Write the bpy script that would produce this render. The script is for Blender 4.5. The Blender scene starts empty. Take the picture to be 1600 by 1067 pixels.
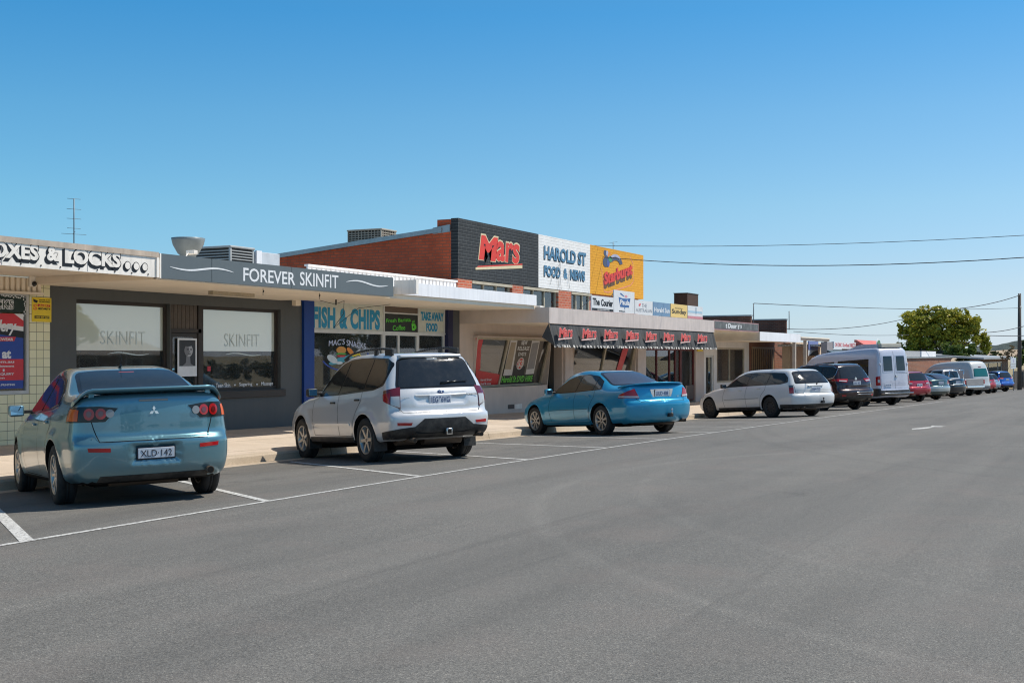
import bpy, bmesh, math, random
import numpy as np, zlib
from mathutils import Vector, Matrix
from mathutils.bvhtree import BVHTree
from math import sin, cos, tan, atan2, radians, degrees, pi, hypot, exp, log
random.seed(7); np.random.seed(7)
sc = bpy.context.scene
COL = sc.collection
# ------------------------------------------------------------------ camera, sky, sun, exposure
F = 1900.0; HZ = 555.2; CH = 1.449; PH = math.atan(976/F); CP, SP = cos(PH), sin(PH)
Y0, YK, YF = 7.76, 12.92, 17.2       # bay edge line, kerb, shop fronts
cam = bpy.data.objects.new('camera', bpy.data.cameras.new('camera')); COL.objects.link(cam)
cam.data.sensor_width = 36; cam.data.lens = 36*F/1600; cam.data.shift_y = (HZ-533.5)/1600
cam.data.clip_end = 6000; cam.data.clip_start = .1
cam.location = (0, 0, CH); cam.rotation_euler = (pi/2, 0, PH - pi/2)
sc.camera = cam
SUN = Vector((.42, -.50, 1.0)).normalized()          # towards the sun
w = bpy.data.worlds.new('World'); sc.world = w; w.use_nodes = True
nt = w.node_tree; nt.nodes.clear()
sky = nt.nodes.new('ShaderNodeTexSky'); sky.sky_type = 'NISHITA'; sky.sun_disc = False
sky.sun_elevation = math.asin(SUN.z); sky.sun_rotation = atan2(SUN.x, SUN.y)
sky.altitude = 0; sky.air_density = 1.0; sky.dust_density = .1; sky.ozone_density = 3.0
bg = nt.nodes.new('ShaderNodeBackground'); bg.inputs[1].default_value = .115
wo = nt.nodes.new('ShaderNodeOutputWorld')
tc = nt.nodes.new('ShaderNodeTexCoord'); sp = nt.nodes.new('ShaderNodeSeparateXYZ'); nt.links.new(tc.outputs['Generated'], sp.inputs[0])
cr = nt.nodes.new('ShaderNodeValToRGB'); nt.links.new(sp.outputs[2], cr.inputs[0]); e = cr.color_ramp.elements      # low sky bluer than the plain model; unseen upper dome raised as added fill
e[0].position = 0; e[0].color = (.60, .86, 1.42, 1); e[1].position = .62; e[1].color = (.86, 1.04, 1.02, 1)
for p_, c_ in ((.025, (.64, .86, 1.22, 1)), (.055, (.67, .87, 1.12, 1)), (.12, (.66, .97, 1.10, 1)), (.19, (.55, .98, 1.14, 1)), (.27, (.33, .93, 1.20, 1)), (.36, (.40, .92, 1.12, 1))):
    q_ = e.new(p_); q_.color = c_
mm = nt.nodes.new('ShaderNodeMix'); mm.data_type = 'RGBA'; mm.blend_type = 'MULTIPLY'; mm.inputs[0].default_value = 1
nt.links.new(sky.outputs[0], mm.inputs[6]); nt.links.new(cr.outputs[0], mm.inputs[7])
dp = nt.nodes.new('ShaderNodeVectorMath'); dp.operation = 'DOT_PRODUCT'; dp.inputs[1].default_value = (SP, -CP, 0); nt.links.new(tc.outputs['Generated'], dp.inputs[0])
mr = nt.nodes.new('ShaderNodeMapRange'); mr.inputs[1].default_value = -.4; mr.inputs[2].default_value = .4; nt.links.new(dp.outputs['Value'], mr.inputs[0])
m2_ = nt.nodes.new('ShaderNodeMix'); m2_.data_type = 'RGBA'; m2_.inputs[6].default_value = (.84, .98, .98, 1); m2_.inputs[7].default_value = (1.22, 1.03, .98, 1); nt.links.new(mr.outputs[0], m2_.inputs[0])
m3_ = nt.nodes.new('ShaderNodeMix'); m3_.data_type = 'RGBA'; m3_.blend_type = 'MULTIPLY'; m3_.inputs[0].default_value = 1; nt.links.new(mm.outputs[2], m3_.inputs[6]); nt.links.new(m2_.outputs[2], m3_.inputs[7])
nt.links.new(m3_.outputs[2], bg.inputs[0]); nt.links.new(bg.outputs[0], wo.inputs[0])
sl = bpy.data.lights.new('sun', 'SUN'); sl.energy = 4.9; sl.angle = radians(.53); sl.color = (1, .935, .83)
so = bpy.data.objects.new('sun', sl); COL.objects.link(so)
so.rotation_euler = (-SUN).to_track_quat('-Z', 'Y').to_euler(); so.location = (0, -20, 60)
sc.view_settings.view_transform = 'Standard'; sc.view_settings.look = 'None'
sc.view_settings.exposure = 0.0; sc.view_settings.gamma = 1
sc.cycles.max_bounces = 8; sc.cycles.transparent_max_bounces = 12
sc.cycles.sample_clamp_indirect = 6
sc.cycles.pixel_filter_type = 'BLACKMAN_HARRIS'; sc.cycles.filter_width = 1.15

# ------------------------------------------------------------------ helpers
def street(X):
    t = (X-14)/4.0
    return -0.0151*4*(log(1+exp(t)) if t < 50 else t)
def gz(X, Y):
    z = street(X)
    if Y <= Y0: return z
    if Y < YK: return z-.0505*(Y-Y0)
    return z-.0505*(YK-Y0)+.14+.02*(Y-YK)
def fX(px, Y):
    u = (px-800)/F
    return Y*(CP+u*SP)/(SP-u*CP)
def fZ(px, py, Y):
    u = (px-800)/F
    return CH+(HZ-py)/F*Y/(SP-u*CP)
def tag(o, label=None, cat=None, group=None, kind=None):
    if label: o['label'] = label
    if cat: o['category'] = cat
    if group: o['group'] = group
    if kind: o['kind'] = kind
    return o
def empty(name, loc=(0, 0, 0), rz=0):
    o = bpy.data.objects.new(name, None); COL.objects.link(o); o.location = loc; o.rotation_euler = (0, 0, rz)
    o.empty_display_size = .2
    return o
class MB:
    def __init__(s): s.bm = bmesh.new(); s.mats = []
    def mi(s, m):
        if m not in s.mats: s.mats.append(m)
        return s.mats.index(m)
    def face(s, pts, m):
        f = s.bm.faces.new([s.bm.verts.new(p) for p in pts]); f.material_index = s.mi(m); return f
    def box(s, x0, x1, y0, y1, z0, z1, m, bev=0):
        if x0 > x1: x0, x1 = x1, x0
        if y0 > y1: y0, y1 = y1, y0
        if z0 > z1: z0, z1 = z1, z0
        r = bmesh.ops.create_cube(s.bm, size=1, matrix=Matrix.Translation(((x0+x1)/2, (y0+y1)/2, (z0+z1)/2)) @ Matrix.Diagonal((x1-x0, y1-y0, z1-z0, 1)))
        i = s.mi(m); fs = set(f for v in r['verts'] for f in v.link_faces)
        for f in fs: f.material_index = i
        if bev:
            es = list(set(e for f in fs for e in f.edges))
            q = bmesh.ops.bevel(s.bm, geom=es, offset=bev, segments=2, affect='EDGES', profile=.6, clamp_overlap=True)
            for f in q['faces']: f.material_index = i; f.smooth = True
        return s
    def cyl(s, p0, p1, r0, r1=None, n=12, m=None, caps=True, smooth=True):
        if r1 is None: r1 = r0
        p0, p1 = Vector(p0), Vector(p1); d = p1-p0; L = d.length
        q = d.to_track_quat('Z', 'Y').to_matrix().to_4x4()
        r = bmesh.ops.create_cone(s.bm, cap_ends=caps, segments=n, radius1=r0, radius2=r1, depth=L, matrix=Matrix.Translation((p0+p1)/2) @ q)
        i = s.mi(m)
        for f in set(f for v in r['verts'] for f in v.link_faces):
            f.material_index = i; f.smooth = smooth and len(f.verts) == 4
        return s
    def tube(s, pts, r, m, n=6):
        for a, b in zip(pts[:-1], pts[1:]): s.cyl(a, b, r, r, n, m)
        return s
    def prism(s, poly, axis, a, b, m):      # poly 2D; axis 'x','y','z'; extruded from a to b
        def P(u, v, t): return {'x': (t, u, v), 'y': (u, t, v), 'z': (u, v, t)}[axis]
        A = [s.bm.verts.new(P(u, v, a)) for u, v in poly]; B = [s.bm.verts.new(P(u, v, b)) for u, v in poly]
        i = s.mi(m); fs = [s.bm.faces.new(A), s.bm.faces.new(B[::-1])]
        n = len(A)
        for k in range(n): fs.append(s.bm.faces.new((A[k], B[k], B[(k+1) % n], A[(k+1) % n])))
        for f in fs: f.material_index = i
        bmesh.ops.recalc_face_normals(s.bm, faces=fs)
        return s
    def lathe(s, prof, n, m, axis='y', c=(0, 0, 0), close=False, arc=2*pi):   # prof (r, t) around the axis
        rings = []
        for k in range(n):
            a = arc*k/n; R = []
            for r, t in prof:
                if axis == 'y': p = (c[0]+r*cos(a), c[1]+t, c[2]+r*sin(a))
                elif axis == 'z': p = (c[0]+r*cos(a), c[1]+r*sin(a), c[2]+t)
                else: p = (c[0]+t, c[1]+r*cos(a), c[2]+r*sin(a))
                R.append(s.bm.verts.new(p))
            rings.append(R)
        i = s.mi(m); fs = []
        np_ = len(prof)
        for k in range(n):
            A, B = rings[k], rings[(k+1) % n]
            for j in range(np_ if close else np_-1):
                j2 = (j+1) % np_
                try: f = s.bm.faces.new((A[j], A[j2], B[j2], B[j]))
                except ValueError: continue
                f.material_index = i; f.smooth = True; fs.append(f)
        bmesh.ops.remove_doubles(s.bm, verts=[v for R in rings for v in R], dist=1e-5)
        bmesh.ops.recalc_face_normals(s.bm, faces=[f for f in fs if f.is_valid])
        return s
    def sphere(s, c, r, m, n=12, sc_=(1, 1, 1)):
        q = bmesh.ops.create_uvsphere(s.bm, u_segments=n, v_segments=max(6, n*2//3), radius=r, matrix=Matrix.Translation(c) @ Matrix.Diagonal((*sc_, 1)))
        i = s.mi(m)
        for f in set(f for v in q['verts'] for f in v.link_faces): f.material_index = i; f.smooth = True
        return s
    def mesh(s, name):
        me = bpy.data.meshes.new(name); s.bm.to_mesh(me); s.bm.free()
        for m in s.mats: me.materials.append(m)
        return me
    def build(s, name, parent=None, loc=None, **kw):
        o = bpy.data.objects.new(name, s.mesh(name)); COL.objects.link(o)
        if parent: o.parent = parent
        if loc: o.location = loc
        tag(o, **kw)
        return o

def TXT(s, x0, x1, z0, z1, y, m, parent, name='lettering', ext=.004, off=0.0, shear=0, rise=0, face='-y', arc=0, wave=0, spacing=1, label=None):
    """text fitted to a box in the facade plane; face '-y': x along, z up; '-x': runs along -y"""
    cu = bpy.data.curves.new('txt', 'FONT'); cu.body = s; cu.size = 1; cu.extrude = 0; cu.offset = off; cu.space_character = spacing
    cu.resolution_u = 3
    to = bpy.data.objects.new('txt', cu); COL.objects.link(to)
    dg = bpy.context.evaluated_depsgraph_get(); me = bpy.data.meshes.new_from_object(to.evaluated_get(dg))
    bpy.data.objects.remove(to); bpy.data.curves.remove(cu)
    if len(me.vertices) == 0: return None
    bm = bmesh.new(); bm.from_mesh(me); bpy.data.meshes.remove(me)
    xs = [v.co.x for v in bm.verts]; ys = [v.co.y for v in bm.verts]
    a0, a1, b0, b1 = min(xs), max(xs), min(ys), max(ys)
    if ext > 0:
        r = bmesh.ops.extrude_face_region(bm, geom=bm.faces[:])
        for v in [g for g in r['geom'] if isinstance(g, bmesh.types.BMVert)]: v.co.z += 1
    for v in bm.verts:
        t = (v.co.x-a0)/(a1-a0); h = (v.co.y-b0)/(b1-b0)
        X = x0+(x1-x0)*t+shear*(h)*(z1-z0); Z = z0+(z1-z0)*h+rise*t-arc*(2*t-1)**2+wave*sin(t*2*pi)
        d = ext*(1 if v.co.z > .5 else 0)
        if face == '-y': v.co = (X, y-d, Z)
        elif face == '-x': v.co = (y-d, X, Z)     # here X means world Y
        else: v.co = (X, Z, y+d)
    bmesh.ops.recalc_face_normals(bm, faces=bm.faces[:])
    for f in bm.faces: f.smooth = False
    me = bpy.data.meshes.new(name); bm.to_mesh(me); bm.free(); me.materials.append(m)
    o = bpy.data.objects.new(name, me); COL.objects.link(o); o.parent = parent
    if label: o['label'] = label
    return o

# ------------------------------------------------------------------ materials
MATS = {}
def nn(t, ty, **kw):
    n = t.nodes.new(ty)
    for k, v in kw.items(): setattr(n, k, v)
    return n
def ramp(t, fac, stops):
    r = nn(t, 'ShaderNodeValToRGB'); t.links.new(fac, r.inputs[0])
    e = r.color_ramp.elements
    e[0].position, e[0].color = stops[0][0], (*stops[0][1], 1)
    e[1].position, e[1].color = stops[-1][0], (*stops[-1][1], 1)
    for p, c in stops[1:-1]:
        q = e.new(p); q.color = (*c, 1)
    return r.outputs[0]
def noise(t, vec, scale, detail=4, rough=.55, dist=0):
    n = nn(t, 'ShaderNodeTexNoise'); n.inputs['Scale'].default_value = scale; n.inputs['Detail'].default_value = detail
    n.inputs['Roughness'].default_value = rough; n.inputs['Distortion'].default_value = dist
    if vec is not None: t.links.new(vec, n.inputs['Vector'])
    return n.outputs['Fac']
def mix(t, fac, a, b, mode='MIX'):
    n = nn(t, 'ShaderNodeMix', data_type='RGBA', blend_type=mode)
    for i, v in ((0, fac), (6, a), (7, b)):
        if isinstance(v, (int, float)): n.inputs[i].default_value = v
        elif isinstance(v, tuple): n.inputs[i].default_value = (*v[:3], 1)
        else: t.links.new(v, n.inputs[i])
    return n.outputs[2]
def bump(t, h, strength=.3, dist=.01):
    b = nn(t, 'ShaderNodeBump'); b.inputs['Strength'].default_value = strength; b.inputs['Distance'].default_value = dist
    t.links.new(h, b.inputs['Height']); return b.outputs[0]
def base(name, rough=.6, metal=0, col=(.5, .5, .5)):
    m = bpy.data.materials.new(name); m.use_nodes = True; t = m.node_tree
    p = t.nodes['Principled BSDF']; p.inputs['Roughness'].default_value = rough; p.inputs['Metallic'].default_value = metal
    p.inputs['Base Color'].default_value = (*col, 1)
    return m, t, p
def objco(t):
    return nn(t, 'ShaderNodeTexCoord').outputs['Object']
def geoco(t):
    return nn(t, 'ShaderNodeNewGeometry').outputs['Position']
def mapping(t, v, scale=(1, 1, 1), rot=(0, 0, 0), loc=(0, 0, 0)):
    m = nn(t, 'ShaderNodeMapping'); t.links.new(v, m.inputs[0])
    m.inputs['Scale'].default_value = scale; m.inputs['Rotation'].default_value = rot; m.inputs['Location'].default_value = loc
    return m.outputs[0]
def paint(name, col, rough=.55, var=.12, scale=3, bmp=.15, bscale=60, spec=.35, streak=.0, metal=0):
    """slightly uneven, weathered paint / render / plastic"""
    if name in MATS: return MATS[name]
    m, t, p = base(name, rough, metal, col)
    g = geoco(t); n = noise(t, g, scale, 6, .6)
    c = ramp(t, n, [(.3, tuple(x*(1-var) for x in col)), (.7, tuple(min(1, x*(1+var*.6)) for x in col))])
    if streak:
        s = noise(t, mapping(t, g, (7, 7, .5)), 1.6, 5, .6)
        c = mix(t, ramp(t, s, [(.45, (0, 0, 0)), (.75, (streak,)*3)]), c, tuple(x*.45 for x in col))
    t.links.new(c, p.inputs['Base Color'])
    t.links.new(ramp(t, n, [(.3, (rough*.85,)*3), (.7, (min(1, rough*1.15),)*3)]), p.inputs['Roughness'])
    if bmp: t.links.new(bump(t, noise(t, g, bscale, 4), bmp, .004), p.inputs['Normal'])
    p.inputs['Specular IOR Level'].default_value = spec
    MATS[name] = m; return m
def flat(name, col, rough=.5, metal=0, spec=.5, emit=0):
    if name in MATS: return MATS[name]
    m, t, p = base(name, rough, metal, col); p.inputs['Specular IOR Level'].default_value = spec
    n = noise(t, objco(t), 9, 3)
    t.links.new(ramp(t, n, [(.3, tuple(x*.92 for x in col)), (.7, tuple(min(1, x*1.05) for x in col))]), p.inputs['Base Color'])
    MATS[name] = m; return m
def brick(name, c1, c2, mort, axis='xz', bw=.23, bh=.086, ms=.012, rough=.85, bmp=.6, var=.25):
    if name in MATS: return MATS[name]
    m, t, p = base(name, rough)
    g = geoco(t); sx = nn(t, 'ShaderNodeSeparateXYZ'); t.links.new(g, sx.inputs[0])
    cb = nn(t, 'ShaderNodeCombineXYZ')
    t.links.new(sx.outputs[0 if axis == 'xz' else 1], cb.inputs[0]); t.links.new(sx.outputs[2], cb.inputs[1])
    b = nn(t, 'ShaderNodeTexBrick'); t.links.new(cb.outputs[0], b.inputs['Vector'])
    b.inputs['Scale'].default_value = 1; b.inputs['Brick Width'].default_value = bw; b.inputs['Row Height'].default_value = bh
    b.inputs['Mortar Size'].default_value = ms; b.inputs['Mortar Smooth'].default_value = .2; b.inputs['Bias'].default_value = 0
    b.inputs['Color1'].default_value = (*c1, 1); b.inputs['Color2'].default_value = (*c2, 1); b.inputs['Mortar'].default_value = (*mort, 1)
    n = noise(t, g, 2.2, 7, .65)
    c = mix(t, 1, b.outputs['Color'], ramp(t, n, [(.25, (1-var,)*3), (.75, (1+var*.3,)*3)]), 'MULTIPLY')
    t.links.new(c, p.inputs['Base Color'])
    inv = nn(t, 'ShaderNodeMath', operation='MULTIPLY_ADD'); inv.inputs[1].default_value = -1; inv.inputs[2].default_value = 1
    t.links.new(b.outputs['Fac'], inv.inputs[0])
    add = nn(t, 'ShaderNodeMath', operation='MULTIPLY_ADD'); add.inputs[1].default_value = .25
    t.links.new(noise(t, g, 70, 3), add.inputs[0]); t.links.new(inv.outputs[0], add.inputs[2])
    t.links.new(bump(t, add.outputs[0], bmp, .008), p.inputs['Normal'])
    MATS[name] = m; return m
def glass_pane(name, tint=(.95, .98, .96), dirt=.08):
    if name in MATS: return MATS[name]
    m = bpy.data.materials.new(name); m.use_nodes = True; t = m.node_tree; t.nodes.clear()
    o = nn(t, 'ShaderNodeOutputMaterial'); tr = nn(t, 'ShaderNodeBsdfTransparent'); tr.inputs[0].default_value = (*tint, 1)
    gl = nn(t, 'ShaderNodeBsdfGlossy'); gl.inputs['Roughness'].default_value = .015; gl.inputs[0].default_value = (.95, .97, 1, 1)
    n = noise(t, mapping(t, geoco(t), (1, 1, 1)), .55, 2)
    t.links.new(bump(t, n, .05, .02), gl.inputs['Normal'])
    fr = nn(t, 'ShaderNodeFresnel'); fr.inputs[0].default_value = 1.8
    ms = nn(t, 'ShaderNodeMixShader'); t.links.new(fr.outputs[0], ms.inputs[0]); t.links.new(tr.outputs[0], ms.inputs[1]); t.links.new(gl.outputs[0], ms.inputs[2])
    df = nn(t, 'ShaderNodeBsdfDiffuse'); df.inputs[0].default_value = (.45, .44, .40, 1)
    m2 = nn(t, 'ShaderNodeMixShader')
    dn = ramp(t, noise(t, geoco(t), 1.3, 6, .7), [(.4, (dirt*.3,)*3), (.75, (dirt,)*3)])
    t.links.new(dn, m2.inputs[0]); t.links.new(ms.outputs[0], m2.inputs[1]); t.links.new(df.outputs[0], m2.inputs[2])
    t.links.new(m2.outputs[0], o.inputs[0]); MATS[name] = m; return m
def corrugated(name, col, pitch=.08, axis=0, rough=.45, metal=0, amp=.6, var=.12):
    if name in MATS: return MATS[name]
    m, t, p = base(name, rough, metal, col)
    g = geoco(t); s = nn(t, 'ShaderNodeSeparateXYZ'); t.links.new(g, s.inputs[0])
    a = nn(t, 'ShaderNodeMath', operation='MULTIPLY'); a.inputs[1].default_value = 2*pi/pitch; t.links.new(s.outputs[axis], a.inputs[0])
    b = nn(t, 'ShaderNodeMath', operation='SINE'); t.links.new(a.outputs[0], b.inputs[0])
    t.links.new(bump(t, b.outputs[0], amp, pitch*.2), p.inputs['Normal'])
    n = noise(t, g, 1.8, 6, .65)
    t.links.new(ramp(t, n, [(.3, tuple(x*(1-var) for x in col)), (.7, col)]), p.inputs['Base Color'])
    MATS[name] = m; return m

# asphalt
def asphalt():
    m, t, p = base('asphalt', .8)
    g = geoco(t)
    n1 = noise(t, g, 95, 3, .6); n2 = noise(t, g, 230, 2, .5)
    vo = nn(t, 'ShaderNodeTexVoronoi'); vo.inputs['Scale'].default_value = 130; t.links.new(g, vo.inputs['Vector'])
    st = ramp(t, vo.outputs['Color'], [(.0, (.55,)*3), (.55, (.95,)*3), (.82, (1.15,)*3), (1, (1.9, 1.85, 1.75))])
    big = noise(t, mapping(t, g, (.22, .8, 1)), .55, 5, .6)
    c = ramp(t, big, [(.28, (.136, .130, .117)), (.5, (.157, .149, .134)), (.75, (.180, .170, .151))])
    c = mix(t, 1, c, st, 'MULTIPLY')
    c = mix(t, 1, c, ramp(t, n1, [(.3, (.58,)*3), (.7, (1.40,)*3)]), 'MULTIPLY')
    # wheel tracks and scuffs along the street
    wv = noise(t, mapping(t, g, (.03, 1.35, 1)), 1.0, 3, .6)
    c = mix(t, 1, c, ramp(t, wv, [(.33, (.86,)*3), (.5, (1,)*3), (.68, (1.10,)*3)]), 'MULTIPLY')
    sk = noise(t, mapping(t, g, (.10, 4.5, 1), (0, 0, .22)), 1.0, 2, .5, .6)
    c = mix(t, 1, c, ramp(t, sk, [(.66, (1,)*3), (.70, (.88,)*3), (.73, (1,)*3)]), 'MULTIPLY')
    cv = nn(t, 'ShaderNodeTexVoronoi', feature='DISTANCE_TO_EDGE'); cv.inputs['Scale'].default_value = .16
    ds = nn(t, 'ShaderNodeVectorMath', operation='MULTIPLY_ADD'); nz = nn(t, 'ShaderNodeTexNoise'); nz.inputs['Scale'].default_value = .9; nz.inputs['Detail'].default_value = 5; t.links.new(g, nz.inputs['Vector'])
    t.links.new(nz.outputs['Color'], ds.inputs[0]); ds.inputs[1].default_value = (2.2, 2.2, 0); t.links.new(g, ds.inputs[2]); t.links.new(ds.outputs[0], cv.inputs['Vector'])
    crk = ramp(t, cv.outputs['Distance'], [(0, (.72,)*3), (.0035, (1,)*3)])
    c = mix(t, ramp(t, noise(t, g, .25, 3), [(.5, (0,)*3), (.6, (1,)*3)]), c, mix(t, 1, c, crk, 'MULTIPLY'))
    sy = nn(t, 'ShaderNodeSeparateXYZ'); t.links.new(g, sy.inputs[0])
    bay = ramp(t, sy.outputs[1], [(0, (0,)*3), (1, (1,)*3)]); bm_ = nn(t, 'ShaderNodeMapRange'); bm_.inputs[1].default_value = 8.2; bm_.inputs[2].default_value = 10.5; t.links.new(sy.outputs[1], bm_.inputs[0])
    oil = ramp(t, noise(t, g, 1.5, 5, .6), [(.57, (0,)*3), (.66, (.55,)*3)]); oil = mix(t, 1, oil, bm_.outputs[0], 'MULTIPLY')
    c = mix(t, oil, c, (.045, .042, .038))
    pch = noise(t, mapping(t, g, (.35, .9, 1)), .45, 2, .4); c = mix(t, 1, c, ramp(t, pch, [(.56, (1,)*3), (.565, (.93,)*3), (.64, (.93,)*3), (.645, (1,)*3)]), 'MULTIPLY')
    # curved pale tyre marks from turning cars
    for cx_, cy_, R_, wd_, gn in ((14.5, -3.6, 9.6, .10, 1.12), (16.0, -3.9, 9.4, .10, 1.08), (30, -10, 18, .12, .90), (31.5, -10, 18, .12, .91)):
        dd = nn(t, 'ShaderNodeVectorMath', operation='DISTANCE'); t.links.new(mapping(t, g, (1, 1, 0)), dd.inputs[0]); dd.inputs[1].default_value = (cx_, cy_, 0)
        s1 = nn(t, 'ShaderNodeMath', operation='SUBTRACT'); t.links.new(dd.outputs['Value'], s1.inputs[0]); s1.inputs[1].default_value = R_; s2 = nn(t, 'ShaderNodeMath', operation='ABSOLUTE'); t.links.new(s1.outputs[0], s2.inputs[0])
        c = mix(t, 1, c, ramp(t, s2.outputs[0], [(.02, (gn,)*3), (wd_*1.3, (1,)*3)]), 'MULTIPLY')
    red = noise(t, g, .9, 4, .6)
    c = mix(t, ramp(t, red, [(.5, (0,)*3), (.75, (.35,)*3)]), c, (.20, .165, .145), 'MIX')
    t.links.new(c, p.inputs['Base Color'])
    h = nn(t, 'ShaderNodeMath', operation='ADD'); t.links.new(n1, h.inputs[0]); t.links.new(vo.outputs['Distance'], h.inputs[1])
    t.links.new(bump(t, h.outputs[0], .55, .006), p.inputs['Normal'])
    t.links.new(ramp(t, n2, [(.3, (.68,)*3), (.7, (.9,)*3)]), p.inputs['Roughness'])
    return m
def concrete(name, c0, c1, joint=0):
    m, t, p = base(name, .88)
    g = geoco(t)
    c = ramp(t, noise(t, g, .9, 7, .62), [(.28, c0), (.72, c1)])
    c = mix(t, 1, c, ramp(t, noise(t, g, 55, 3, .6), [(.3, (.84,)*3), (.7, (1.12,)*3)]), 'MULTIPLY')
    gm = nn(t, 'ShaderNodeTexVoronoi'); gm.inputs['Scale'].default_value = 2.6; t.links.new(g, gm.inputs['Vector']); c = mix(t, ramp(t, gm.outputs['Distance'], [(.045, (.6,)*3), (.07, (0,)*3)]), c, (.16, .13, .11))
    sp = noise(t, g, 2.4, 4, .8)
    c = mix(t, ramp(t, sp, [(.6, (0,)*3), (.78, (.45,)*3)]), c, tuple(x*.55 for x in c0))
    if joint:
        b = nn(t, 'ShaderNodeTexBrick'); t.links.new(g, b.inputs['Vector']); b.inputs['Scale'].default_value = 1
        b.inputs['Brick Width'].default_value = joint; b.inputs['Row Height'].default_value = 1.5; b.inputs['Mortar Size'].default_value = .012; b.offset = 0
        b.inputs['Color1'].default_value = (1, 1, 1, 1); b.inputs['Color2'].default_value = (.93, .93, .92, 1); b.inputs['Mortar'].default_value = (.45, .43, .4, 1)
        c = mix(t, 1, c, b.outputs['Color'], 'MULTIPLY')
    t.links.new(c, p.inputs['Base Color'])
    t.links.new(bump(t, noise(t, g, 80, 4), .35, .005), p.inputs['Normal'])
    return m
def roadpaint():
    m, t, p = base('road_paint', .75)
    g = geoco(t)
    f = ramp(t, noise(t, g, 30, 6, .8), [(.43, (0,)*3), (.50, (1,)*3)])
    t.links.new(mix(t, f, (.20, .195, .185), (.60, .59, .56)), p.inputs['Base Color'])
    t.links.new(bump(t, noise(t, g, 95, 3), .5, .005), p.inputs['Normal'])
    return m
ASPH = asphalt(); FOOT = concrete('footpath_concrete', (.50, .41, .32), (.63, .53, .43), 1.8); KERB = concrete('kerb_concrete', (.42, .34, .25), (.60, .50, .39), 3.0)
RPAINT = roadpaint()

# ------------------------------------------------------------------ ground
def sheet(name, xs, ys, zf, m, kind='structure'):
    bm = bmesh.new(); G = [[bm.verts.new((x, y, zf(x, y))) for y in ys] for x in xs]
    for i in range(len(xs)-1):
        for j in range(len(ys)-1):
            f = bm.faces.new((G[i][j], G[i+1][j], G[i+1][j+1], G[i][j+1])); f.smooth = True
    me = bpy.data.meshes.new(name); bm.to_mesh(me); bm.free(); me.materials.append(m)
    o = bpy.data.objects.new(name, me); COL.objects.link(o); tag(o, kind=kind); return o
GX = [-40, -25, -15, -8]+[x*2.0 for x in range(-3, 70)]
sheet('road', GX, [-9, -6, -3, 0, 3, 6, Y0, 9, 10, 11, 12, YK-.001], gz, ASPH)
sheet('footpath', [x for x in GX if x <= 124], [YK+.15, 14, 15.5, 17, 18.2], gz, FOOT)
def kerbmesh(xs, ya, yb, name):
    bm = bmesh.new(); R = []
    for x in xs:
        zb = gz(x, YK-.001)-.05; zt = gz(x, YK)
        s = 1 if yb > ya else -1
        R.append([bm.verts.new(p) for p in ((x, ya-s*.35, zb+.053+.35*.0505), (x, ya, zb+.055), (x, ya+s*.02, zt-.03), (x, ya+s*.05, zt), (x, yb, zt+.003))])
    for a, b in zip(R[:-1], R[1:]):
        for j in range(4): bm.faces.new((a[j], b[j], b[j+1], a[j+1]))
    bmesh.ops.recalc_face_normals(bm, faces=bm.faces[:])
    me = bpy.data.meshes.new(name); bm.to_mesh(me); bm.free(); me.materials.append(KERB)
    o = bpy.data.objects.new(name, me); COL.objects.link(o); tag(o, kind='structure'); return o
kerbmesh([x for x in GX if x <= 124], YK-.02, YK+.16, 'kerb')
dry, t, p = base('dry_grass', .95)
g_ = geoco(t)
c_ = ramp(t, noise(t, g_, .15, 8, .7), [(.3, (.25, .20, .10)), (.55, (.33, .26, .14)), (.75, (.16, .17, .07))])
t.links.new(mix(t, 1, c_, ramp(t, noise(t, g_, 12, 4, .7), [(.3, (.7,)*3), (.7, (1.2,)*3)]), 'MULTIPLY'), p.inputs['Base Color'])
DRY = dry
def terr(x, y): return (street(min(max(x, -40), 200)) if x < 200 else street(200)) - .32
sheet('ground', [-4000, -1500, -600, -200, -80]+list(range(-40, 210, 10))+[260, 400, 700, 1500, 3000, 5000], [-4000, -1500, -500, -150, -60, -20, 0, 20, 40, 60, 100, 200, 500, 1500, 4000], terr, DRY)
# painted lines
def strip(name, pts, wd, lift=.004, step=1.0, m=None, label=None):
    bm = bmesh.new()
    for (x0, y0), (x1, y1) in pts:
        L = hypot(x1-x0, y1-y0); n = max(1, int(L/step)); nx, ny = -(y1-y0)/L*wd/2, (x1-x0)/L*wd/2; pr = None
        for k in range(n+1):
            t_ = k/n; x, y = x0+(x1-x0)*t_, y0+(y1-y0)*t_
            q = [bm.verts.new((x+s*nx, y+s*ny, gzr(x+s*nx, y+s*ny)+lift)) for s in (-1, 1)]
            if pr: bm.faces.new((pr[0], q[0], q[1], pr[1]))
            pr = q
    bmesh.ops.recalc_face_normals(bm, faces=bm.faces[:])
    if bm.faces[:] and bm.faces[:][0].normal.z < 0: bmesh.ops.reverse_faces(bm, faces=bm.faces[:])
    me = bpy.data.meshes.new(name); bm.to_mesh(me); bm.free(); me.materials.append(m or RPAINT)
    o = bpy.data.objects.new(name, me); COL.objects.link(o); return o
def gzr(x, y):     # road mesh height (piecewise linear in x between the 2 m rows)
    if x < -6: return gz(x, y)
    a = math.floor(x/2)*2; f = (x-a)/2
    return gz(a, y)*(1-f)+gz(a+2, y)*f
LA = Vector((6.76, 7.76)); LB = Vector((24.75, 7.90)); LD = (LB-LA)/6.0
tag(strip('bay_edge_line', [((-10, 7.63), (24.75, 7.90)), ((24.75, 7.90), (60, 8.1))], .075), kind='structure')
bays = []
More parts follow.
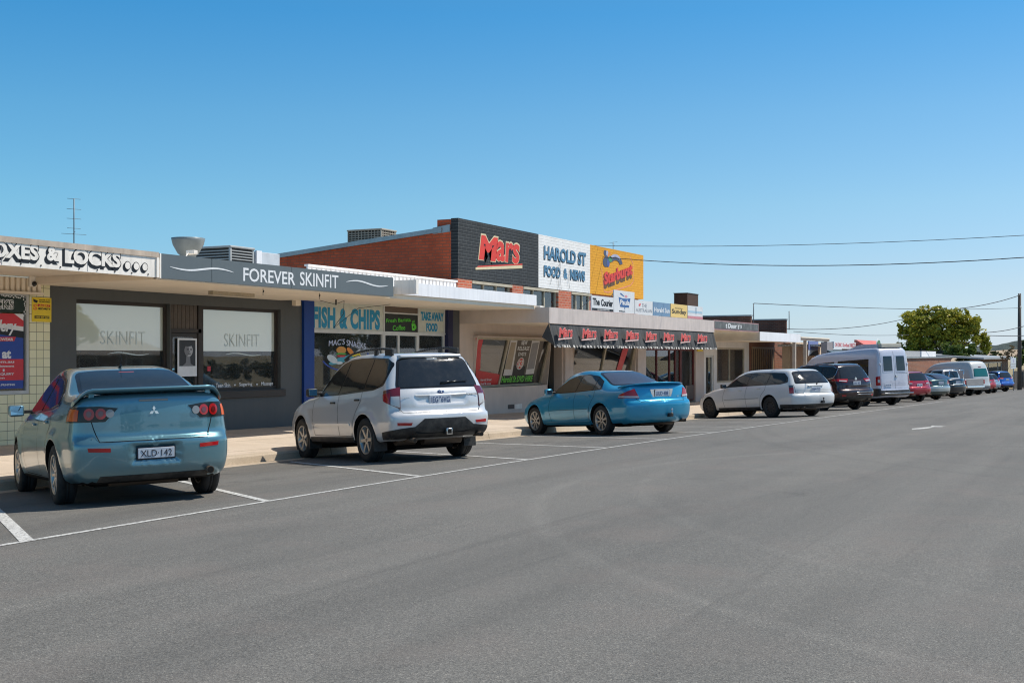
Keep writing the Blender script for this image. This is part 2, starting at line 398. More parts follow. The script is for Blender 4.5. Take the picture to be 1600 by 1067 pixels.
for k in range(-1, 16):
    P = LA+LD*k; a = radians(54); L = (12.35-P.y)/sin(a)
    bays.append(((P.x, P.y), (P.x+cos(a)*L, P.y+sin(a)*L)))
tag(strip('bay_divider_lines', bays[2:], .085, .0045), kind='structure')
tag(strip('wide_bay_divider_line', bays[:2], .11, .0045), kind='structure')
# faded arrow marking in the driving lane
bm = bmesh.new()
def arrow(cx, cy, L, s):
    shapes = [[(-L/2, -.02), (-L*.3, -.26), (L*.10, -.16), (L*.16, .12), (-L*.3, .22)], [(L*.20, -.42), (L*.32, -.12), (L*.52, -.16), (L*.40, .16), (L*.5, .42), (L*.28, .22), (L*.18, .06)]]
    for sh in shapes:
        bm.faces.new([bm.verts.new((cx+u+.0*v, cy+v*s-.13*u, gzr(cx+u, cy)+.0042)) for u, v in sh])
arrow(29.7, 4.35, 2.5, .55)
bmesh.ops.recalc_face_normals(bm, faces=bm.faces[:])
for f in bm.faces:
    if f.normal.z < 0: f.normal_flip()
me = bpy.data.meshes.new('lane_arrow'); bm.to_mesh(me); bm.free(); me.materials.append(RPAINT)
o = bpy.data.objects.new('lane_arrow', me); COL.objects.link(o); tag(o, kind='structure')
# ------------------------------------------------------------------ vehicle materials
def carpaint(name, col, metal=.55, rough=.32, dust=.12):
    if name in MATS: return MATS[name]
    m, t, p = base(name, rough, metal, col)
    p.inputs['Coat Weight'].default_value = 1; p.inputs['Coat Roughness'].default_value = .035; p.inputs['Coat IOR'].default_value = 1.5
    o = objco(t); s = nn(t, 'ShaderNodeSeparateXYZ'); t.links.new(o, s.inputs[0])
    d = ramp(t, s.outputs[2], [(.25, (.75,)*3), (.55, (.12,)*3), (1, (.05,)*3)])
    n = ramp(t, noise(t, o, 5, 6, .7), [(.35, (.2,)*3), (.7, (1,)*3)])
    f = mix(t, 1, d, n, 'MULTIPLY'); f = mix(t, 1, f, (dust*2,)*3, 'MULTIPLY')
    fl = noise(t, o, 900, 1)
    c = mix(t, 1, tuple(col), ramp(t, fl, [(.3, (.88,)*3), (.7, (1.1,)*3)]), 'MULTIPLY')
    t.links.new(mix(t, f, c, (.30, .26, .21)), p.inputs['Base Color'])
    r = nn(t, 'ShaderNodeMath', operation='MULTIPLY_ADD'); t.links.new(f, r.inputs[0]); r.inputs[1].default_value = .28; r.inputs[2].default_value = .015
    t.links.new(r.outputs[0], p.inputs['Coat Roughness'])
    t.links.new(bump(t, noise(t, o, 1.7, 2), .05, .02), p.inputs['Coat Normal'])
    MATS[name] = m; return m
def shiny(name, col, rough=.04, spec=.5, coat=0, dirt=.0):
    if name in MATS: return MATS[name]
    m, t, p = base(name, rough, 0, col); p.inputs['Specular IOR Level'].default_value = spec; p.inputs['Coat Weight'].default_value = coat
    p.inputs['Coat Roughness'].default_value = .02
    if dirt:
        n = ramp(t, noise(t, objco(t), 6, 6, .75), [(.4, (0,)*3), (.8, (dirt,)*3)])
        t.links.new(mix(t, n, tuple(col), (.35, .32, .27)), p.inputs['Base Color'])
        t.links.new(ramp(t, noise(t, objco(t), 6, 6, .75), [(.4, (rough,)*3), (.8, (rough+.12,)*3)]), p.inputs['Roughness'])
    MATS[name] = m; return m
GLASS_D = shiny('tinted_car_glass', (.012, .016, .02), .03, .7, 0, .035)
GLASS_G = shiny('green_tint_car_glass', (.045, .085, .08), .03, .7, 0, .04)
GLASS_S = shiny('side_car_glass', (.016, .020, .020), .03, .5, 0, .03)
BLK = shiny('black_plastic', (.018, .018, .019), .45, .4, 0, .25)
BLKG = shiny('black_gloss_trim', (.012, .012, .013), .18, .5)
SEAM = shiny('panel_gap', (.006, .006, .007), .7, .2)
UNDER = shiny('underbody', (.012, .011, .010), .8, .2)
RED = shiny('red_lens', (.40, .006, .010), .1, .5, .5); REDD = shiny('dark_red_lens', (.13, .004, .012), .08, .6, 1)
CLR = shiny('clear_lens', (.50, .50, .50), .12, .7, 1); AMB = shiny('amber_lens', (.66, .10, .008), .2, .4, .1)
SMOKE = shiny('smoked_lens', (.10, .11, .12), .1, .7, 1)
CHR = flat('chrome', (.75, .75, .76), .12, 1); ALLOY = flat('alloy_wheel', (.42, .41, .39), .34, .85)
STEELW = flat('dark_wheel_cover', (.035, .035, .036), .5, .2); MIRG = flat('mirror_glass', (.8, .85, .88), .02, 1)
TYRE, t, p = base('tyre_rubber', .82); g_ = objco(t)
t.links.new(ramp(t, noise(t, g_, 8, 5, .7), [(.35, (.016, .016, .016)), (.75, (.045, .042, .038))]), p.inputs['Base Color'])
EXH = flat('rusty_exhaust', (.12, .085, .06), .6, .5)
PLW = flat('plate_white', (.62, .66, .72), .35); PLB = flat('plate_blue', (.03, .06, .20), .35); PLD = flat('plate_black', (.015, .017, .03), .35)

def catmull(pts, n=10, closed=True):
    P = [np.array(p, float) for p in pts]; N = len(P); out = []
    for i in range(N if closed else N-1):
        p0, p1, p2, p3 = P[(i-1) % N], P[i], P[(i+1) % N], P[(i+2) % N]
        if not closed:
            if i == 0: p0 = 2*p1-p2
            if i == N-2: p3 = 2*p2-p1
        t0 = 0; t1 = t0+max(1e-4, np.linalg.norm(p1-p0))**.5; t2 = t1+max(1e-4, np.linalg.norm(p2-p1))**.5; t3 = t2+max(1e-4, np.linalg.norm(p3-p2))**.5
        for k in range(n):
            t = t1+(t2-t1)*k/n
            A1 = (t1-t)/(t1-t0)*p0+(t-t0)/(t1-t0)*p1; A2 = (t2-t)/(t2-t1)*p1+(t-t1)/(t2-t1)*p2; A3 = (t3-t)/(t3-t2)*p2+(t-t2)/(t3-t2)*p3
            B1 = (t2-t)/(t2-t0)*A1+(t-t0)/(t2-t0)*A2; B2 = (t3-t)/(t3-t1)*A2+(t-t1)/(t3-t1)*A3
            out.append((t2-t)/(t2-t1)*B1+(t-t1)/(t2-t1)*B2)
    if not closed: out.append(P[-1])
    return np.array(out)
def sdf_grid(poly, x0, x1, z0, z1, h=.012):
    xs = np.arange(x0, x1, h); zs = np.arange(z0, z1, h); X, Z = np.meshgrid(xs, zs, indexing='ij')
    d = np.full(X.shape, 1e9); ins = np.zeros(X.shape, bool); n = len(poly)
    for i in range(n):
        a, b = poly[i], poly[(i+1) % n]; e = b-a; L = e@e+1e-12
        t = np.clip(((X-a[0])*e[0]+(Z-a[1])*e[1])/L, 0, 1)
        d = np.minimum(d, (X-a[0]-t*e[0])**2+(Z-a[1]-t*e[1])**2)
        c = (a[1] > Z) != (b[1] > Z)
        with np.errstate(divide='ignore', invalid='ignore'):
            ins ^= c & (X < (b[0]-a[0])*(Z-a[1])/(b[1]-a[1]+1e-15)+a[0])
    d = np.sqrt(d); d[ins] *= -1
    return d, x0, z0, h
def sample(G, x, z):
    d, x0, z0, h = G; i = np.clip((x-x0)/h, 0, d.shape[0]-1.001); j = np.clip((z-z0)/h, 0, d.shape[1]-1.001)
    a = i.astype(int); b = j.astype(int); u = i-a; v = j-b
    return d[a, b]*(1-u)*(1-v)+d[a+1, b]*u*(1-v)+d[a, b+1]*(1-u)*v+d[a+1, b+1]*u*v
def sstep(a, b, x): t = np.clip((x-a)/(b-a), 0, 1); return t*t*(3-2*t)

class Car:
    def __init__(c, S, paintm, res=1.0):
        c.S = S; c.paint = paintm
        prof = catmull(S['prof'], 8); c.G = sdf_grid(prof, prof[:, 0].min()-.7, prof[:, 0].max()+.7, -.2, prof[:, 1].max()+.6)
        wz = np.array(S['width']); zz = np.linspace(-.2, 3.2, 400); c.wt = np.interp(zz, wz[:, 0], wz[:, 1])
        k = np.hanning(S.get('wsm', 15)); k /= k.sum(); pad = len(k)//2
        c.wt = np.convolve(np.pad(c.wt, pad, mode='edge'), k, 'valid')[:400]; c.zz = zz
        c.xr, c.xf = prof[:, 0].min(), prof[:, 0].max(); c.W0 = max(wz[:, 1])
        c.mesh_body(res)
    def belt(c, x):
        return np.interp(x, [p[0] for p in c.S['belt']], [p[1] for p in c.S['belt']])
    def W(c, x, z):
        S = c.S; b = c.belt(x); br = S['bref']
        z2 = np.where(z < b, z*br/b, br+(z-b))
        w = np.interp(z2, c.zz, c.wt)
        tf = np.clip((x-S['ptf'][0])/(c.xf-S['ptf'][0]), 0, 1); tr = np.clip((S['ptr'][0]-x)/(S['ptr'][0]-c.xr), 0, 1)
        w = w*(1-S['ptf'][1]*tf**2-S['ptr'][1]*tr**2)
        up = np.clip((z-b)/.4, 0, 1); w = w-up*S.get('ghr', .05)*tr**1.5-up*S.get('ghf', .03)*tf
        for wx in (0, S['wb']):
            r = np.hypot(x-wx, z-S['R']); fl = S.get('flare', .018)
            w = w+fl*np.exp(-((r-S['R']-.07)/.07)**2)*(z < S['R']*2.4)
        for (z0_, amp, sl) in S.get('lines', []):
            w = w+amp*np.exp(-((z-z0_-sl*x)/.022)**2)
        return w
    def f(c, x, y, z):
        S = c.S; t = np.clip(abs(y)/c.W0, 0, 1.2)
        mid = S['wb']*.5
        sf = sstep(mid+.1, mid+.7, x); sr = sstep(mid-.1, mid-.9, x)
        xx = x+sf*S['cf']*t**S.get('pf', 2.6)-sr*S['cr']*t**S.get('pr', 3.2)
        a = sample(c.G, xx, z+S.get('crown', .02)*t**2*(z > .8)); b = abs(y)-c.W(x, z)
        k = S.get('k', .07); h = np.maximum(k-abs(a-b), 0)/k
        v = np.maximum(a, b)+h*h*k*.25
        for (y0, y1, z0, z1, dp) in S.get('recess', []):      # rear recesses
            q = np.maximum(np.maximum(y0-y, y-y1), np.maximum(z0-z, z-z1))
            m = sstep(.02, -.02, q)*(x < 0)
            v = v+dp*m
        return v
    def mesh_body(c, res):
        S = c.S; nc = int(34*res); nm = int(90*res); M = int(120*res); z0 = S.get('zc', .62)
        xa, xb = c.xr+.62, c.xf-.75
        rows = []
        for i in range(1, nc): rows.append((xa, pi-(pi/2)*(i/nc)**.9))
        for i in range(nm+1): rows.append((xa+(xb-xa)*i/nm, pi/2))
        for i in range(nc-1, 0, -1): rows.append((xb, (pi/2)*(i/nc)))
        th = np.linspace(0, 2*pi, M, endpoint=False)
        O, D = [], []
        for xo, ph in rows:
            for a in th: O.append((xo, 0, z0)); D.append((cos(ph), sin(ph)*cos(a), sin(ph)*sin(a)))
        for xo, dx in ((xa, -1), (xb, 1)): O.append((xo, 0, z0)); D.append((dx, 0, 0))
        O = np.array(O, float); D = np.array(D, float)
        T = np.linspace(.05, 3.0, 100); lo = np.zeros(len(O)); hi = np.full(len(O), .05)
        last = np.zeros(len(O), int)
        for k, tt in enumerate(T):
            P = O+D*tt; v = c.f(P[:, 0], P[:, 1], P[:, 2]); last[v < 0] = k
        lo = T[last]; hi = T[np.minimum(last+1, 99)]
        for _ in range(13):
            m = (lo+hi)/2; P = O+D*m[:, None]; v = c.f(P[:, 0], P[:, 1], P[:, 2]); lo = np.where(v < 0, m, lo); hi = np.where(v < 0, hi, m)
        P = O+D*((lo+hi)/2)[:, None]
        bm = bmesh.new(); V = [bm.verts.new(p) for p in P]; R = len(rows)
        for i in range(R-1):
            for j in range(M):
                j2 = (j+1) % M
                bm.faces.new((V[i*M+j], V[i*M+j2], V[(i+1)*M+j2], V[(i+1)*M+j]))
        for j in range(M):
            bm.faces.new((V[-2], V[(j+1) % M], V[j])); bm.faces.new((V[-1], V[(R-1)*M+j], V[(R-1)*M+(j+1) % M]))
        bmesh.ops.recalc_face_normals(bm, faces=bm.faces[:])
        c.bvh = BVHTree.FromBMesh(bm)
        me = bpy.data.meshes.new('body'); 
        for f in bm.faces:
            f.smooth = True
            if f.calc_center_median().z < S.get('sill', .25) and f.normal.z < -.3: f.material_index = 1
        bm.to_mesh(me); bm.free(); me.materials.append(c.paint); me.materials.append(UNDER)
        # wheel arches: boolean cut
        cb = MB(); Ra = S['R']+S.get('gap', .045)
        for wx in (0, S['wb']):
            for s in (-1, 1):
                cb.cyl((wx, s*(c.W0-.36), S['R']+.01), (wx, s*(c.W0+.3), S['R']+.01), Ra, Ra, 48, UNDER, smooth=True)
        cut = cb.build('cut'); cut.data.materials.clear(); cut.data.materials.append(UNDER)
        ob = bpy.data.objects.new('body', me); COL.objects.link(ob)
        md = ob.modifiers.new('b', 'BOOLEAN'); md.object = cut; md.operation = 'DIFFERENCE'; md.solver = 'FAST'
        try: md.material_mode = 'TRANSFER'
        except Exception: pass
        dg = bpy.context.evaluated_depsgraph_get(); dg.update(); me2 = bpy.data.meshes.new_from_object(ob.evaluated_get(dg)); me2.name = 'body'
        if len(me2.polygons) < len(me.polygons)*.5: me2 = me
        bpy.data.objects.remove(ob); bpy.data.objects.remove(cut)
        c.body = me2
        if me2.materials.find('underbody') < 0: me2.materials.append(UNDER)
        ui = [i for i, m in enumerate(me2.materials) if m and m.name == 'underbody'][0]
        # sharp normals at the arch lip
        bm = bmesh.new(); bm.from_mesh(me2)
        for e in bm.edges:
            if len(e.link_faces) == 2 and e.link_faces[0].material_index != e.link_faces[1].material_index: e.smooth = False
        bm.to_mesh(me2); bm.free()
    def hit(c, proj, u, v, off):
        if proj == 'L': o, d = Vector((u, 3, v)), Vector((0, -1, 0))
        elif proj == 'Rt': o, d = Vector((u, -3, v)), Vector((0, 1, 0))
        elif proj == 'rear': o, d = Vector((-4, u, v)), Vector((1, 0, 0))
        elif proj == 'front': o, d = Vector((8, u, v)), Vector((-1, 0, 0))
        elif proj == 'top': o, d = Vector((u, v, 4)), Vector((0, 0, -1))
        elif proj == 'wrap':
            d = Vector((cos(u), sin(u), 0)); o = Vector((c.S.get('wx', .35), 0, v))+(-d)*-4; d = -d
        h, n, i, dist = c.bvh.ray_cast(o, d)
        if h is None:
            h, n, i, dist = c.bvh.find_nearest(o+d*3.4)
        if n.dot(d) > 0: n = -n
        return h+n*off
    def wrapc(c, pts):
        wx = c.S.get('wx', .35); out = []
        for x, y, z in pts:
            a = atan2(y, x-wx); a = a if a >= 0 else a+2*pi
            out.append((a, z))
        return out
    def patch(c, name, poly, proj, mat, off=.004, res=.05, parent=None, round_=0, th=.003, label=None, obj=True):
        if proj == 'wrap': poly = c.wrapc(poly)
        if round_: poly = [tuple(q) for q in rounded(poly, round_)]
        bm = bmesh.new(); f = bm.faces.new([bm.verts.new((a, b, 0)) for a, b in poly])
        us = [q[0] for q in poly]; vs = [q[1] for q in poly]; ru = res/2.2 if proj == 'wrap' else res
        for lo, hi, r, ax in ((min(us), max(us), ru, 0), (min(vs), max(vs), res, 1)):
            n = int((hi-lo)/r)
            for k in range(1, n+1):
                co = [0, 0, 0]; no = [0, 0, 0]; co[ax] = lo+(hi-lo)*k/(n+1); no[ax] = 1
                bmesh.ops.bisect_plane(bm, geom=bm.verts[:]+bm.edges[:]+bm.faces[:], plane_co=co, plane_no=no, dist=1e-5)
        bmesh.ops.triangulate(bm, faces=[f for f in bm.faces if len(f.verts) > 4])
        for v in bm.verts: v.co = c.hit(proj, v.co.x, v.co.y, off)
        bmesh.ops.recalc_face_normals(bm, faces=bm.faces[:])
        nrm = Vector((0, 0, 0))
        for q in bm.faces: nrm += q.normal*q.calc_area()
        ce = sum((v.co for v in bm.verts), Vector())/len(bm.verts)
        if nrm.dot(ce-Vector((c.S['wb']/2, 0, .55))) < 0: bmesh.ops.reverse_faces(bm, faces=bm.faces[:])
        for q in bm.faces: q.smooth = True
        if th:
            be = [e for e in bm.edges if e.is_boundary]
            r = bmesh.ops.extrude_edge_only(bm, edges=be)
            for v in [g for g in r['geom'] if isinstance(g, bmesh.types.BMVert)]:
                h, n, i, d = c.bvh.find_nearest(v.co)
                if h is not None: v.co = h-(v.co-h).normalized()*.002 if (v.co-h).length > 1e-6 else v.co
            for q in [g for g in r['geom'] if isinstance(g, bmesh.types.BMFace)]: q.smooth = False
            for e in be: e.smooth = False
        me = bpy.data.meshes.new(name); bm.to_mesh(me); bm.free(); me.materials.append(mat)
        o = bpy.data.objects.new(name, me); COL.objects.link(o); o.parent = parent or c.root
        if label: o['label'] = label
        return o
    def ribbon(c, lines, proj, wd, mat, name, off=.0025, parent=None, step=.06):
        bm = bmesh.new()
        for pl in lines:
            P = c.wrapc(pl) if proj == 'wrap' else pl
            Q = []
            for a, b in zip(P[:-1], P[1:]):
                L = hypot((b[0]-a[0])*(2.2 if proj == 'wrap' else 1), b[1]-a[1]); n = max(1, int(L/step))
                Q += [(a[0]+(b[0]-a[0])*k/n, a[1]+(b[1]-a[1])*k/n) for k in range(n)]
            Q.append(P[-1]); pts = [c.hit(proj, u, v, off) for u, v in Q]; prev = None
            for i, q in enumerate(pts):
                d = (pts[min(i+1, len(pts)-1)]-pts[max(i-1, 0)])
                if d.length < 1e-6: continue
                h, n, _, _ = c.bvh.find_nearest(q); sd = d.normalized().cross(n).normalized()*wd/2
                cur = [bm.verts.new(q-sd), bm.verts.new(q+sd)]
                if prev and (q-pq).length < .5: bm.faces.new((prev[0], prev[1], cur[1], cur[0]))
                prev = cur; pq = q
        bmesh.ops.recalc_face_normals(bm, faces=bm.faces[:])
        me = bpy.data.meshes.new(name); bm.to_mesh(me); bm.free(); me.materials.append(mat)
        o = bpy.data.objects.new(name, me); COL.objects.link(o); o.parent = parent or c.root; return o
def rounded(poly, r, n=5):
    out = []; N = len(poly)
    for i in range(N):
        a, b, d = Vector(poly[i-1]), Vector(poly[i]), Vector(poly[(i+1) % N])
        u = (a-b); v = (d-b); rr = min(r, u.length*.45, v.length*.45); p0 = b+u.normalized()*rr; p1 = b+v.normalized()*rr
        for k in range(n+1):
            t = k/n; q = p0*(1-t)**2+b*2*t*(1-t)+p1*t*t; out.append((q.x, q.y))
    return out

WH = {}
def wheel_meshes(R, wd, rr, style, m):
    key = (R, wd, rr, style, m.name)
    if key in WH: return WH[key]
    tb = MB(); h = wd/2
    tb.lathe([(rr-.01, -h*.8), (rr+.015, -h*.95), (R-.045, -h), (R-.012, -h*.86), (R, -h*.6), (R, -h*.2), (R-.006, -h*.18), (R-.006, -h*.12), (R, -h*.1), (R, h*.1), (R-.006, h*.12), (R-.006, h*.18), (R, h*.2), (R, h*.6), (R-.012, h*.86), (R-.045, h), (rr+.015, h*.95), (rr-.01, h*.8)], 40, TYRE)
    rb = MB()
    rb.lathe([(rr-.03, -h*.7), (rr, -h*.85), (rr+.006, h*.86), (rr-.006, h*.93), (rr-.022, h*.84), (rr-.04, h*.3), (rr-.04, -h*.6)], 40, m, close=True)
    rb.cyl((0, -h*.5, 0), (0, -h*.2, 0), rr-.03, rr-.03, 32, STEELW)             # dark inside (brake and backing)
    rb.cyl((0, -h*.2, 0), (0, h*.1, 0), rr*.55, rr*.55, 24, EXH)
    if style == 'cap':
        rb.lathe([(0, h*.8), (.06, h*.78), (.09, h*.6), (rr*.6, h*.62), (rr*.9, h*.72), (rr, h*.82)], 36, m)
        for k in range(10):
            a = 2*pi*k/10
            rb.cyl((rr*.75*cos(a), h*.6, rr*.75*sin(a)), (rr*.75*cos(a), h*.74, rr*.75*sin(a)), .022, .022, 8, UNDER)
    else:
        n, w0, w1, dbl = style
        rb.cyl((0, h*.1, 0), (0, h*.72, 0), .062, .052, 20, m); rb.cyl((0, h*.72, 0), (0, h*.76, 0), .03, .028, 16, BLKG)
        for k in range(n):
            for s in ((-1, 1) if dbl else (0,)):
                a = 2*pi*k/n+s*dbl; a2 = 2*pi*k/n+s*dbl*.75
                t1 = Vector((-sin(a), 0, cos(a))); ro, ri = rr-.012, .035
                p0 = Vector((cos(a)*ri, 0, sin(a)*ri)); p1 = Vector((cos(a2)*ro, 0, sin(a2)*ro))
                vs = []
                for p, wv, y0, y1 in ((p0, w0, h*.25, h*.70), (p1, w1, h*.35, h*.82)):
                    for s2, yy in ((-1, y0), (1, y0), (.7, y1), (-.7, y1)): vs.append(rb.bm.verts.new(p+t1*s2*wv/2+Vector((0, yy, 0))))
                i = rb.mi(m); fs = []
                for q in ((0, 1, 5, 4), (1, 2, 6, 5), (2, 3, 7, 6), (3, 0, 4, 7), (0, 3, 2, 1), (4, 5, 6, 7)):
                    f = rb.bm.faces.new([vs[z] for z in q]); f.material_index = i; fs.append(f)
                bmesh.ops.recalc_face_normals(rb.bm, faces=fs)
        for k in range(5):
            a = 2*pi*k/5+.3; rb.cyl((.045*cos(a), h*.6, .045*sin(a)), (.045*cos(a), h*.74, .045*sin(a)), .006, .006, 6, CHR)
    WH[key] = (tb.mesh('wheel'), rb.mesh('rim')); return WH[key]

def plate(car, x, y, z, w, h, tilt, s, root, bgm, tm, frame=None):
    """number plate on the tail: a thin board facing backwards, with raised characters"""
    b = MB(); b.box(-.008, .004, -w/2, w/2, -h/2, h/2, bgm, .004)
    if frame: b.box(-.004, .006, -w/2-.012, w/2+.012, -h/2-.012, h/2+.012, frame, .004)
    o = b.build('number_plate', root); o.location = (x, y, z); o.rotation_euler = (0, tilt, 0)
    # text runs along -y (as read from behind)
    t_ = TXT(s, -w*.43, w*.43, -h*.32, h*.30, 0, tm, o, 'lettering', ext=.002, off=.0)
    t_.rotation_euler = (0, 0, -pi/2); t_.location = (-.0085, 0, 0)
    return o

def finish(c, name, X, Y, hdg, **kw):
    """stand the car on the sloping road: the rear axle centre at X, Y"""
    r = c.root; a = radians(hdg); fx = Vector((cos(a), sin(a), 0)); e = c.S['wb']
    z0 = gz(X, Y); fy = Vector((-sin(a), cos(a), 0))
    z1 = gz(X+fx.x*e, min(13.85, Y+fx.y*e)); zl = gz(X+fy.x*.75, Y+fy.y*.75); zr = gz(X-fy.x*.75, Y-fy.y*.75)
    f = Vector((fx.x*e, fx.y*e, z1-z0)).normalized(); l = Vector((fy.x*1.5, fy.y*1.5, zl-zr)).normalized(); u = f.cross(l).normalized(); l = u.cross(f)
    M = Matrix((f, l, u)).transposed().to_4x4(); M.translation = Vector((X, Y, (zl+zr)/2))
    r.rotation_euler = M.to_euler(); r.location = M.translation
    tag(r, **kw)

def build_car(name, S, pm, wheel, res=1.0, seams=True):
    c = Car(S, pm, res); c.root = empty(name); o = bpy.data.objects.new('body', c.body); COL.objects.link(o); o.parent = c.root; c.bodyo = o
    R = S['R']; st, wm = wheel; tm, rm = wheel_meshes(R, S.get('tw', .205), S.get('rr', R-.115), st, wm)
    tr = S.get('track', c.W0-.115)
    for wx in (0, S['wb']):
        for s in (1, -1):
            w_ = bpy.data.objects.new('wheel', tm); COL.objects.link(w_); w_.parent = c.root; w_.location = (wx, s*tr, R-.004)
            w_.rotation_euler = (0, random.uniform(0, 6), 0 if s > 0 else pi)
            r_ = bpy.data.objects.new('rim', rm); COL.objects.link(r_); r_.parent = w_
    # windows
    for s in ('L', 'Rt'):
        if 'dlo' in S: c.patch('window_surround', S['dlo'], s, S.get('dlom', BLKG), .004, res=.03, round_=.05)
        for g in S['sidewin']:
            poly = g[0] if isinstance(g, tuple) else g; mt = g[1] if isinstance(g, tuple) else GLASS_S
            c.patch('side_window', poly, s, mt, .009, res=.035, round_=.045)
    if 'ws' in S: c.patch('windscreen', S['ws'], 'front', GLASS_G, .004, round_=.06)
    if 'rw' in S:
        if S.get('rwf', 1): c.patch('window_surround', [(y*1.035+0, z) for y, z in grow(S['rw'], .018)], 'rear', BLKG, .004, res=.03, round_=.07)
        c.patch('rear_window', S['rw'], 'rear', S.get('rwm', GLASS_D), .009, res=.035, round_=.06)
    if seams and 'seams' in S:
        for s in ('L', 'Rt'): c.ribbon(S['seams'], s, .009, SEAM, 'door_gap')
    if 'rseams' in S: c.ribbon(S['rseams'], 'rear', .009, SEAM, 'tailgate_gap')
    for (x, z, m) in S.get('handles', []):
        for s in (1, -1):
            p_ = c.hit('L' if s > 0 else 'Rt', x, z, .012); b = MB(); b.box(-.085, .085, -.014, .014, -.015, .015, m, .009)
            b.build('door_handle', c.root, p_)
    mx, mz, mm = S['mirror']
    for s in (1, -1):
        p_ = c.hit('L' if s > 0 else 'Rt', mx, mz, 0)
        b = MB(); b.box(-.02, .06, -.02, .12*s, -.02, .02, BLK, .01); b.box(-.055, .055, .09*s, .27*s, -.055, .085, mm, .035)
        q = b.build('door_mirror', c.root, p_)
        g = MB(); g.box(-.061, -.055, .11*s, .25*s, -.035, .07, MIRG, .002); g.build('mirror_glass', q)
    return c
def grow(poly, d):
    cx = sum(p[0] for p in poly)/len(poly); cz = sum(p[1] for p in poly)/len(poly)
    return [(p[0]+d*(1 if p[0] > cx else -1), p[1]+d*(1 if p[1] > cz else -1)) for p in poly]
def lens(c, name, pts, mat, off=.008, rnd=.0, **k): return c.patch(name, pts, 'wrap', mat, off, .05, round_=0, **k)
def both(c, name, pts, mat, off=.008, **k):
    a = c.patch(name, pts, 'wrap', mat, off, .04, **k); b = c.patch(name, [(x, -y, z) for x, y, z in pts], 'wrap', mat, off, .04, **k); return a, b
def exhaust(c, y, z, x=None, r=.035):
    x = c.xr+.12 if x is None else x
    b = MB(); b.cyl((x-.12, y, z), (x+.5, y, z), r, r, 14, EXH); b.cyl((x-.125, y, z), (x-.118, y, z), r*.8, r*.8, 12, UNDER); b.build('exhaust_pipe', c.root)
def muffler(c, x, y0, y1, z, r=.1):
    b = MB(); b.cyl((x, y0, z), (x, y1, z), r, r, 18, EXH); b.build('muffler', c.root)
def axle(c):
    b = MB(); b.box(c.S['wb']-.3, c.S['wb']+.3, -.45, .45, .16, .3, UNDER); b.build('front_subframe', c.root)
    b = MB(); b.cyl((0, -c.W0+.2, c.S['R']-.03), (0, c.W0-.2, c.S['R']-.03), .035, .035, 8, UNDER)
    b.box(-.3, .25, -.5, .5, .17, .3, UNDER)
    for s in (1, -1): b.cyl((.05, s*.55, .2), (.9, s*.5, .22), .03, .03, 6, UNDER)
    b.build('axle', c.root)
# ------------------------------------------------------------------ vehicles
# 1 steel blue sedan with boot spoiler
S1 = dict(prof=[(-.86, .25), (-.955, .34), (-.985, .48), (-.992, .62), (-.985, .665), (-.94, .69), (-.93, .72), (-.928, .85), (-.925, 1.0), (-.91, 1.11), (-.82, 1.15), (-.45, 1.16), (-.28, 1.185), (.1, 1.33), (.45, 1.435), (.85, 1.482), (1.2, 1.48), (1.5, 1.43), (1.9, 1.26), (2.32, 1.04), (2.7, .965), (3.1, .87), (3.42, .75), (3.56, .60), (3.58, .42), (3.5, .24), (3.2, .19), (1.3, .185), (-.4, .21)],
          width=[(-.2, .70), (.18, .76), (.26, .83), (.42, .868), (.58, .878), (.72, .868), (.88, .845), (.96, .81), (1.1, .735), (1.3, .625), (1.45, .545), (3, .3)], wsm=11,
          belt=[(-1, 1.00), (0, .985), (1.5, .93), (3.6, .80)], bref=.93, ptf=(2.0, .13), ptr=(.5, .10), wb=2.635, R=.322, rr=.215, cf=.42, cr=.20, k=.09, ghr=.03,
          recess=[(-.23, .23, .44, .61, .035)], lines=[(.70, .010, .0)], track=.765,
          dlo=[(-.05, 1.045), (.05, 1.19), (.35, 1.335), (.75, 1.395), (1.2, 1.385), (1.55, 1.29), (2.08, .965), (1.2, .975), (.2, 1.01)],
          sidewin=[[(.02, 1.07), (.12, 1.19), (.38, 1.31), (.76, 1.365), (.88, 1.365), (.92, 1.01), (.3, 1.03)], [(.99, 1.005), (.96, 1.365), (1.2, 1.355), (1.52, 1.265), (1.93, .985)]],
          ws=[(-.70, 1.06), (-.56, 1.40), (.56, 1.40), (.70, 1.06)], rw=[(-.585, 1.15), (-.51, 1.385), (-.3, 1.405), (.3, 1.405), (.51, 1.385), (.585, 1.15)],
          seams=[[(.95, .98), (.96, .75), (.94, .45), (.95, .27)], [(1.98, .95), (2.02, .6), (1.96, .27)], [(.95, .27), (1.96, .27)], [(.20, 1.0), (.16, .86), (.30, .74), (.42, .55), (.48, .3)]],
          rseams=[[(.655, 1.02), (.60, .80), (.555, .66), (-.555, .66), (-.60, .80), (-.655, 1.02)]],
          handles=[(.42, .88, None), (1.25, .85, None)], mirror=(1.98, .99, None))
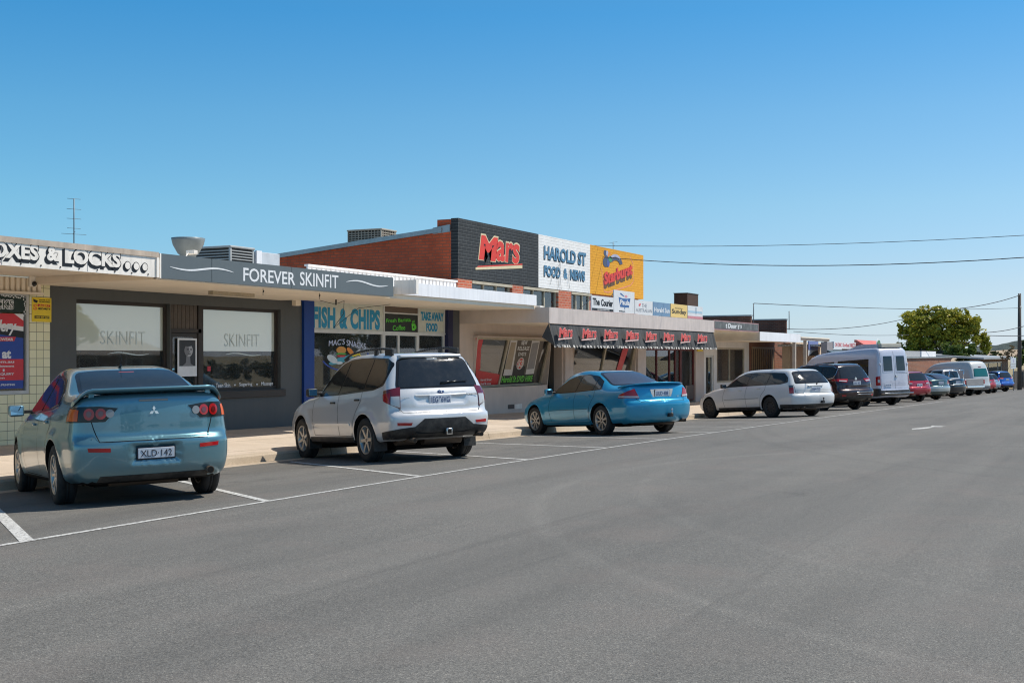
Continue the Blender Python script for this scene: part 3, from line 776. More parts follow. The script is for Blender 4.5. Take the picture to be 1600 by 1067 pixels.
def sedan1():
    pm = carpaint('steel_blue_paint', (.115, .26, .315), .55, .28, .24); S = dict(S1); S['handles'] = [(a, b, pm) for a, b, _ in S['handles']]; S['mirror'] = (1.94, 1.0, pm)
    c = build_car('blue_sedan', S, pm, ((10, .035, .045, 0), ALLOY)); axle(c)
    # tail lamps wrap round the corners
    for s in (1, -1):
        def w3(L): return [(x, s*y, z) for x, y, z in L]
        f = c.patch('tail_light', w3([(-.62, .86, .87), (-.93, .50, .865), (-.92, .36, 1.0), (-.92, .55, 1.025), (-.66, .85, 1.03)]), 'wrap', BLKG, .006, .04)
        c.patch('amber_lens', w3([(-.66, .86, .885), (-.86, .775, .882), (-.86, .76, .995), (-.74, .85, 1.01)]), 'wrap', AMB, .010, .04, parent=f)
        for yy, rr_, mm in ((.675, .062, RED), (.545, .058, RED), (.448, .044, CLR)):
            pts = [(-.93, yy+rr_*cos(a), .948+rr_*.98*sin(a)) for a in [2*pi*k/16 for k in range(16)]]
            c.patch('red_lens' if mm is RED else 'clear_lens', w3(pts), 'wrap', mm if mm is RED else shiny('grey_clear_lens', (.22, .23, .24), .12, .6, .6), .014, .04, parent=f)
            if mm is RED: c.patch('lens_centre', w3([(-.93, yy+rr_*.5*cos(a), .948+rr_*.5*sin(a)) for a in [2*pi*k/12 for k in range(12)]]), 'wrap', REDD, .018, .04, parent=f)
        c.patch('reflector', w3([(-.98, .70, .565), (-.98, .46, .555), (-.98, .46, .595), (-.98, .71, .605)]), 'wrap', RED, .006)
        c.patch('headlight', w3([(3.1, .80, .70), (3.4, .55, .66), (3.45, .5, .76), (3.05, .78, .83)]), 'wrap', CLR, .006)
    # boot spoiler on two feet
    b = MB(); prev = None; N = 28; i = b.mi(pm)
    for k in range(N+1):
        y = -.76+1.52*k/N; e = abs(y)/.76; zc = 1.178-.12*max(0, (e-.80)/.20)**1.8; xc = -.86+.07*e**2+.14*max(0, (e-.8)/.2)**1.5; hw = .105; th = .026
        ring = [Vector((xc+hw*cos(a)-.02*cos(a)**2, y, zc+th*sin(a)+.016*(-cos(a)))) for a in [2*pi*q/10 for q in range(10)]]
        cur = [b.bm.verts.new(v) for v in ring]
        if prev:
            for q in range(10):
                f = b.bm.faces.new((prev[q], prev[(q+1) % 10], cur[(q+1) % 10], cur[q])); f.smooth = True; f.material_index = i
        else: b.bm.faces.new(cur)
        prev = cur
    b.bm.faces.new(prev[::-1]); bmesh.ops.recalc_face_normals(b.bm, faces=b.bm.faces[:])
    for s in (1, -1): b.box(-.82, -.68, s*.60-.03*s, s*.60+.03*s, 1.06, 1.175, pm, .012)
    b.build('boot_spoiler', c.root)
    p_ = c.hit('rear', 0, 1.07, 0); b = MB(); b.box(-.006, .01, -.15, .15, -.012, .012, SMOKE, .004); b.build('brake_light', c.root, p_)
    p_ = c.hit('rear', 0, 1.395, 0); b = MB(); b.box(-.012, .02, -.085, .085, -.012, .008, shiny('pink_lens', (.75, .12, .14), .2), .004); b.build('brake_light', c.root, p_)
    # three-diamond badge
    p_ = c.hit('rear', 0, .955, .004); b = MB()
    for a in (pi/2, pi/2+2*pi/3, pi/2-2*pi/3):
        q = Vector((0, cos(a), sin(a))); r_ = Vector((0, -sin(a), cos(a))); L_ = .056
        b.face([Vector((-.004, 0, 0)), q*L_*.5+r_*L_*.29+Vector((-.004, 0, 0)), q*L_+Vector((-.004, 0, 0)), q*L_*.5-r_*L_*.29+Vector((-.004, 0, 0))], CHR)
    b.build('badge', c.root, p_)
    t1 = TXT('LANCER', -.62, -.42, -.012, .012, 0, CHR, c.root, 'lettering', ext=.002, off=.01, spacing=1.5); p_ = c.hit('rear', .5, .70, .004)
    t1.rotation_euler = (0, 0, -pi/2-.05); t1.location = (p_.x-.004, 0, .70)
    t2 = TXT('ES', .42, .50, -.014, .014, 0, CHR, c.root, 'lettering', ext=.002, off=.02); p_ = c.hit('rear', -.46, .73, .004)
    t2.rotation_euler = (0, 0, -pi/2+.05); t2.location = (p_.x-.004, 0, .72)
    p_ = c.hit('rear', 0, .53, 0); plate(c, p_.x-.012, 0, .525, .372, .107, -.1, 'XLD·142', c.root, PLW, PLD, PLD)
    # shark antenna
    p_ = c.hit('top', .62, 0, 0); b = MB(); b.cyl(p_, p_+Vector((-.06, 0, .03)), .02, .012, 8, BLKG); b.cyl(p_+Vector((-.03, 0, .02)), p_+Vector((-.16, -.0, .17)), .004, .003, 6, BLKG); b.build('antenna', c.root)
    muffler(c, -.66, -.28, .42, .27, .085); exhaust(c, -.56, .31, -.85, .04)
    # dark diffuser under the bumper
    c.patch('lower_valance', [(-.9, .62, .25), (-.95, -.62, .25), (-.95, -.58, .31), (-.95, .58, .31)], 'wrap', BLK, .004)
    return c
c = sedan1(); RA = (9.27+.86*.0, 11.3)
def fromRL(X, Y, h, tr):      # rear axle centre from the outer rear left contact
    a = radians(h); return X+sin(a)*tr, Y-cos(a)*tr
x_, y_ = fromRL(9.32, 10.29, 57.1, .865)
finish(c, 'blue_sedan', x_, y_, 57.1, label='steel blue sedan with a raised boot spoiler, nearest car on the left', cat='car', group='vehicles parked nose-in along the kerb')

# 2 silver wagon-like SUV
S2 = dict(prof=[(-.80, .34), (-.97, .42), (-1.01, .52), (-1.02, .68), (-1.005, .725), (-.945, .745), (-.93, .78), (-.93, .88), (-.915, 1.0), (-.86, 1.12), (-.74, 1.36), (-.62, 1.56), (-.50, 1.63), (-.2, 1.665), (.3, 1.685), (.9, 1.68), (1.3, 1.63), (1.65, 1.45), (2.15, 1.13), (2.35, 1.065), (2.8, 1.02), (3.2, .91), (3.43, .76), (3.52, .60), (3.52, .42), (3.4, .28), (3.1, .25), (1.3, .26), (-.3, .29)],
          width=[(-.2, .74), (.24, .80), (.32, .845), (.5, .878), (.7, .882), (.9, .868), (1.02, .838), (1.15, .79), (1.35, .70), (1.55, .61), (1.7, .54), (3, .4)], wsm=11,
          belt=[(-1, 1.16), (-.2, 1.11), (1.5, 1.03), (3.6, .9)], bref=1.03, ptf=(2.1, .11), ptr=(.4, .05), wb=2.615, R=.345, rr=.222, cf=.36, cr=.16, pr=3.6, k=.075, ghr=.015, flare=.024,
          recess=[(-.42, .42, .865, .985, .022)], lines=[(.62, .006, .0)], track=.77, tw=.215, sill=.32,
          sidewin=[([(-.58, 1.20), (-.60, 1.30), (-.60, 1.47), (-.45, 1.545), (.0, 1.575), (.02, 1.15), (-.35, 1.13)], GLASS_S), [(.08, 1.125), (.05, 1.58), (.5, 1.592), (.92, 1.585), (.98, 1.075)], [(1.04, 1.07), (.98, 1.58), (1.22, 1.545), (1.5, 1.40), (2.0, 1.06)]],
          dlo=[(-.60, 1.16), (-.64, 1.30), (-.63, 1.49), (-.45, 1.57), (.1, 1.61), (.6, 1.622), (1.0, 1.612), (1.27, 1.56), (1.55, 1.41), (2.1, 1.04), (1.0, 1.05), (-.3, 1.10)],
          ws=[(-.72, 1.16), (-.58, 1.56), (.58, 1.56), (.72, 1.16)], rw=[(-.665, 1.12), (-.54, 1.535), (-.3, 1.555), (.3, 1.555), (.54, 1.535), (.665, 1.12)], rwf=1,
          seams=[[(1.01, 1.04), (1.02, .75), (.99, .40)], [(2.05, 1.02), (2.10, .7), (2.02, .40)], [(.99, .40), (2.02, .40)], [(.10, 1.09), (.12, .95), (.28, .80), (.42, .6), (.46, .40), (.99, .40)]],
          rseams=[[(.70, 1.08), (.69, .80), (.64, .74), (-.64, .74), (-.69, .80), (-.70, 1.08)]],
          handles=[(.25, .96, None), (1.22, .93, None)], mirror=(1.94, 1.09, None))
def suv2():
    pm = carpaint('silver_paint', (.70, .705, .71), .22, .30, .16); S = dict(S2); S['handles'] = [(a, b, BLK) for a, b, _ in S['handles']]; S['mirror'] = (1.92, 1.10, BLK)
    c = build_car('silver_wagon', S, pm, ((6, .075, .06, 0), ALLOY)); axle(c)
    for s in (1, -1):
        def w3(L): return [(x, s*y, z) for x, y, z in L]
        f = c.patch('tail_light', w3([(-.70, .86, .92), (-.93, .70, .80), (-.93, .70, 1.13), (-.66, .84, 1.08)]), 'wrap', REDD, .008, .04)
        c.patch('clear_lens', w3([(-.82, .80, .87), (-.93, .712, .82), (-.93, .712, .99), (-.82, .80, .99)]), 'wrap', CLR, .013, .03, parent=f)
        c.patch('red_lens', w3([(-.685, .86, .93), (-.80, .81, .88), (-.80, .81, 1.04), (-.67, .855, 1.03)]), 'wrap', RED, .013, .03, parent=f)
        c.patch('reflector', w3([(-1.0, .80, .555), (-1.0, .56, .55), (-1.0, .54, .59), (-1.0, .80, .60)]), 'wrap', RED, .006)
        c.patch('headlight', w3([(3.0, .82, .78), (3.38, .5, .72), (3.38, .52, .84), (2.95, .80, .93)]), 'wrap', CLR, .006)
        c.patch('side_moulding', [(.55, .56), (1.95, .56), (1.95, .60), (.55, .60)], 'L' if s > 0 else 'Rt', pm, .012)
        c.patch('sill_trim', [(.42, .30), (2.18, .30), (2.18, .375), (.42, .385)], 'L' if s > 0 else 'Rt', BLK, .010)
        # roof rail: low bar on two feet
        b = MB(); pts = [Vector((x, s*.565, z)) for x, z in ((-.46, 1.63), (-.40, 1.69), (-.25, 1.725), (.2, 1.742), (.7, 1.735), (1.1, 1.70), (1.36, 1.63))]
        sm = [Vector(q) for q in catmull([tuple(p) for p in pts], 6, False)]
        b.tube(sm, .019, BLK, 8)
        for x, hw_ in ((-.34, .12), (.12, .05), (1.25, .07)):
            b.box(x-hw_, x+hw_, s*.565-.022, s*.565+.022, 1.60, 1.725 if x < 1 else 1.66, BLK, .012)
        b.build('roof_rail', c.root)
        b = MB(); b.box(-.36, -.34, s*.775-.11, s*.775+.11, .17, .44, BLK, .004); b.build('mud_flap', c.root)
        b = MB(); b.box(2.24, 2.26, s*.775-.11, s*.775+.11, .17, .40, BLK, .004); b.build('mud_flap', c.root)
    # black lower bumper: high in the middle, low at the corners
    c.patch('lower_bumper', [(-.6, .87, .35), (-1.0, .5, .36), (-1.0, -.5, .36), (-.6, -.87, .35), (-.6, -.87, .46), (-.95, -.72, .51), (-1.0, -.50, .53), (-1.0, -.34, .645), (-1.0, .34, .645), (-1.0, .50, .53), (-.95, .72, .51), (-.6, .87, .46)], 'wrap', BLK, .006, .04)
    b = MB(); p_ = c.hit('rear', -.02, .44, .0)
    b.box(-.10, .18, -.035, .035, -.035, .035, BLK, .006); b.box(-.125, -.095, -.05, .05, -.05, .05, CHR, .01); b.box(-.13, -.11, -.03, .03, -.03, .03, UNDER); b.box(-.0, .06, -.5, .5, -.02, .03, UNDER)
    b.build('tow_hitch', c.root, p_)
    # spoiler lip, wiper, plate, badge, high brake light
    p_ = c.hit('rear', 0, 1.575, .0); b = MB(); b.box(-.03, .14, -.53, .53, -.01, .035, pm, .02); b.build('roof_spoiler', c.root, p_+Vector((-.0, 0, .005)))
    b = MB(); b.box(-.012, .005, -.09, .09, -.014, .014, CLR, .005); b.build('brake_light', c.root, p_+Vector((-.035, .0, -.03)))
    p_ = c.hit('rear', -.20, 1.175, .02); b = MB()
    b.cyl(Vector((0, .17, -.03)), Vector((-.015, -.02, .02)), .016, .012, 8, BLKG); b.cyl(Vector((-.01, .17, -.005)), Vector((.015, -.30, .015)), .012, .010, 8, BLKG); b.build('rear_wiper', c.root, p_)
    p_ = c.hit('rear', 0, 1.035, .004); b = MB(); b.sphere((0, 0, 0), .055, CHR, 16, (.14, 1.15, .62)); b.sphere((-.004, 0, 0), .048, PLB, 16, (.14, 1.12, .56)); 
    for yy, zz, r_ in ((.028, .006, .009), (-.012, .013, .006), (-.012, -.01, .006), (-.034, .006, .006), (.0, -.004, .005), (-.032, -.010, .005)): b.sphere((-.012, yy, zz), r_, CHR, 8, (.4, 1, 1))
    b.build('badge', c.root, p_)
    b = MB(); p_ = c.hit('rear', 0, .92, 0); plate(c, p_.x-.01, 0.02, .925, .372, .134, -.08, '1EG  6VG', c.root, PLW, PLB)
    q = MB(); q.face([(-.0, .016, .014), (0, -.016, .014), (0, 0, -.018)], PLB); q.build('badge', c.root, (p_.x-.024, .025, .955))
    b = MB(); b.box(-.012, .012, -.44, .44, -.014, .014, pm, .01); p_ = c.hit('rear', 0, .99, 0); b.build('tailgate_trim', c.root, p_)
    t1 = TXT('FORESTER', .44, .66, -.013, .013, 0, CHR, c.root, 'lettering', ext=.003, off=.015); p_ = c.hit('rear', -.55, .985, .004)
    t1.rotation_euler = (0, 0, -pi/2+.12); t1.location = (p_.x-.07, 0, .985)
    t1 = TXT('SUBARU', -.66, -.50, -.008, .008, 0, CHR, c.root, 'lettering', ext=.003, off=.01); p_ = c.hit('rear', .58, .97, .004)
    t1.rotation_euler = (0, 0, -pi/2-.12); t1.location = (p_.x-.07, 0, .965)
    exhaust(c, .52, .33, -.9, .035); exhaust(c, -.62, .37, -.9, .035); muffler(c, -.62, -.45, .2, .33, .09); muffler(c, -.55, .3, .62, .33, .08)
    return c
c = suv2(); x_, y_ = fromRL(15.63, 10.56, 58.4, .87)
finish(c, 'silver_wagon', x_, y_, 58.4, label='silver high-riding wagon with black roof rails, tow hitch and sun glinting on its rear window', cat='car', group='vehicles parked nose-in along the kerb')

# 3 bright blue sedan with flush spoiler
S3 = dict(prof=[(-1.0, .26), (-1.12, .36), (-1.155, .50), (-1.16, .67), (-1.14, .71), (-1.085, .73), (-1.07, .85), (-1.045, 1.0), (-.99, 1.058), (-.75, 1.045), (-.45, 1.05), (-.25, 1.09), (.15, 1.26), (.5, 1.385), (.9, 1.435), (1.3, 1.435), (1.65, 1.37), (2.1, 1.14), (2.4, 1.0), (2.9, .93), (3.4, .81), (3.66, .68), (3.75, .54), (3.75, .36), (3.6, .22), (3.2, .19), (1.3, .185), (-.5, .22)],
          width=[(-.2, .74), (.2, .82), (.3, .88), (.45, .915), (.6, .92), (.75, .905), (.88, .865), (.96, .82), (1.1, .74), (1.3, .61), (1.42, .53), (3, .3)], wsm=11,
          belt=[(-1, .96), (0, .95), (1.5, .91), (3.6, .80)], bref=.91, ptf=(2.0, .12), ptr=(.5, .09), wb=2.829, R=.33, rr=.225, cf=.42, cr=.26, pr=2.8, k=.09, ghr=.03,
          lines=[(.60, .006, 0)], track=.80, recess=[(-.24, .24, .80, .935, .02)],
          dlo=[(.02, 1.0), (.10, 1.17), (.40, 1.30), (.8, 1.35), (1.25, 1.345), (1.6, 1.26), (2.15, .945), (1.2, .955)],
          sidewin=[[(.08, 1.02), (.15, 1.15), (.28, 1.23), (.33, .99)], [(.38, .99), (.33, 1.24), (.5, 1.295), (.8, 1.325), (.98, 1.325), (1.02, .975)], [(1.09, .975), (1.05, 1.325), (1.25, 1.32), (1.55, 1.24), (2.02, .96)]],
          ws=[(-.72, 1.03), (-.55, 1.36), (.55, 1.36), (.72, 1.03)], rw=[(-.62, 1.09), (-.50, 1.35), (-.3, 1.37), (.3, 1.37), (.50, 1.35), (.62, 1.09)],
          seams=[[(1.05, .95), (1.06, .7), (1.04, .27)], [(2.1, .92), (2.14, .6), (2.05, .27)], [(1.04, .27), (2.05, .27)], [(.28, .97), (.26, .85), (.40, .66), (.48, .3)], [(.5, .58), (2.1, .56)]],
          rseams=[[(.74, 1.0), (.62, .76), (.56, .70), (-.56, .70), (-.62, .76), (-.74, 1.0)]],
          handles=[(.5, .87, None), (1.35, .84, None)], mirror=(2.05, .98, None), rwm=shiny('purple_tint_rear_glass', (.045, .055, .085), .05, .6, 0, .05))
def sedan3(pm, wheel, S=S3, name='bright_blue_sedan', res=1, detail=True, ptxt='UUD·408', frame=CHR):
    S = dict(S); S['handles'] = [(a, b, pm) for a, b, _ in S['handles']]; S['mirror'] = (*S['mirror'][:2], pm)
    c = build_car(name, S, pm, wheel, res); axle(c)
    for s in (1, -1):
        def w3(L): return [(x, s*y, z) for x, y, z in L]
        f = c.patch('tail_light', w3([(-.70, .90, .80), (-1.07, .58, .78), (-1.04, .68, .985), (-.92, .78, .94), (-.72, .88, .86)]), 'wrap', RED, .008, .04)
        c.patch('clear_lens', w3([(-.72, .89, .81), (-1.07, .60, .79), (-1.07, .60, .825), (-.72, .89, .84)]), 'wrap', CLR, .013, .04, parent=f)
        c.patch('headlight', w3([(3.2, .82, .66), (3.6, .55, .60), (3.6, .5, .72), (3.15, .80, .78)]), 'wrap', CLR, .006)
        c.patch('sill_trim', [(.45, .24), (2.35, .24), (2.35, .30), (.45, .31)], 'L' if s > 0 else 'Rt', pm, .02)
    p_ = c.hit('rear', 0, .86, 0); plate(c, p_.x-.015, 0, .87, .372, .134, -.06, ptxt, c.root, PLW, PLB, PLD if detail else None)
    if detail:
        b = MB(); b.prism([(-.30, .075), (.30, .075), (.25, -.105), (-.25, -.105)], 'x', 0, .02, CHR); b.build('plate_surround', c.root, (p_.x-.012, 0, .885))
        # lip spoiler
        b = MB(); prev = None; N = 30; i = b.mi(pm)
        for k in range(N+1):
            y = -.80+1.6*k/N; e = abs(y)/.80; zc = 1.082-.05*e**3; xc = -1.02+.36*e**3.2; hw = .08+.02*e; th = .018
            ring = [Vector((xc+hw*cos(a), y, zc+th*sin(a)-.02*cos(a))) for a in [2*pi*q/10 for q in range(10)]]
            cur = [b.bm.verts.new(v) for v in ring]
            if prev:
                for q in range(10):
                    f = b.bm.faces.new((prev[q], prev[(q+1) % 10], cur[(q+1) % 10], cur[q])); f.smooth = True; f.material_index = i
            else: b.bm.faces.new(cur)
            prev = cur
        b.bm.faces.new(prev[::-1]); bmesh.ops.recalc_face_normals(b.bm, faces=b.bm.faces[:])
        b.build('boot_spoiler', c.root)
        p_ = c.hit('rear', -.12, .42, 0); b = MB(); b.box(-.08, .1, -.05, .05, -.06, .02, BLK, .01); b.cyl((-.09, 0, 0), (-.09, 0, .08), .016, .014, 10, CHR); b.sphere((-.09, 0, .10), .026, CHR, 12); b.build('tow_ball', c.root, p_)
        for y in (.55, .2, -.2, -.55):
            p_ = c.hit('rear', y, .56, .001); b = MB(); b.cyl((-.003, 0, 0), (.004, 0, 0), .012, .012, 10, pm); b.build('parking_sensor', c.root, p_)
        p_ = c.hit('rear', -.42, .80, .004); t1 = TXT('XT', .40, .46, -.012, .012, 0, CHR, c.root, 'lettering', ext=.003, off=.02); t1.rotation_euler = (0, 0, -pi/2+.1); t1.location = (p_.x-.05, 0, .80)
    exhaust(c, -.55, .27, -1.0, .035); muffler(c, -.7, -.5, .3, .27, .09)
    return c
c = sedan3(carpaint('bright_blue_paint', (.016, .32, .54), .40, .30, .08), ((8, .022, .034, .12), ALLOY))
x_, y_ = fromRL(24.53, 10.40, 56.8, .885)
finish(c, 'bright_blue_sedan', x_, y_, 56.8, label='bright cyan blue sedan with a low lip spoiler and chrome plate surround', cat='car', group='vehicles parked nose-in along the kerb')

# 4 white estate wagon
S4 = dict(prof=[(-1.0, .27), (-1.13, .38), (-1.165, .50), (-1.17, .64), (-1.145, .675), (-1.09, .70), (-1.08, .85), (-1.04, .97), (-.94, 1.12), (-.74, 1.34), (-.62, 1.42), (-.4, 1.455), (.2, 1.485), (.9, 1.49), (1.4, 1.46), (1.75, 1.36), (2.2, 1.13), (2.5, 1.0), (3.0, .93), (3.5, .80), (3.75, .66), (3.83, .52), (3.82, .34), (3.65, .22), (3.2, .2), (1.3, .19), (-.5, .23)],
          width=[(-.2, .74), (.2, .82), (.3, .88), (.45, .91), (.6, .915), (.75, .90), (.88, .86), (.96, .82), (1.1, .75), (1.3, .64), (1.45, .55), (3, .3)], wsm=11,
          belt=[(-1, .98), (0, .97), (1.5, .92), (3.6, .80)], bref=.92, ptf=(2.0, .12), ptr=(.5, .06), wb=2.94, R=.325, rr=.205, cf=.42, cr=.22, pr=3.0, k=.08, ghr=.02, lines=[(.60, .006, 0)], track=.80,
          dlo=[(-.72, 1.05), (-.66, 1.2), (-.45, 1.34), (0, 1.37), (.9, 1.40), (1.35, 1.385), (1.7, 1.29), (2.2, .97), (1.2, .985), (-.4, 1.0)],
          sidewin=[[(-.62, 1.07), (-.57, 1.19), (-.42, 1.31), (.0, 1.345), (.12, 1.35), (.14, 1.03)], [(.2, 1.03), (.18, 1.35), (.6, 1.37), (1.0, 1.37), (1.06, 1.005)], [(1.14, 1.005), (1.1, 1.37), (1.35, 1.36), (1.62, 1.28), (2.08, .985)]],
          ws=[(-.72, 1.04), (-.56, 1.39), (.56, 1.39), (.72, 1.04)], rw=[(-.65, 1.02), (-.53, 1.345), (-.3, 1.37), (.3, 1.37), (.53, 1.345), (.65, 1.02)],
          seams=[[(1.1, .97), (1.12, .7), (1.08, .3)], [(2.18, .93), (2.22, .6), (2.12, .3)], [(1.08, .3), (2.12, .3)], [(.22, 1.0), (.22, .85), (.38, .68), (.48, .3)], [(.5, .60), (2.15, .58)]],
          rseams=[[(.74, .98), (.72, .72), (-.72, .72), (-.74, .98)]], handles=[(.5, .90, None), (1.4, .87, None)], mirror=(2.12, 1.0, None))
def wagon4():
    pm = carpaint('off_white_paint', (.74, .735, .72), .0, .35, .14); S = dict(S4); S['handles'] = [(a, b, pm) for a, b, _ in S['handles']]; S['mirror'] = (2.1, 1.0, BLK)
    c = build_car('white_estate', S, pm, ('cap', STEELW), .9); axle(c)
    for s in (1, -1):
        def w3(L): return [(x, s*y, z) for x, y, z in L]
        f = c.patch('tail_light', w3([(-.86, .86, .72), (-1.0, .80, .72), (-1.0, .80, .96), (-.86, .86, .96)]), 'wrap', RED, .010, .04)
        c.patch('smoked_lens', w3([(-.86, .86, .885), (-1.0, .80, .885), (-1.0, .80, .96), (-.86, .86, .96)]), 'wrap', SMOKE, .015, .04, parent=f)
        c.patch('headlight', w3([(3.2, .82, .66), (3.65, .55, .60), (3.65, .5, .72), (3.15, .80, .78)]), 'wrap', CLR, .006)
        c.patch('sill_trim', [(.45, .235), (2.45, .235), (2.45, .325), (.45, .335)], 'L' if s > 0 else 'Rt', BLK, .010)
    c.patch('lower_bumper', [(-.45, .88, .26), (-1.0, .5, .27), (-1.0, -.5, .27), (-.45, -.88, .26), (-.45, -.88, .39), (-1.1, -.5, .38), (-1.1, .5, .38), (-.45, .88, .39)], 'wrap', BLK, .008, .05)
    p_ = c.hit('rear', 0, .84, 0); plate(c, p_.x-.012, 0, .82, .372, .134, -.06, 'SHM·713', c.root, PLW, PLB)
    b = MB(); b.box(-.035, .01, -.30, .30, -.02, .018, pm, .012); p_ = c.hit('rear', 0, .93, 0); b.build('tailgate_trim', c.root, p_)
    p_ = c.hit('rear', -.1, 1.02, .03); b = MB(); b.cyl((0, 0, -.06), (.09, -.26, .12), .010, .008, 8, BLKG); b.cyl((.0, .02, -.08), (.0, 0, -.03), .02, .02, 8, BLKG); b.build('rear_wiper', c.root, p_)
    p_ = c.hit('rear', -.15, .44, 0); b = MB(); b.box(-.10, .1, -.04, .04, -.05, .03, BLK, .01); b.cyl((-.09, 0, 0), (-.09, 0, .08), .016, .014, 10, BLK); b.sphere((-.09, 0, .10), .026, BLK, 10); b.build('tow_ball', c.root, p_)
    p_ = c.hit('top', 1.35, 0, 0); exhaust(c, .5, .27, -1.0, .03); muffler(c, -.7, -.3, .4, .27, .09)
    return c
c = wagon4(); x_, y_ = fromRL(36.84, 10.0, 56.8, .885)
finish(c, 'white_estate', x_, y_, 56.8, label='off-white estate car with dark wheel covers and red tail lamps, sun glinting on its tailgate', cat='car', group='vehicles parked nose-in along the kerb')

# 5.. the row beyond
def SUVS(L0=1.0, H=1.76, wb=2.8, **k):
    s = H/1.685
    S = dict(S2); S['prof'] = [(x*(wb/2.615) if x > 0 else x*L0, z if z < .6 else .6+(z-.6)*(H-.6)/(1.685-.6)) for x, z in S2['prof']]
    q = (H-.6)/(1.685-.6); fz = lambda z: z if z < .6 else .6+(z-.6)*q; fx_ = lambda x: x*(wb/2.615) if x > 0 else x*L0
    S['width'] = [(fz(z), w_*k.get('ws', 1.04)) for z, w_ in S2['width']]; S['bref'] = fz(1.03); S['belt'] = [(fx_(a), fz(b)) for a, b in S2['belt']]
    S['sidewin'] = [[(fx_(a), fz(b)) for a, b in (g[0] if isinstance(g, tuple) else g)] for g in S2['sidewin']]; S['dlo'] = [(fx_(a), fz(b)) for a, b in S2['dlo']]
    S['ws'] = [(a*1.04, fz(b)) for a, b in S2['ws']]; S['rw'] = [(a*1.02, fz(b)) for a, b in S2['rw']]; S['wb'] = wb; S['track'] = .81; S['recess'] = []
    S['seams'] = [[(fx_(a), fz(b)) for a, b in g] for g in S2['seams']]; S['rseams'] = [[(a, fz(b)) for a, b in g] for g in S2['rseams']]
    S['handles'] = [(fx_(a), fz(b), None) for a, b, _ in S2['handles']]; S['mirror'] = (fx_(1.92), fz(1.1), None); S['fz'] = fz
    S.update({a: b for a, b in k.items() if a not in ('ws',)}); return S
def suvX(name, pm, wheel, S, res, lampz=(.98, 1.12), wrapin=.42, ptxt='', lower=BLK):
    S = dict(S); S['handles'] = [(a, b, pm) for a, b, _ in S['handles']]; S['mirror'] = (*S['mirror'][:2], pm)
    c = build_car(name, S, pm, wheel, res); axle(c); z0, z1 = lampz
    for s in (1, -1):
        def w3(L): return [(x, s*y, z) for x, y, z in L]
        f = c.patch('tail_light', w3([(-.55, .88, z1-.05), (-.93, wrapin+.08, z0-.02), (-.93, wrapin, z1), (-.60, .86, z1+.01)]), 'wrap', RED, .010, .04)
        c.patch('clear_lens', w3([(-.86, .78, z0+.03), (-.93, wrapin+.10, z0+.01), (-.93, wrapin+.07, z0+.05), (-.86, .78, z0+.07)]), 'wrap', CLR, .015, .04, parent=f)
        c.patch('reflector', w3([(-1.0, .80, .50), (-1.0, .62, .50), (-1.0, .62, .56), (-1.0, .80, .57)]), 'wrap', RED, .008)
        c.patch('headlight', w3([(3.0, .82, .78), (3.38, .5, .72), (3.38, .52, .84), (2.95, .80, .93)]), 'wrap', CLR, .006)
        b = MB(); sm = [Vector((x, s*.60, c.hit('top', x, s*.60, .04).z)) for x in (-.45, 0, .5, 1.0, 1.3)]; b.tube(sm, .014, CHR if lower is BLK else BLK, 6); b.build('roof_rail', c.root)
    c.patch('lower_bumper', [(-.5, .9, .33), (-1.0, .5, .34), (-1.0, -.5, .34), (-.5, -.9, .33), (-.5, -.9, .45), (-1.0, -.5, .50), (-1.0, .5, .50), (-.5, .9, .45)], 'wrap', lower, .008, .05)
    p_ = c.hit('rear', 0, z0-.03, 0); plate(c, p_.x-.01, 0, z0-.05, .372, .13, -.05, ptxt, c.root, PLW, PLB)
    exhaust(c, -.55, .33, -.9, .04); exhaust(c, .55, .33, -.9, .04)
    return c
def rowplace(c, name, px, Y, h, tr=.85, **k):
    """px: picture column of the rear right wheel, used to find how far up the street the bay is"""
    u = (px-800)/F; X = Y*(CP+u*SP)/(SP-u*CP); a = radians(h); X -= sin(a)*tr; Y += cos(a)*tr
    finish(c, name, X, Y, h, cat=k.pop('cat', 'car'), group='vehicles parked nose-in along the kerb', **k); return X, Y
c = suvX('maroon_suv', carpaint('dark_maroon_paint', (.028, .006, .008), .3, .28, .06), ((5, .05, .06, .15), ALLOY), SUVS(1.04, 1.74, 2.86, R=.36, rr=.25, ghr=.06), .8, (1.03, 1.14), .40, '1MX 4KR')
for y0, z_ in ((0, .64), (0, .56)):
    p_ = c.hit('rear', -.25, z_, .005); b = MB(); b.box(-.01, .01, -.36, .36, -.012, .012, CHR, .006); b.build('bumper_trim', c.root, p_)
p_ = c.hit('rear', 0, 1.13, .006); b = MB(); b.cyl((0, 0, 0), (-.012, 0, 0), .06, .055, 16, CHR); b.build('badge', c.root, p_)
c.ribbon([[(-.62, 1.20), (-.68, 1.34), (-.66, 1.52), (-.45, 1.62), (.3, 1.66)], [(-.62, 1.20), (-.2, 1.13), (.4, 1.10)]], 'L', .02, CHR, 'window_trim', .008)
rowplace(c, 'maroon_suv', 1337, 9.45, 57, label='dark maroon SUV with chrome trim parked behind the white estate', )

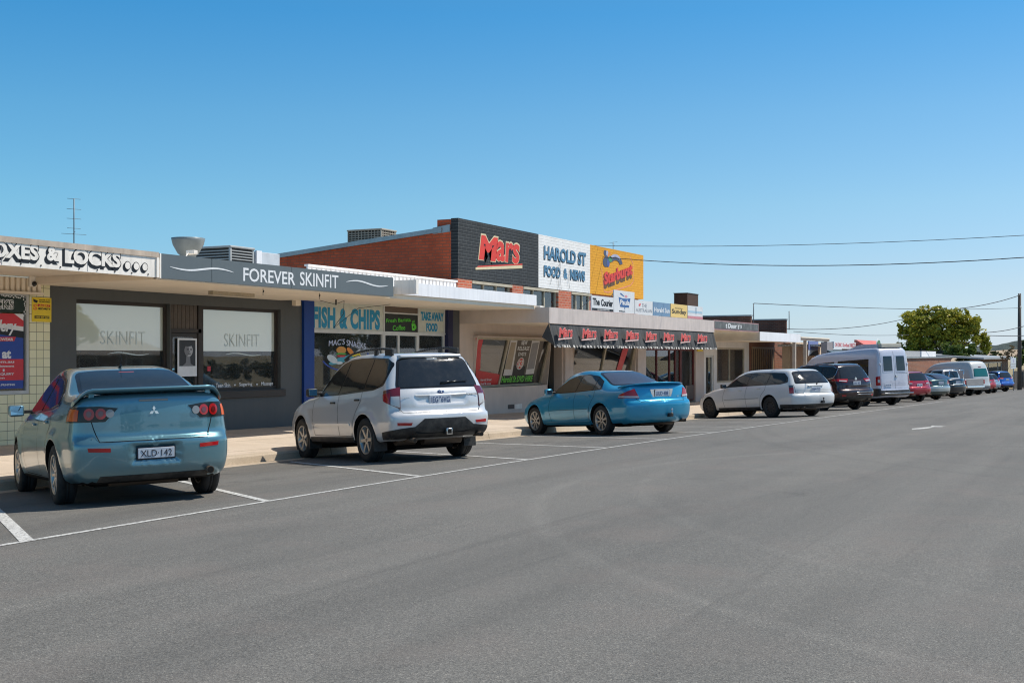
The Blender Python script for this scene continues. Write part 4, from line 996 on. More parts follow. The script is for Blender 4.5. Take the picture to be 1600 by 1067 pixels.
# white high roof van with twin rear doors
SV = dict(prof=[(-1.02, .38), (-1.06, .5), (-1.06, .62), (-1.03, .70), (-1.03, 1.0), (-1.02, 1.6), (-.98, 2.2), (-.90, 2.42), (-.5, 2.47), (.6, 2.45), (1.2, 2.43), (2.2, 2.40), (3.0, 2.30), (3.5, 2.05), (3.95, 1.55), (4.15, 1.25), (4.45, 1.08), (4.6, .85), (4.62, .5), (4.5, .3), (4.2, .27), (1.6, .28), (-.4, .3)],
          width=[(-.2, .85), (.3, .90), (.45, .955), (.7, .965), (1.1, .965), (1.3, .955), (1.7, .93), (2.1, .89), (2.35, .84), (2.5, .78), (3, .6)], wsm=9,
          belt=[(-1, 1.2), (5, 1.2)], bref=1.2, ptf=(3.2, .12), ptr=(.0, .03), wb=3.55, R=.345, rr=.21, cf=.35, cr=.07, pr=5, k=.09, ghr=.0, ghf=.02, zc=1.15, track=.84, sill=.33, flare=.02, wx=.35,
          sidewin=[([(-.45, 1.28), (-.45, 2.0), (1.35, 1.98), (1.35, 1.28)], GLASS_D), ([(1.55, 1.28), (1.55, 1.97), (2.65, 1.93), (2.65, 1.28)], GLASS_D), ([(2.85, 1.2), (2.85, 1.9), (3.3, 1.85), (3.85, 1.25)], GLASS_S)],
          ws=[(-.75, 1.35), (-.68, 2.02), (.68, 2.02), (.75, 1.35)], seams=[[(2.75, 2.0), (2.75, .5)], [(1.45, 2.0), (1.45, .5)], [(-.6, .95), (4.0, .95)]],
          rseams=[[(0, 2.3), (0, .72)], [(.76, 2.25), (.80, 1.2), (.80, .72)], [(-.76, 2.25), (-.80, 1.2), (-.80, .72)], [(-.80, .72), (.80, .72)], [(-.78, 1.35), (-.0, 1.35)]],
          handles=[], mirror=(3.75, 1.3, BLK))
def van():
    pm = carpaint('lilac_white_paint', (.62, .63, .72), .1, .4, .14); c = build_car('white_van', SV, pm, ('cap', STEELW), .8); axle(c)
    for s in (1, -1):
        c.patch('rear_window', [(s*.13, 1.46), (s*.64, 1.46), (s*.62, 2.08), (s*.13, 2.08)], 'rear', GLASS_D, .008, round_=.05)
        c.ribbon([[(s*.10, 1.43), (s*.67, 1.43), (s*.645, 2.11), (s*.10, 2.11), (s*.10, 1.43)]], 'rear', .03, pm, 'window_frame', .010)
        def w3(L): return [(x, s*y, z) for x, y, z in L]
        f = c.patch('tail_light', w3([(-.86, .95, .86), (-1.03, .86, .86), (-1.03, .86, 1.26), (-.86, .95, 1.22)]), 'wrap', RED, .012, .05)
        c.patch('clear_lens', w3([(-.94, .93, .98), (-1.02, .89, .98), (-1.02, .89, 1.1), (-.94, .93, 1.1)]), 'wrap', CLR, .018, .05, parent=f)
        b = MB(); b.box(-.02, .03, -.05, .05, -.04, .04, pm, .01); b.build('hinge', c.root, c.hit('rear', s*.80, 1.75, .01))
        c.patch('headlight', w3([(4.3, .80, .85), (4.5, .55, .80), (4.42, .55, 1.02), (4.25, .78, 1.08)]), 'wrap', CLR, .006)
    c.patch('lower_bumper', [(-.45, .95, .40), (-1.03, .6, .42), (-1.03, -.6, .42), (-.45, -.95, .40), (-.45, -.95, .74), (-1.03, -.85, .72), (-1.03, -.84, .64), (-1.03, .84, .64), (-1.03, .85, .72), (-.45, .95, .74)], 'wrap', BLK, .010, .06)
    b = MB(); b.box(-1.24, -1.04, -.86, .86, .47, .53, CHR, .01); b.box(-1.06, -.9, -.5, -.45, .45, .55, BLK); b.box(-1.06, -.9, .45, .5, .45, .55, BLK); b.build('rear_step', c.root)
    b = MB(); b.box(-.03, .01, -.06, .06, -.05, .05, CHR, .01); b.build('door_handle', c.root, c.hit('rear', -.08, 1.24, .01))
    p_ = c.hit('rear', .40, .86, .0); plate(c, p_.x-.012, .42, .86, .372, .134, 0, 'WXR·509', c.root, PLW, PLB)
    # roof air unit with a sloping nose
    b = MB(); b.prism([(-.72, 2.42), (-.72, 2.62), (.35, 2.64), (1.15, 2.42)], 'y', -.62, .62, pm); b.build('roof_pod', c.root)
    b = MB(); b.box(-.92, -.70, -.60, .60, 2.46, 2.63, paint('cream_plastic', (.60, .56, .46), .5), .02); b.build('roof_vent', c.root)
    return c
c = van(); rowplace(c, 'white_van', 1395, 9.45, 57, .9, label='tall lilac-white van with two rear doors, dark windows and a roof pod', cat='van')

def scaled(S, L=1, H=1, Wd=1, hat=None):
    T = dict(S); fz = lambda z: z*H if z > .5 else z; fx_ = lambda x: x*L
    T['prof'] = [(fx_(a), fz(b)) for a, b in S['prof']]; T['width'] = [(fz(a), b*Wd) for a, b in S['width']]; T['belt'] = [(fx_(a), fz(b)) for a, b in S['belt']]; T['bref'] = fz(S['bref'])
    T['wb'] = S['wb']*L; T['sidewin'] = [[(fx_(a), fz(b)) for a, b in (g[0] if isinstance(g, tuple) else g)] for g in S['sidewin']]; T['dlo'] = [(fx_(a), fz(b)) for a, b in S['dlo']]
    for k in ('ws', 'rw'): T[k] = [(a*Wd, fz(b)) for a, b in S[k]]
    T['seams'] = [[(fx_(a), fz(b)) for a, b in g] for g in S['seams']]; T['handles'] = [(fx_(a), fz(b), m) for a, b, m in S['handles']]; T['mirror'] = (fx_(S['mirror'][0])-.02, fz(S['mirror'][1])+.01, None)
    T['recess'] = []; T['track'] = S['track']*Wd; return T
WB = ((5, .05, .06, 0), ALLOY)
c = suvX('red_hatchback', carpaint('red_paint', (.42, .012, .035), .3, .3, .06), WB, SUVS(.86, 1.50, 2.6, R=.32, rr=.21), .6, (.86, 1.02), .45, '1BB 2QA', lower=carpaint('red_paint', (.42, .012, .035)))
rowplace(c, 'red_hatchback', 1437, 9.45, 57, label='crimson hatchback just behind the tall white van')
c = sedan3(carpaint('grey_green_paint', (.055, .09, .09), .6, .3, .08), WB, scaled(S3, .98, 1.0, .98), 'grey_green_sedan', .6, False, 'QKN·226')
c.patch('bumper_cover', [(-.7, .9, .44), (-1.1, .6, .44), (-1.1, -.6, .44), (-.7, -.9, .44), (-.7, -.9, .66), (-1.1, -.6, .70), (-1.1, .6, .70), (-.7, .9, .66)], 'wrap', carpaint('silver_bumper_paint', (.45, .50, .50), .4), .010, .06)
rowplace(c, 'grey_green_sedan', 1464, 9.45, 57, label='grey-green sedan with a pale silver rear bumper, between the crimson and black cars')
c = sedan3(carpaint('black_paint', (.012, .016, .022), .3, .25, .05), WB, scaled(S3, 1.0, 1.02, .98), 'black_sedan', .6, False, 'YTC·880')
b = MB(); b.box(-.015, .01, -.42, .42, -.03, .03, CHR, .01); b.build('tailgate_trim', c.root, c.hit('rear', 0, .78, .01))
rowplace(c, 'black_sedan', 1490, 9.45, 57, label='black sedan with a chrome strip across its boot')
# ute: cab plus tray with pale tailgate
SU = dict(prof=[(-1.05, .45), (-1.10, .60), (-1.10, 1.0), (-1.07, 1.06), (-.5, 1.07), (.35, 1.08), (.62, 1.12), (.72, 1.6), (.85, 1.72), (1.2, 1.75), (1.6, 1.72), (1.95, 1.5), (2.3, 1.2), (2.7, 1.1), (3.2, 1.05), (3.65, .95), (3.8, .75), (3.8, .5), (3.6, .35), (3.0, .33), (1, .34), (-.4, .38)],
          width=[(-.2, .8), (.35, .84), (.5, .88), (.8, .885), (1.05, .87), (1.12, .85), (1.3, .78), (1.6, .68), (1.75, .60), (3, .4)], belt=[(-1, 1.1), (4, 1.08)], bref=1.1, ptf=(2.6, .08), ptr=(.4, .01), wb=3.0, R=.36, rr=.21, cf=.3, cr=.03, pr=6, k=.06, track=.77, zc=.72, sill=.4,
          sidewin=[[(.85, 1.18), (.88, 1.6), (1.5, 1.6), (2.05, 1.18)]], dlo=[(.80, 1.14), (.83, 1.64), (1.52, 1.64), (2.15, 1.14)], ws=[(-.70, 1.28), (-.6, 1.64), (.6, 1.64), (.70, 1.28)], rw=[(-.6, 1.2), (-.55, 1.58), (.55, 1.58), (.6, 1.2)],
          seams=[[(.78, 1.1), (.78, .5)], [(2.1, 1.1), (2.15, .5)]], handles=[], mirror=(2.05, 1.2, BLK))
pm = carpaint('pale_grey_ute_paint', (.36, .37, .38), .4, .35, .15); c = build_car('grey_ute', SU, pm, ('cap', STEELW), .6); axle(c)
b = MB(); b.box(-1.13, -1.09, -.78, .78, .66, 1.06, paint('pale_tailgate', (.40, .38, .36), .5), .02); b.build('tailgate', c.root)
for s in (1, -1):
    b = MB(); b.box(-1.125, -1.09, s*.86-.05, s*.86+.04, .72, 1.0, RED, .01); b.build('tail_light', c.root)
    b = MB(); b.tube([Vector((.35, s*.70, 1.05)), Vector((.25, s*.66, 1.62)), Vector((.25, 0, 1.66))], .03, CHR, 8); b.build('sports_bar', c.root)
b = MB(); b.box(-1.2, -1.08, -.8, .8, .5, .62, CHR, .02); b.build('rear_bumper', c.root)
rowplace(c, 'grey_ute', 1516, 9.45, 57, label='pale grey ute with an open tray and sports bar, beside the rounded white van', cat='ute')
# rounded high van
SH = dict(SV); SH.update(prof=[(-1.02, .36), (-1.08, .5), (-1.08, .66), (-1.05, .8), (-1.04, 1.1), (-.98, 1.5), (-.86, 1.95), (-.70, 2.18), (-.4, 2.25), (.6, 2.28), (1.6, 2.26), (2.4, 2.16), (3.0, 1.85), (3.45, 1.35), (3.7, 1.0), (3.75, .6), (3.6, .3), (3.2, .27), (1.6, .28), (-.4, .3)],
    width=[(-.2, .8), (.3, .84), (.45, .93), (.7, .95), (1.1, .94), (1.3, .92), (1.7, .86), (2.1, .76), (2.3, .66), (3, .4)], wb=2.57, cr=.12, k=.12, ptf=(2.4, .1), zc=1.05,
    sidewin=[([(2.0, 1.15), (2.0, 1.75), (2.5, 1.72), (3.1, 1.15)], GLASS_S)], rw=[(-.66, 1.22), (-.58, 1.72), (.58, 1.72), (.66, 1.22)], rwm=shiny('teal_rear_glass', (.02, .14, .13), .05, .6), seams=[[(1.9, 1.8), (1.9, .5)], [(.5, 1.8), (.5, .5)]], rseams=[[(.78, 1.9), (.80, .5), (-.80, .5), (-.78, 1.9)]], mirror=(3.1, 1.2, BLK))
SH.pop('dlo', None)
pm = carpaint('white_van_paint', (.60, .60, .58), .05, .4, .1); c = build_car('rounded_van', SH, pm, ('cap', STEELW), .6); axle(c)
for s in (1, -1): c.patch('tail_light', [(-.85, s*.93, .72), (-1.04, s*.86, .72), (-1.03, s*.84, 1.10), (-.85, s*.92, 1.10)], 'wrap', RED, .012, .05)
b = MB(); b.box(-.02, .02, -.12, .12, -.02, .02, RED, .008); b.build('brake_light', c.root, c.hit('rear', 0, 1.85, .01))
c.patch('lower_bumper', [(-.5, .92, .36), (-1.03, .6, .38), (-1.03, -.6, .38), (-.5, -.92, .36), (-.5, -.92, .55), (-1.03, -.6, .58), (-1.03, .6, .58), (-.5, .92, .55)], 'wrap', paint('grey_plastic', (.22, .22, .22), .5), .010, .06)
p_ = c.hit('rear', 0, .80, 0); plate(c, p_.x-.012, 0, .80, .372, .134, 0, 'ZBF·317', c.root, PLW, PLB)
rowplace(c, 'rounded_van', 1529, 9.45, 57, .88, label='rounded white delivery van with one wide teal rear window', cat='van')
c = suvX('small_red_car', carpaint('bright_red_paint', (.50, .02, .03), .3, .3, .06), WB, SUVS(.84, 1.46, 2.5, R=.31, rr=.2, ws=.98), .5, (.86, 1.0), .5, '1CC 5TT', lower=carpaint('bright_red_paint', (.5, .02, .03)))
rowplace(c, 'small_red_car', 1545, 9.45, 57, label='small bright red hatchback beyond the rounded white van')
c = suvX('pale_blue_car', carpaint('pale_blue_paint', (.30, .42, .52), .4, .3, .06), WB, SUVS(.82, 1.44, 2.45, R=.30, rr=.2, ws=.96), .5, (.86, 1.0), .5, '1DD 8LK', lower=carpaint('pale_blue_paint', (.3, .42, .52)))
rowplace(c, 'pale_blue_car', 1553, 9.45, 57, label='small pale blue car almost hidden between the bright red and the blue ones')
c = suvX('blue_suv', carpaint('royal_blue_paint', (.01, .12, .50), .35, .28, .05), WB, SUVS(1.0, 1.66, 2.66, R=.35, rr=.23), .6, (1.0, 1.12), .42, '1HH 3WV')
rowplace(c, 'blue_suv', 1571, 9.45, 57, label='royal blue SUV, last of the parked row before the timber pole')
# ------------------------------------------------------------------ shops
WROOTS = []
def thing(name, loc, label, cat, group=None):
    o = empty(name, loc); tag(o, label, cat, group); WROOTS.append(o); return o
def holes_wall(mb, x0, x1, z0, z1, holes, y, d, m):
    xs = sorted(set([x0, x1]+[h[i] for h in holes for i in (0, 1) if x0 < h[i] < x1]))
    for a, b in zip(xs[:-1], xs[1:]):
        hs = sorted([(h[2], h[3]) for h in holes if h[0] <= a+1e-6 and h[1] >= b-1e-6]); z = z0
        for lo, hi in hs:
            if lo > z+1e-4: mb.box(a, b, y, y+d, z, lo, m)
            z = max(z, hi)
        if z < z1-1e-4: mb.box(a, b, y, y+d, z, z1, m)
def frame(mb, x0, x1, z0, z1, y, w, d, m, mull=(), trans=()):
    mb.box(x0, x1, y, y+d, z0, z0+w, m); mb.box(x0, x1, y, y+d, z1-w, z1, m)
    mb.box(x0, x0+w, y, y+d, z0+w, z1-w, m); mb.box(x1-w, x1, y, y+d, z0+w, z1-w, m)
    for x in mull: mb.box(x-w/2, x+w/2, y+.002, y+d-.002, z0+w, z1-w, m)
    for z in trans: mb.box(x0+w, x1-w, y+.004, y+d-.004, z-w/2, z+w/2, m)
GL = glass_pane('shop_glass'); GLC = glass_pane('clear_shop_glass', (.9, .95, .93), .05)
def win(root, x0, x1, z0, z1, y, fm, w=.05, d=.09, mull=(), trans=(), gm=None, name='window'):
    b = MB(); frame(b, x0, x1, z0, z1, y, w, d, fm, mull, trans); o = b.build(name, root)
    g = MB(); g.box(x0+w*.8, x1-w*.8, y+d*.45, y+d*.45+.006, z0+w*.8, z1-w*.8, gm or GL); g.build('pane', o); return o
def pbox(root, name, px0, px1, py0, py1, y, d, m, out=0, bev=0, **k):
    """a board on the plane y whose corners are read at picture columns px and rows py (rows read at its left end)"""
    x0, x1 = fX(px0, y), fX(px1, y); z1, z0 = fZ(px0, py0, y), fZ(px0, py1, y)
    b = MB(); b.box(x0, x1, y-out, y+d, z0, z1, m, bev); return b.build(name, root, **k), (x0, x1, z0, z1)
GREY = paint('slate_grey_render', (.105, .112, .112), .7, .12, 1.5, .3, 90, .3, .12)
CREAM = paint('cream_soffit', (.88, .77, .62), .7, .08, 1.2, .1, 50, .3, .08)
OFFW = paint('offwhite_fascia', (.93, .87, .79), .5, .08, 1.6, .1, 60, .35, .36)
WHT = paint('white_fascia', (.90, .90, .92), .5, .07, 1.2, .1, 60, .35, .24)
SLATE = paint('blue_grey_fascia', (.125, .148, .158), .45, .06, 1.0, .06, 60, .4, .06)
BROWNF = paint('dark_brown_frame', (.045, .036, .030), .5, .2)
ALUF = paint('aluminium_frame', (.55, .55, .53), .4, .1, 4, .05)
BLUE = paint('deep_blue_pillar', (.006, .045, .24), .45, .1)
NAVY = paint('navy_pillar', (.018, .022, .07), .5, .1)
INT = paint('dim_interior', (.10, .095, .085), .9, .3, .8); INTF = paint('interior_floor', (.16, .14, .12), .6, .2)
PINKR = paint('pinkish_render', (.66, .56, .49), .75, .1, 1.3, .25, 90, .3, .10)
PINKC = paint('pinkish_concrete_fascia', (.64, .56, .52), .65, .12, 2.4, .25, 60, .3, .28)
BRICKR = brick('orange_red_brick', (.60, .15, .07), (.48, .10, .05), (.50, .30, .22), 'xz')
BRICKS = brick('orange_red_brick_side', (.70, .125, .045), (.58, .095, .035), (.36, .12, .065), 'yz')
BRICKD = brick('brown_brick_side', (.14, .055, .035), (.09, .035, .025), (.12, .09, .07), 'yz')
BRKB = brick('black_painted_brick', (.020, .026, .031), (.027, .033, .038), (.10, .11, .115), 'xz', ms=.007, bw=.30, bh=.095, bmp=.5, var=.3)
BRKW = brick('white_painted_brick', (.88, .87, .85), (.85, .84, .82), (.70, .69, .67), 'xz', ms=.007, bw=.30, bh=.095, bmp=.5, var=.12)
BRKY = brick('yellow_painted_brick', (.80, .38, .025), (.76, .35, .02), (.62, .27, .02), 'xz', ms=.007, bw=.30, bh=.095, bmp=.5, var=.12)
GALV = paint('galvanised_steel', (.38, .40, .41), .38, .22, 2.5, .1, 40, .5, .2, .7)
TINR = corrugated('corrugated_roof', (.45, .45, .44), .076, 1, .4, .5)
L_BLK = paint('black_lettering', (.018, .020, .024), .5, .1); L_WHT = flat('white_lettering', (.80, .81, .82), .5)
L_RED = paint('red_lettering', (.72, .055, .035), .45, .12, 6); L_RED2 = flat('bright_red_panel', (.62, .02, .03), .4); L_CRM = flat('cream_outline', (.72, .60, .38), .5)
L_CYA = flat('cyan_lettering', (.0, .26, .46), .4); L_NAV = paint('slate_blue_lettering', (.10, .24, .38), .5, .3, 9); L_GRN = flat('lime_lettering', (.12, .62, .05), .4)
L_BLU = flat('royal_blue_panel', (.012, .05, .32), .4); L_YEL = flat('yellow_panel', (.85, .62, .02), .45); L_ORG = flat('orange_panel', (.75, .25, .03), .5)
MARK = flat('grey_shade', (.30, .31, .32), .5)
def shell(root, x0, x1, y1=21.5, zt=2.9, roofz=3.0, back=True):
    """room behind the shop front: floor, back wall, ceiling, side walls"""
    zb = gz((x0+x1)/2, YF)+.0
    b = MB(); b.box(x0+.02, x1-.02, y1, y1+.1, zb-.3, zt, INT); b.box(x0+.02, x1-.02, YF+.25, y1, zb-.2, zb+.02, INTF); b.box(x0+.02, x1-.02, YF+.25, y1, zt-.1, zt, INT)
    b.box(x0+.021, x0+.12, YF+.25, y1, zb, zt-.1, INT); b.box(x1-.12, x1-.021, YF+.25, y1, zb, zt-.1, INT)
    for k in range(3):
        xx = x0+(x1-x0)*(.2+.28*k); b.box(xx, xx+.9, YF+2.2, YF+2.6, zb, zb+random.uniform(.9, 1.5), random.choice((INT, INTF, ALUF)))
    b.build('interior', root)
def swoosh(root, x0, x1, z, y, h, m, up=1, parent=None):
    b = MB(); N = 24; top = []; bot = []
    for k in range(N+1):
        t = k/N; x = x0+(x1-x0)*t; zz = z+up*h*1.2*sin(t*2.1*pi*.95)*(.6); th = h*.42*(sin(pi*t)**.6)*(1 if t > .02 else 0)+.003
        top.append((x, zz+th)); bot.append((x, zz-th*.3))
    b.prism(top+bot[::-1], 'y', y-.005, y, m); return b.build('lettering', root)
def ell(cx, cz, rx, rz, n=20, a0=0, a1=2*pi, rot=0):
    o = []
    for k in range(n):
        a = a0+(a1-a0)*k/(n if a1-a0 > 6.2 else n-1); u, v = rx*cos(a), rz*sin(a); o.append((cx+u*cos(rot)-v*sin(rot), cz+u*sin(rot)+v*cos(rot)))
    return o
def pl(b, poly, y, m, th=.003): b.prism(poly, 'y', y-th, y, m)

# --- shop 1: tiled locksmith front
X1 = fX(78, YF)
YC = 14.2
r = thing('tiled_shop', (10, YF, gz(10, YF)), 'low shop with pale yellow wall tiles and fat black-shaded letters along its white fascia', 'shop building', 'row of single-storey shops')
tile, t, p = base('pale_yellow_tile', .25)
g_ = geoco(t); s_ = nn(t, 'ShaderNodeSeparateXYZ'); t.links.new(g_, s_.inputs[0]); cb = nn(t, 'ShaderNodeCombineXYZ'); t.links.new(s_.outputs[0], cb.inputs[0]); t.links.new(s_.outputs[2], cb.inputs[1])
bt = nn(t, 'ShaderNodeTexBrick'); t.links.new(cb.outputs[0], bt.inputs[0]); bt.offset = 0; bt.inputs['Scale'].default_value = 1; bt.inputs['Brick Width'].default_value = .155; bt.inputs['Row Height'].default_value = .155
bt.inputs['Mortar Size'].default_value = .005; bt.inputs['Color1'].default_value = (.78, .73, .46, 1); bt.inputs['Color2'].default_value = (.86, .81, .54, 1); bt.inputs['Mortar'].default_value = (.26, .25, .16, 1)
t.links.new(bt.outputs['Color'], p.inputs['Base Color']); t.links.new(bump(t, bt.outputs['Fac'], -.5, .004), p.inputs['Normal'])
wx0, wx1 = 11.2, fX(47, YF); wz1, wz0 = fZ(20, 456, YF), fZ(20, 616, YF)
b = MB(); holes_wall(b, 2, X1, -.4, 2.75, [(wx0, wx1, wz0, wz1), (8.2, 9.2, -.4, 2.1)], YF, .25, tile); b.build('wall', r)
w_ = win(r, wx0, wx1, wz0, wz1, YF+.02, ALUF, .06)
b = MB(); b.box(8.2, 9.2, YF+.1, YF+.14, -.1, 2.1, BROWNF); b.build('door', r)
# corrugated blind box over the window
b = MB(); bx0, bx1 = 11, fX(67, YF-.12); bz0, bz1 = fZ(40, 456, YF-.12), 2.79
b.box(bx0, bx1, YF-.14, YF-.002, bz0-.04, bz0, CREAM); b.box(bx0, bx1, YF-.06, YF-.003, bz0, bz1, CREAM)
k = bx0
while k < bx1-.07: b.box(k, k+.07, YF-.10, YF-.06, bz0+.002, bz1, CREAM, .012); k += .115
b.build('blind_box', r)
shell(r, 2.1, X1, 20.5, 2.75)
xa, xb = 5.0, fX(247, YC); za, zb = fZ(200, 427, YC)-.03, fZ(200, 386.5, YC); zb = fZ(246, 395.2, YC); za = fZ(246, 433.7, YC)
b = MB(); b.box(xa, xb, YC, YC+.06, za, zb, OFFW); b.build('fascia', r)
b = MB(); b.box(xa, xb, YC-.02, YC+.08, zb-.075, zb+.01, paint('rusty_flashing', (.55, .45, .36), .6, .25, 3, .2, 60, .3, .35)); b.box(xb-.055, xb-.005, YC-.03, YC+.02, za, zb-.08, OFFW)
x = 11.3
for x in (11.93, 13.5): b.box(x, x+.008, YC-.004, YC-.001, za+.01, zb-.08, MARK)
for k in range(9): b.cyl((11.9+k*.36, YC-.01, za+.04), (11.9+k*.36, YC, za+.04), .012, .012, 8, BROWNF)
b.build('fascia_trim', r)
b = MB(); b.box(xa, xb-.01, YC+.06, YF, za+.10, zb-.12, CREAM); b.build('canopy', r)
def shadowtext(s, x0, x1, z0, z1, y, root, dx=-.03, dz=-.035, out=.018, **k):
    TXT(s, x0+dx-out, x1+dx+out, z0+dz-out, z1+dz+out*.6, y, L_BLK, root, ext=.001, off=.06, **k)
    TXT(s, x0-out, x1+out, z0-out, z1+out, y-.002, L_BLK, root, ext=.001, off=.06, **k)
    TXT(s, x0, x1, z0, z1, y-.004, OFFW, root, ext=.001, off=.045, **k)
PL = lambda px, py, y=YC: (fX(px, y), fZ(px, py, y))
a0 = PL(2, 407); a1 = PL(60, 377)
shadowtext('OXES', fX(-14, YC), fX(60, YC), fZ(30, 405, YC), fZ(30, 380, YC), YC-.002, r)
shadowtext('&', fX(73, YC), fX(91, YC), fZ(82, 408, YC), fZ(82, 386, YC), YC-.002, r)
shadowtext('LOCKS', fX(101, YC), fX(188, YC), fZ(145, 415, YC), fZ(145, 391, YC), YC-.002, r)
b = MB()
for px in (199, 212.5, 226):
    x, z = fX(px, YC), fZ(px, 415+(px-199)*.09, YC)
    pl(b, ell(x-.03, z-.03, .07, .07), YC-.001, L_BLK); pl(b, ell(x, z, .07, .07), YC-.004, L_BLK); pl(b, ell(x, z, .057, .057), YC-.007, OFFW)
b.build('lettering', r)
# posters in the window
wy = YF+.05
po = thing('workwear_poster', (fX(10, wy), wy, 1), 'blue, red and white poster inside the tiled shop window', 'poster')
x0, x1 = 12.5, fX(35.5, wy); z0, z1 = fZ(18, 607, wy), fZ(18, 490, wy)
b = MB(); b.box(x0, x1, wy-.014, wy-.004, z0, z1, L_BLU); b.build('backing', po)
b = MB(); zr0, zr1 = fZ(18, 594, wy), fZ(18, 561, wy); b.box(x0, x1, wy-.018, wy-.0145, zr0, zr1, L_RED2)
pl(b, [(x0, z1), (x1, z1), (x1, z1-.30), (x0, z1-.04)], wy-.0145, L_WHT); pl(b, [(x0, z1), (x1-.2, z1), (x1, z1-.12), (x1, z1-.22), (x0, z1-.02)], wy-.0178, L_RED2); pl(b, [(x0, z1-.1), (x1, z1-.30), (x1, z1-.42), (x0, z1-.13)], wy-.0145, L_BLK)
pl(b, [(x0, .05*0+fZ(18, 532, wy)), (fX(24, wy), fZ(18, 526, wy)), (fX(21, wy), fZ(18, 533, wy)), (x0, fZ(18, 537, wy))], wy-.0145, L_RED2)
b.build('printed_bands', po)
TXT('dery', x1-.62, x1-.20, fZ(18, 524, wy), fZ(18, 500, wy), wy-.019, L_WHT, po, off=.03, shear=.25); TXT('WORKWEAR', x1-.75, x1-.22, fZ(18, 532.5, wy), fZ(18, 528, wy), wy-.0185, L_WHT, po, off=.02)
TXT('s at', x1-.60, x1-.26, fZ(18, 560, wy), fZ(18, 547, wy), wy-.0145, L_WHT, po, off=.04)
for i, s in enumerate(('ery.com.au', 'ttle Appointment', '5911', 'D OR ENQUIRY', 'pond.com')):
    zz = zr1-.035-i*(zr1-zr0-.03)/5; TXT(s, x1-.86, x1-.2-(.0 if len(s) > 9 else .2), zz-.045, zz, wy-.0185, L_WHT, po, off=.02)
TXT('ROIDERY & PRINTING', x1-.8, x1-.18, z0+.05, z0+.085, wy-.0145, L_WHT, po, off=.015)
sg = thing('keys_sign', (fX(12, wy), wy, 2), 'white-outlined lettering sign on dark green at the top of the tiled shop window', 'sign')
b = MB(); b.box(12.3, fX(43, wy), wy-.012, wy-.002, fZ(20, 488, wy), fZ(20, 457, wy)-.03, paint('dark_green_board', (.015, .035, .028), .5)); b.build('backing', sg)
TXT('CKS', fX(-10, wy), fX(21, wy), fZ(18, 484, wy), fZ(18, 468, wy), wy-.013, L_WHT, sg, off=.06); TXT('CKS', fX(-10, wy)+.01, fX(21, wy)-.01, fZ(18, 484, wy)+.012, fZ(18, 468, wy)-.012, wy-.018, paint('dark_green_board', (.015, .035, .028), .5), sg, off=-.01)
b = MB()
for k in range(26):
    x = fX(43, wy)-.03-k*.035 if k < 16 else fX(43, wy)-.04-random.uniform(0, .06); z = fZ(20, 457, wy)-.07+random.uniform(-.02, .02) if k < 16 else fZ(20, 457, wy)-.08-(k-16)*.035
    pl(b, ell(x, z, .014, .014, 8), wy-.0125, L_WHT)
b.build('garland', sg)
ys = thing('security_sign', (fX(64, YF), YF, 1.8), 'yellow security notice on the tiled pier', 'sign')
x0, x1 = fX(49.5, YF), fX(79.5, YF)-.0; z1, z0 = fZ(64, 465, YF), fZ(64, 503, YF)
b = MB(); b.box(x0, x1, YF-.014, YF-.002, z0, z1, L_YEL, .003); b.build('board', ys)
b = MB(); h = z1-z0; b.box(x0+.12, x1-.03, YF-.017, YF-.0145, z1-h*.38, z1-h*.27, L_RED2); b.box(x0+.05, x1-.05, YF-.017, YF-.0145, z0+h*.14, z0+h*.25, L_BLK)
pl(b, [(x0+.02, z1-.03), (x0+.12, z1-.06), (x0+.10, z1-.10), (x0+.03, z1-.08)], YF-.0145, L_BLK); b.build('printed_bands', ys)
TXT('S', x0+.02, x0+.11, z1-h*.52, z1-h*.28, YF-.0145, L_ORG, ys, off=.04); TXT('ALERT', x0+.14, x1-.04, z1-h*.37, z1-h*.29, YF-.018, L_YEL, ys, off=.02); TXT('SECURITY', x0+.13, x1-.02, z1-h*.50, z1-h*.42, YF-.0145, L_BLK, ys, off=.03)
TXT('24 HOUR ALARM', x0+.15, x1-.03, z1-h*.12, z1-h*.08, YF-.0145, L_BLK, ys); TXT('MONITORED', x0+.15, x1-.03, z1-h*.20, z1-h*.15, YF-.0145, L_BLK, ys); TXT('1800 809 529', x0+.07, x1-.07, z0+h*.16, z0+h*.23, YF-.018, L_YEL, ys, off=.02)
cm = thing('dome_camera', (fX(53, YF-.16), YF-.16, 2.6), 'white dome security camera above the tiled pier', 'camera')
b = MB(); xx, zz = fX(53, YF-.16), fZ(53, 440, YF-.16); b.box(xx-.07, xx+.07, YF-.16, YF-.10, zz-.09, zz+.10, OFFW, .02); b.build('housing', cm); b = MB(); b.sphere((xx, YF-.17, zz-.04), .045, BLKG, 12); b.build('lens', cm)

# --- shop 2: slate grey beauty clinic
X2 = fX(472, YF)
r = thing('grey_shop', (18, YF, gz(18, YF)), 'slate grey shopfront with two brown-framed windows and half-drawn pale blinds', 'shop building', 'row of single-storey shops')
lw = (fX(124, YF)-.06, fX(263, YF)+.06, fZ(323, 612, YF), fZ(323, 480.2, YF)+.03); dr = (fX(267, YF), fX(320.5, YF), -.2, lw[3]); rw_ = (fX(322, YF)-.04, fX(437, YF)+.05, lw[2], lw[3])
b = MB(); holes_wall(b, X1, X2, -.4, 2.70, [lw, (dr[0], dr[1], -.4, dr[3]), rw_], YF+.01, .25, GREY); b.build('wall', r)
b = MB(); b.box(X1-.05, X1-.001, YF+.02, YF+.2, -.3, 2.7, GREY); b.build('wall_edge', r)
win(r, *lw, YF+.10, BROWNF, .07, .10); win(r, *rw_, YF+.10, BROWNF, .07, .10)
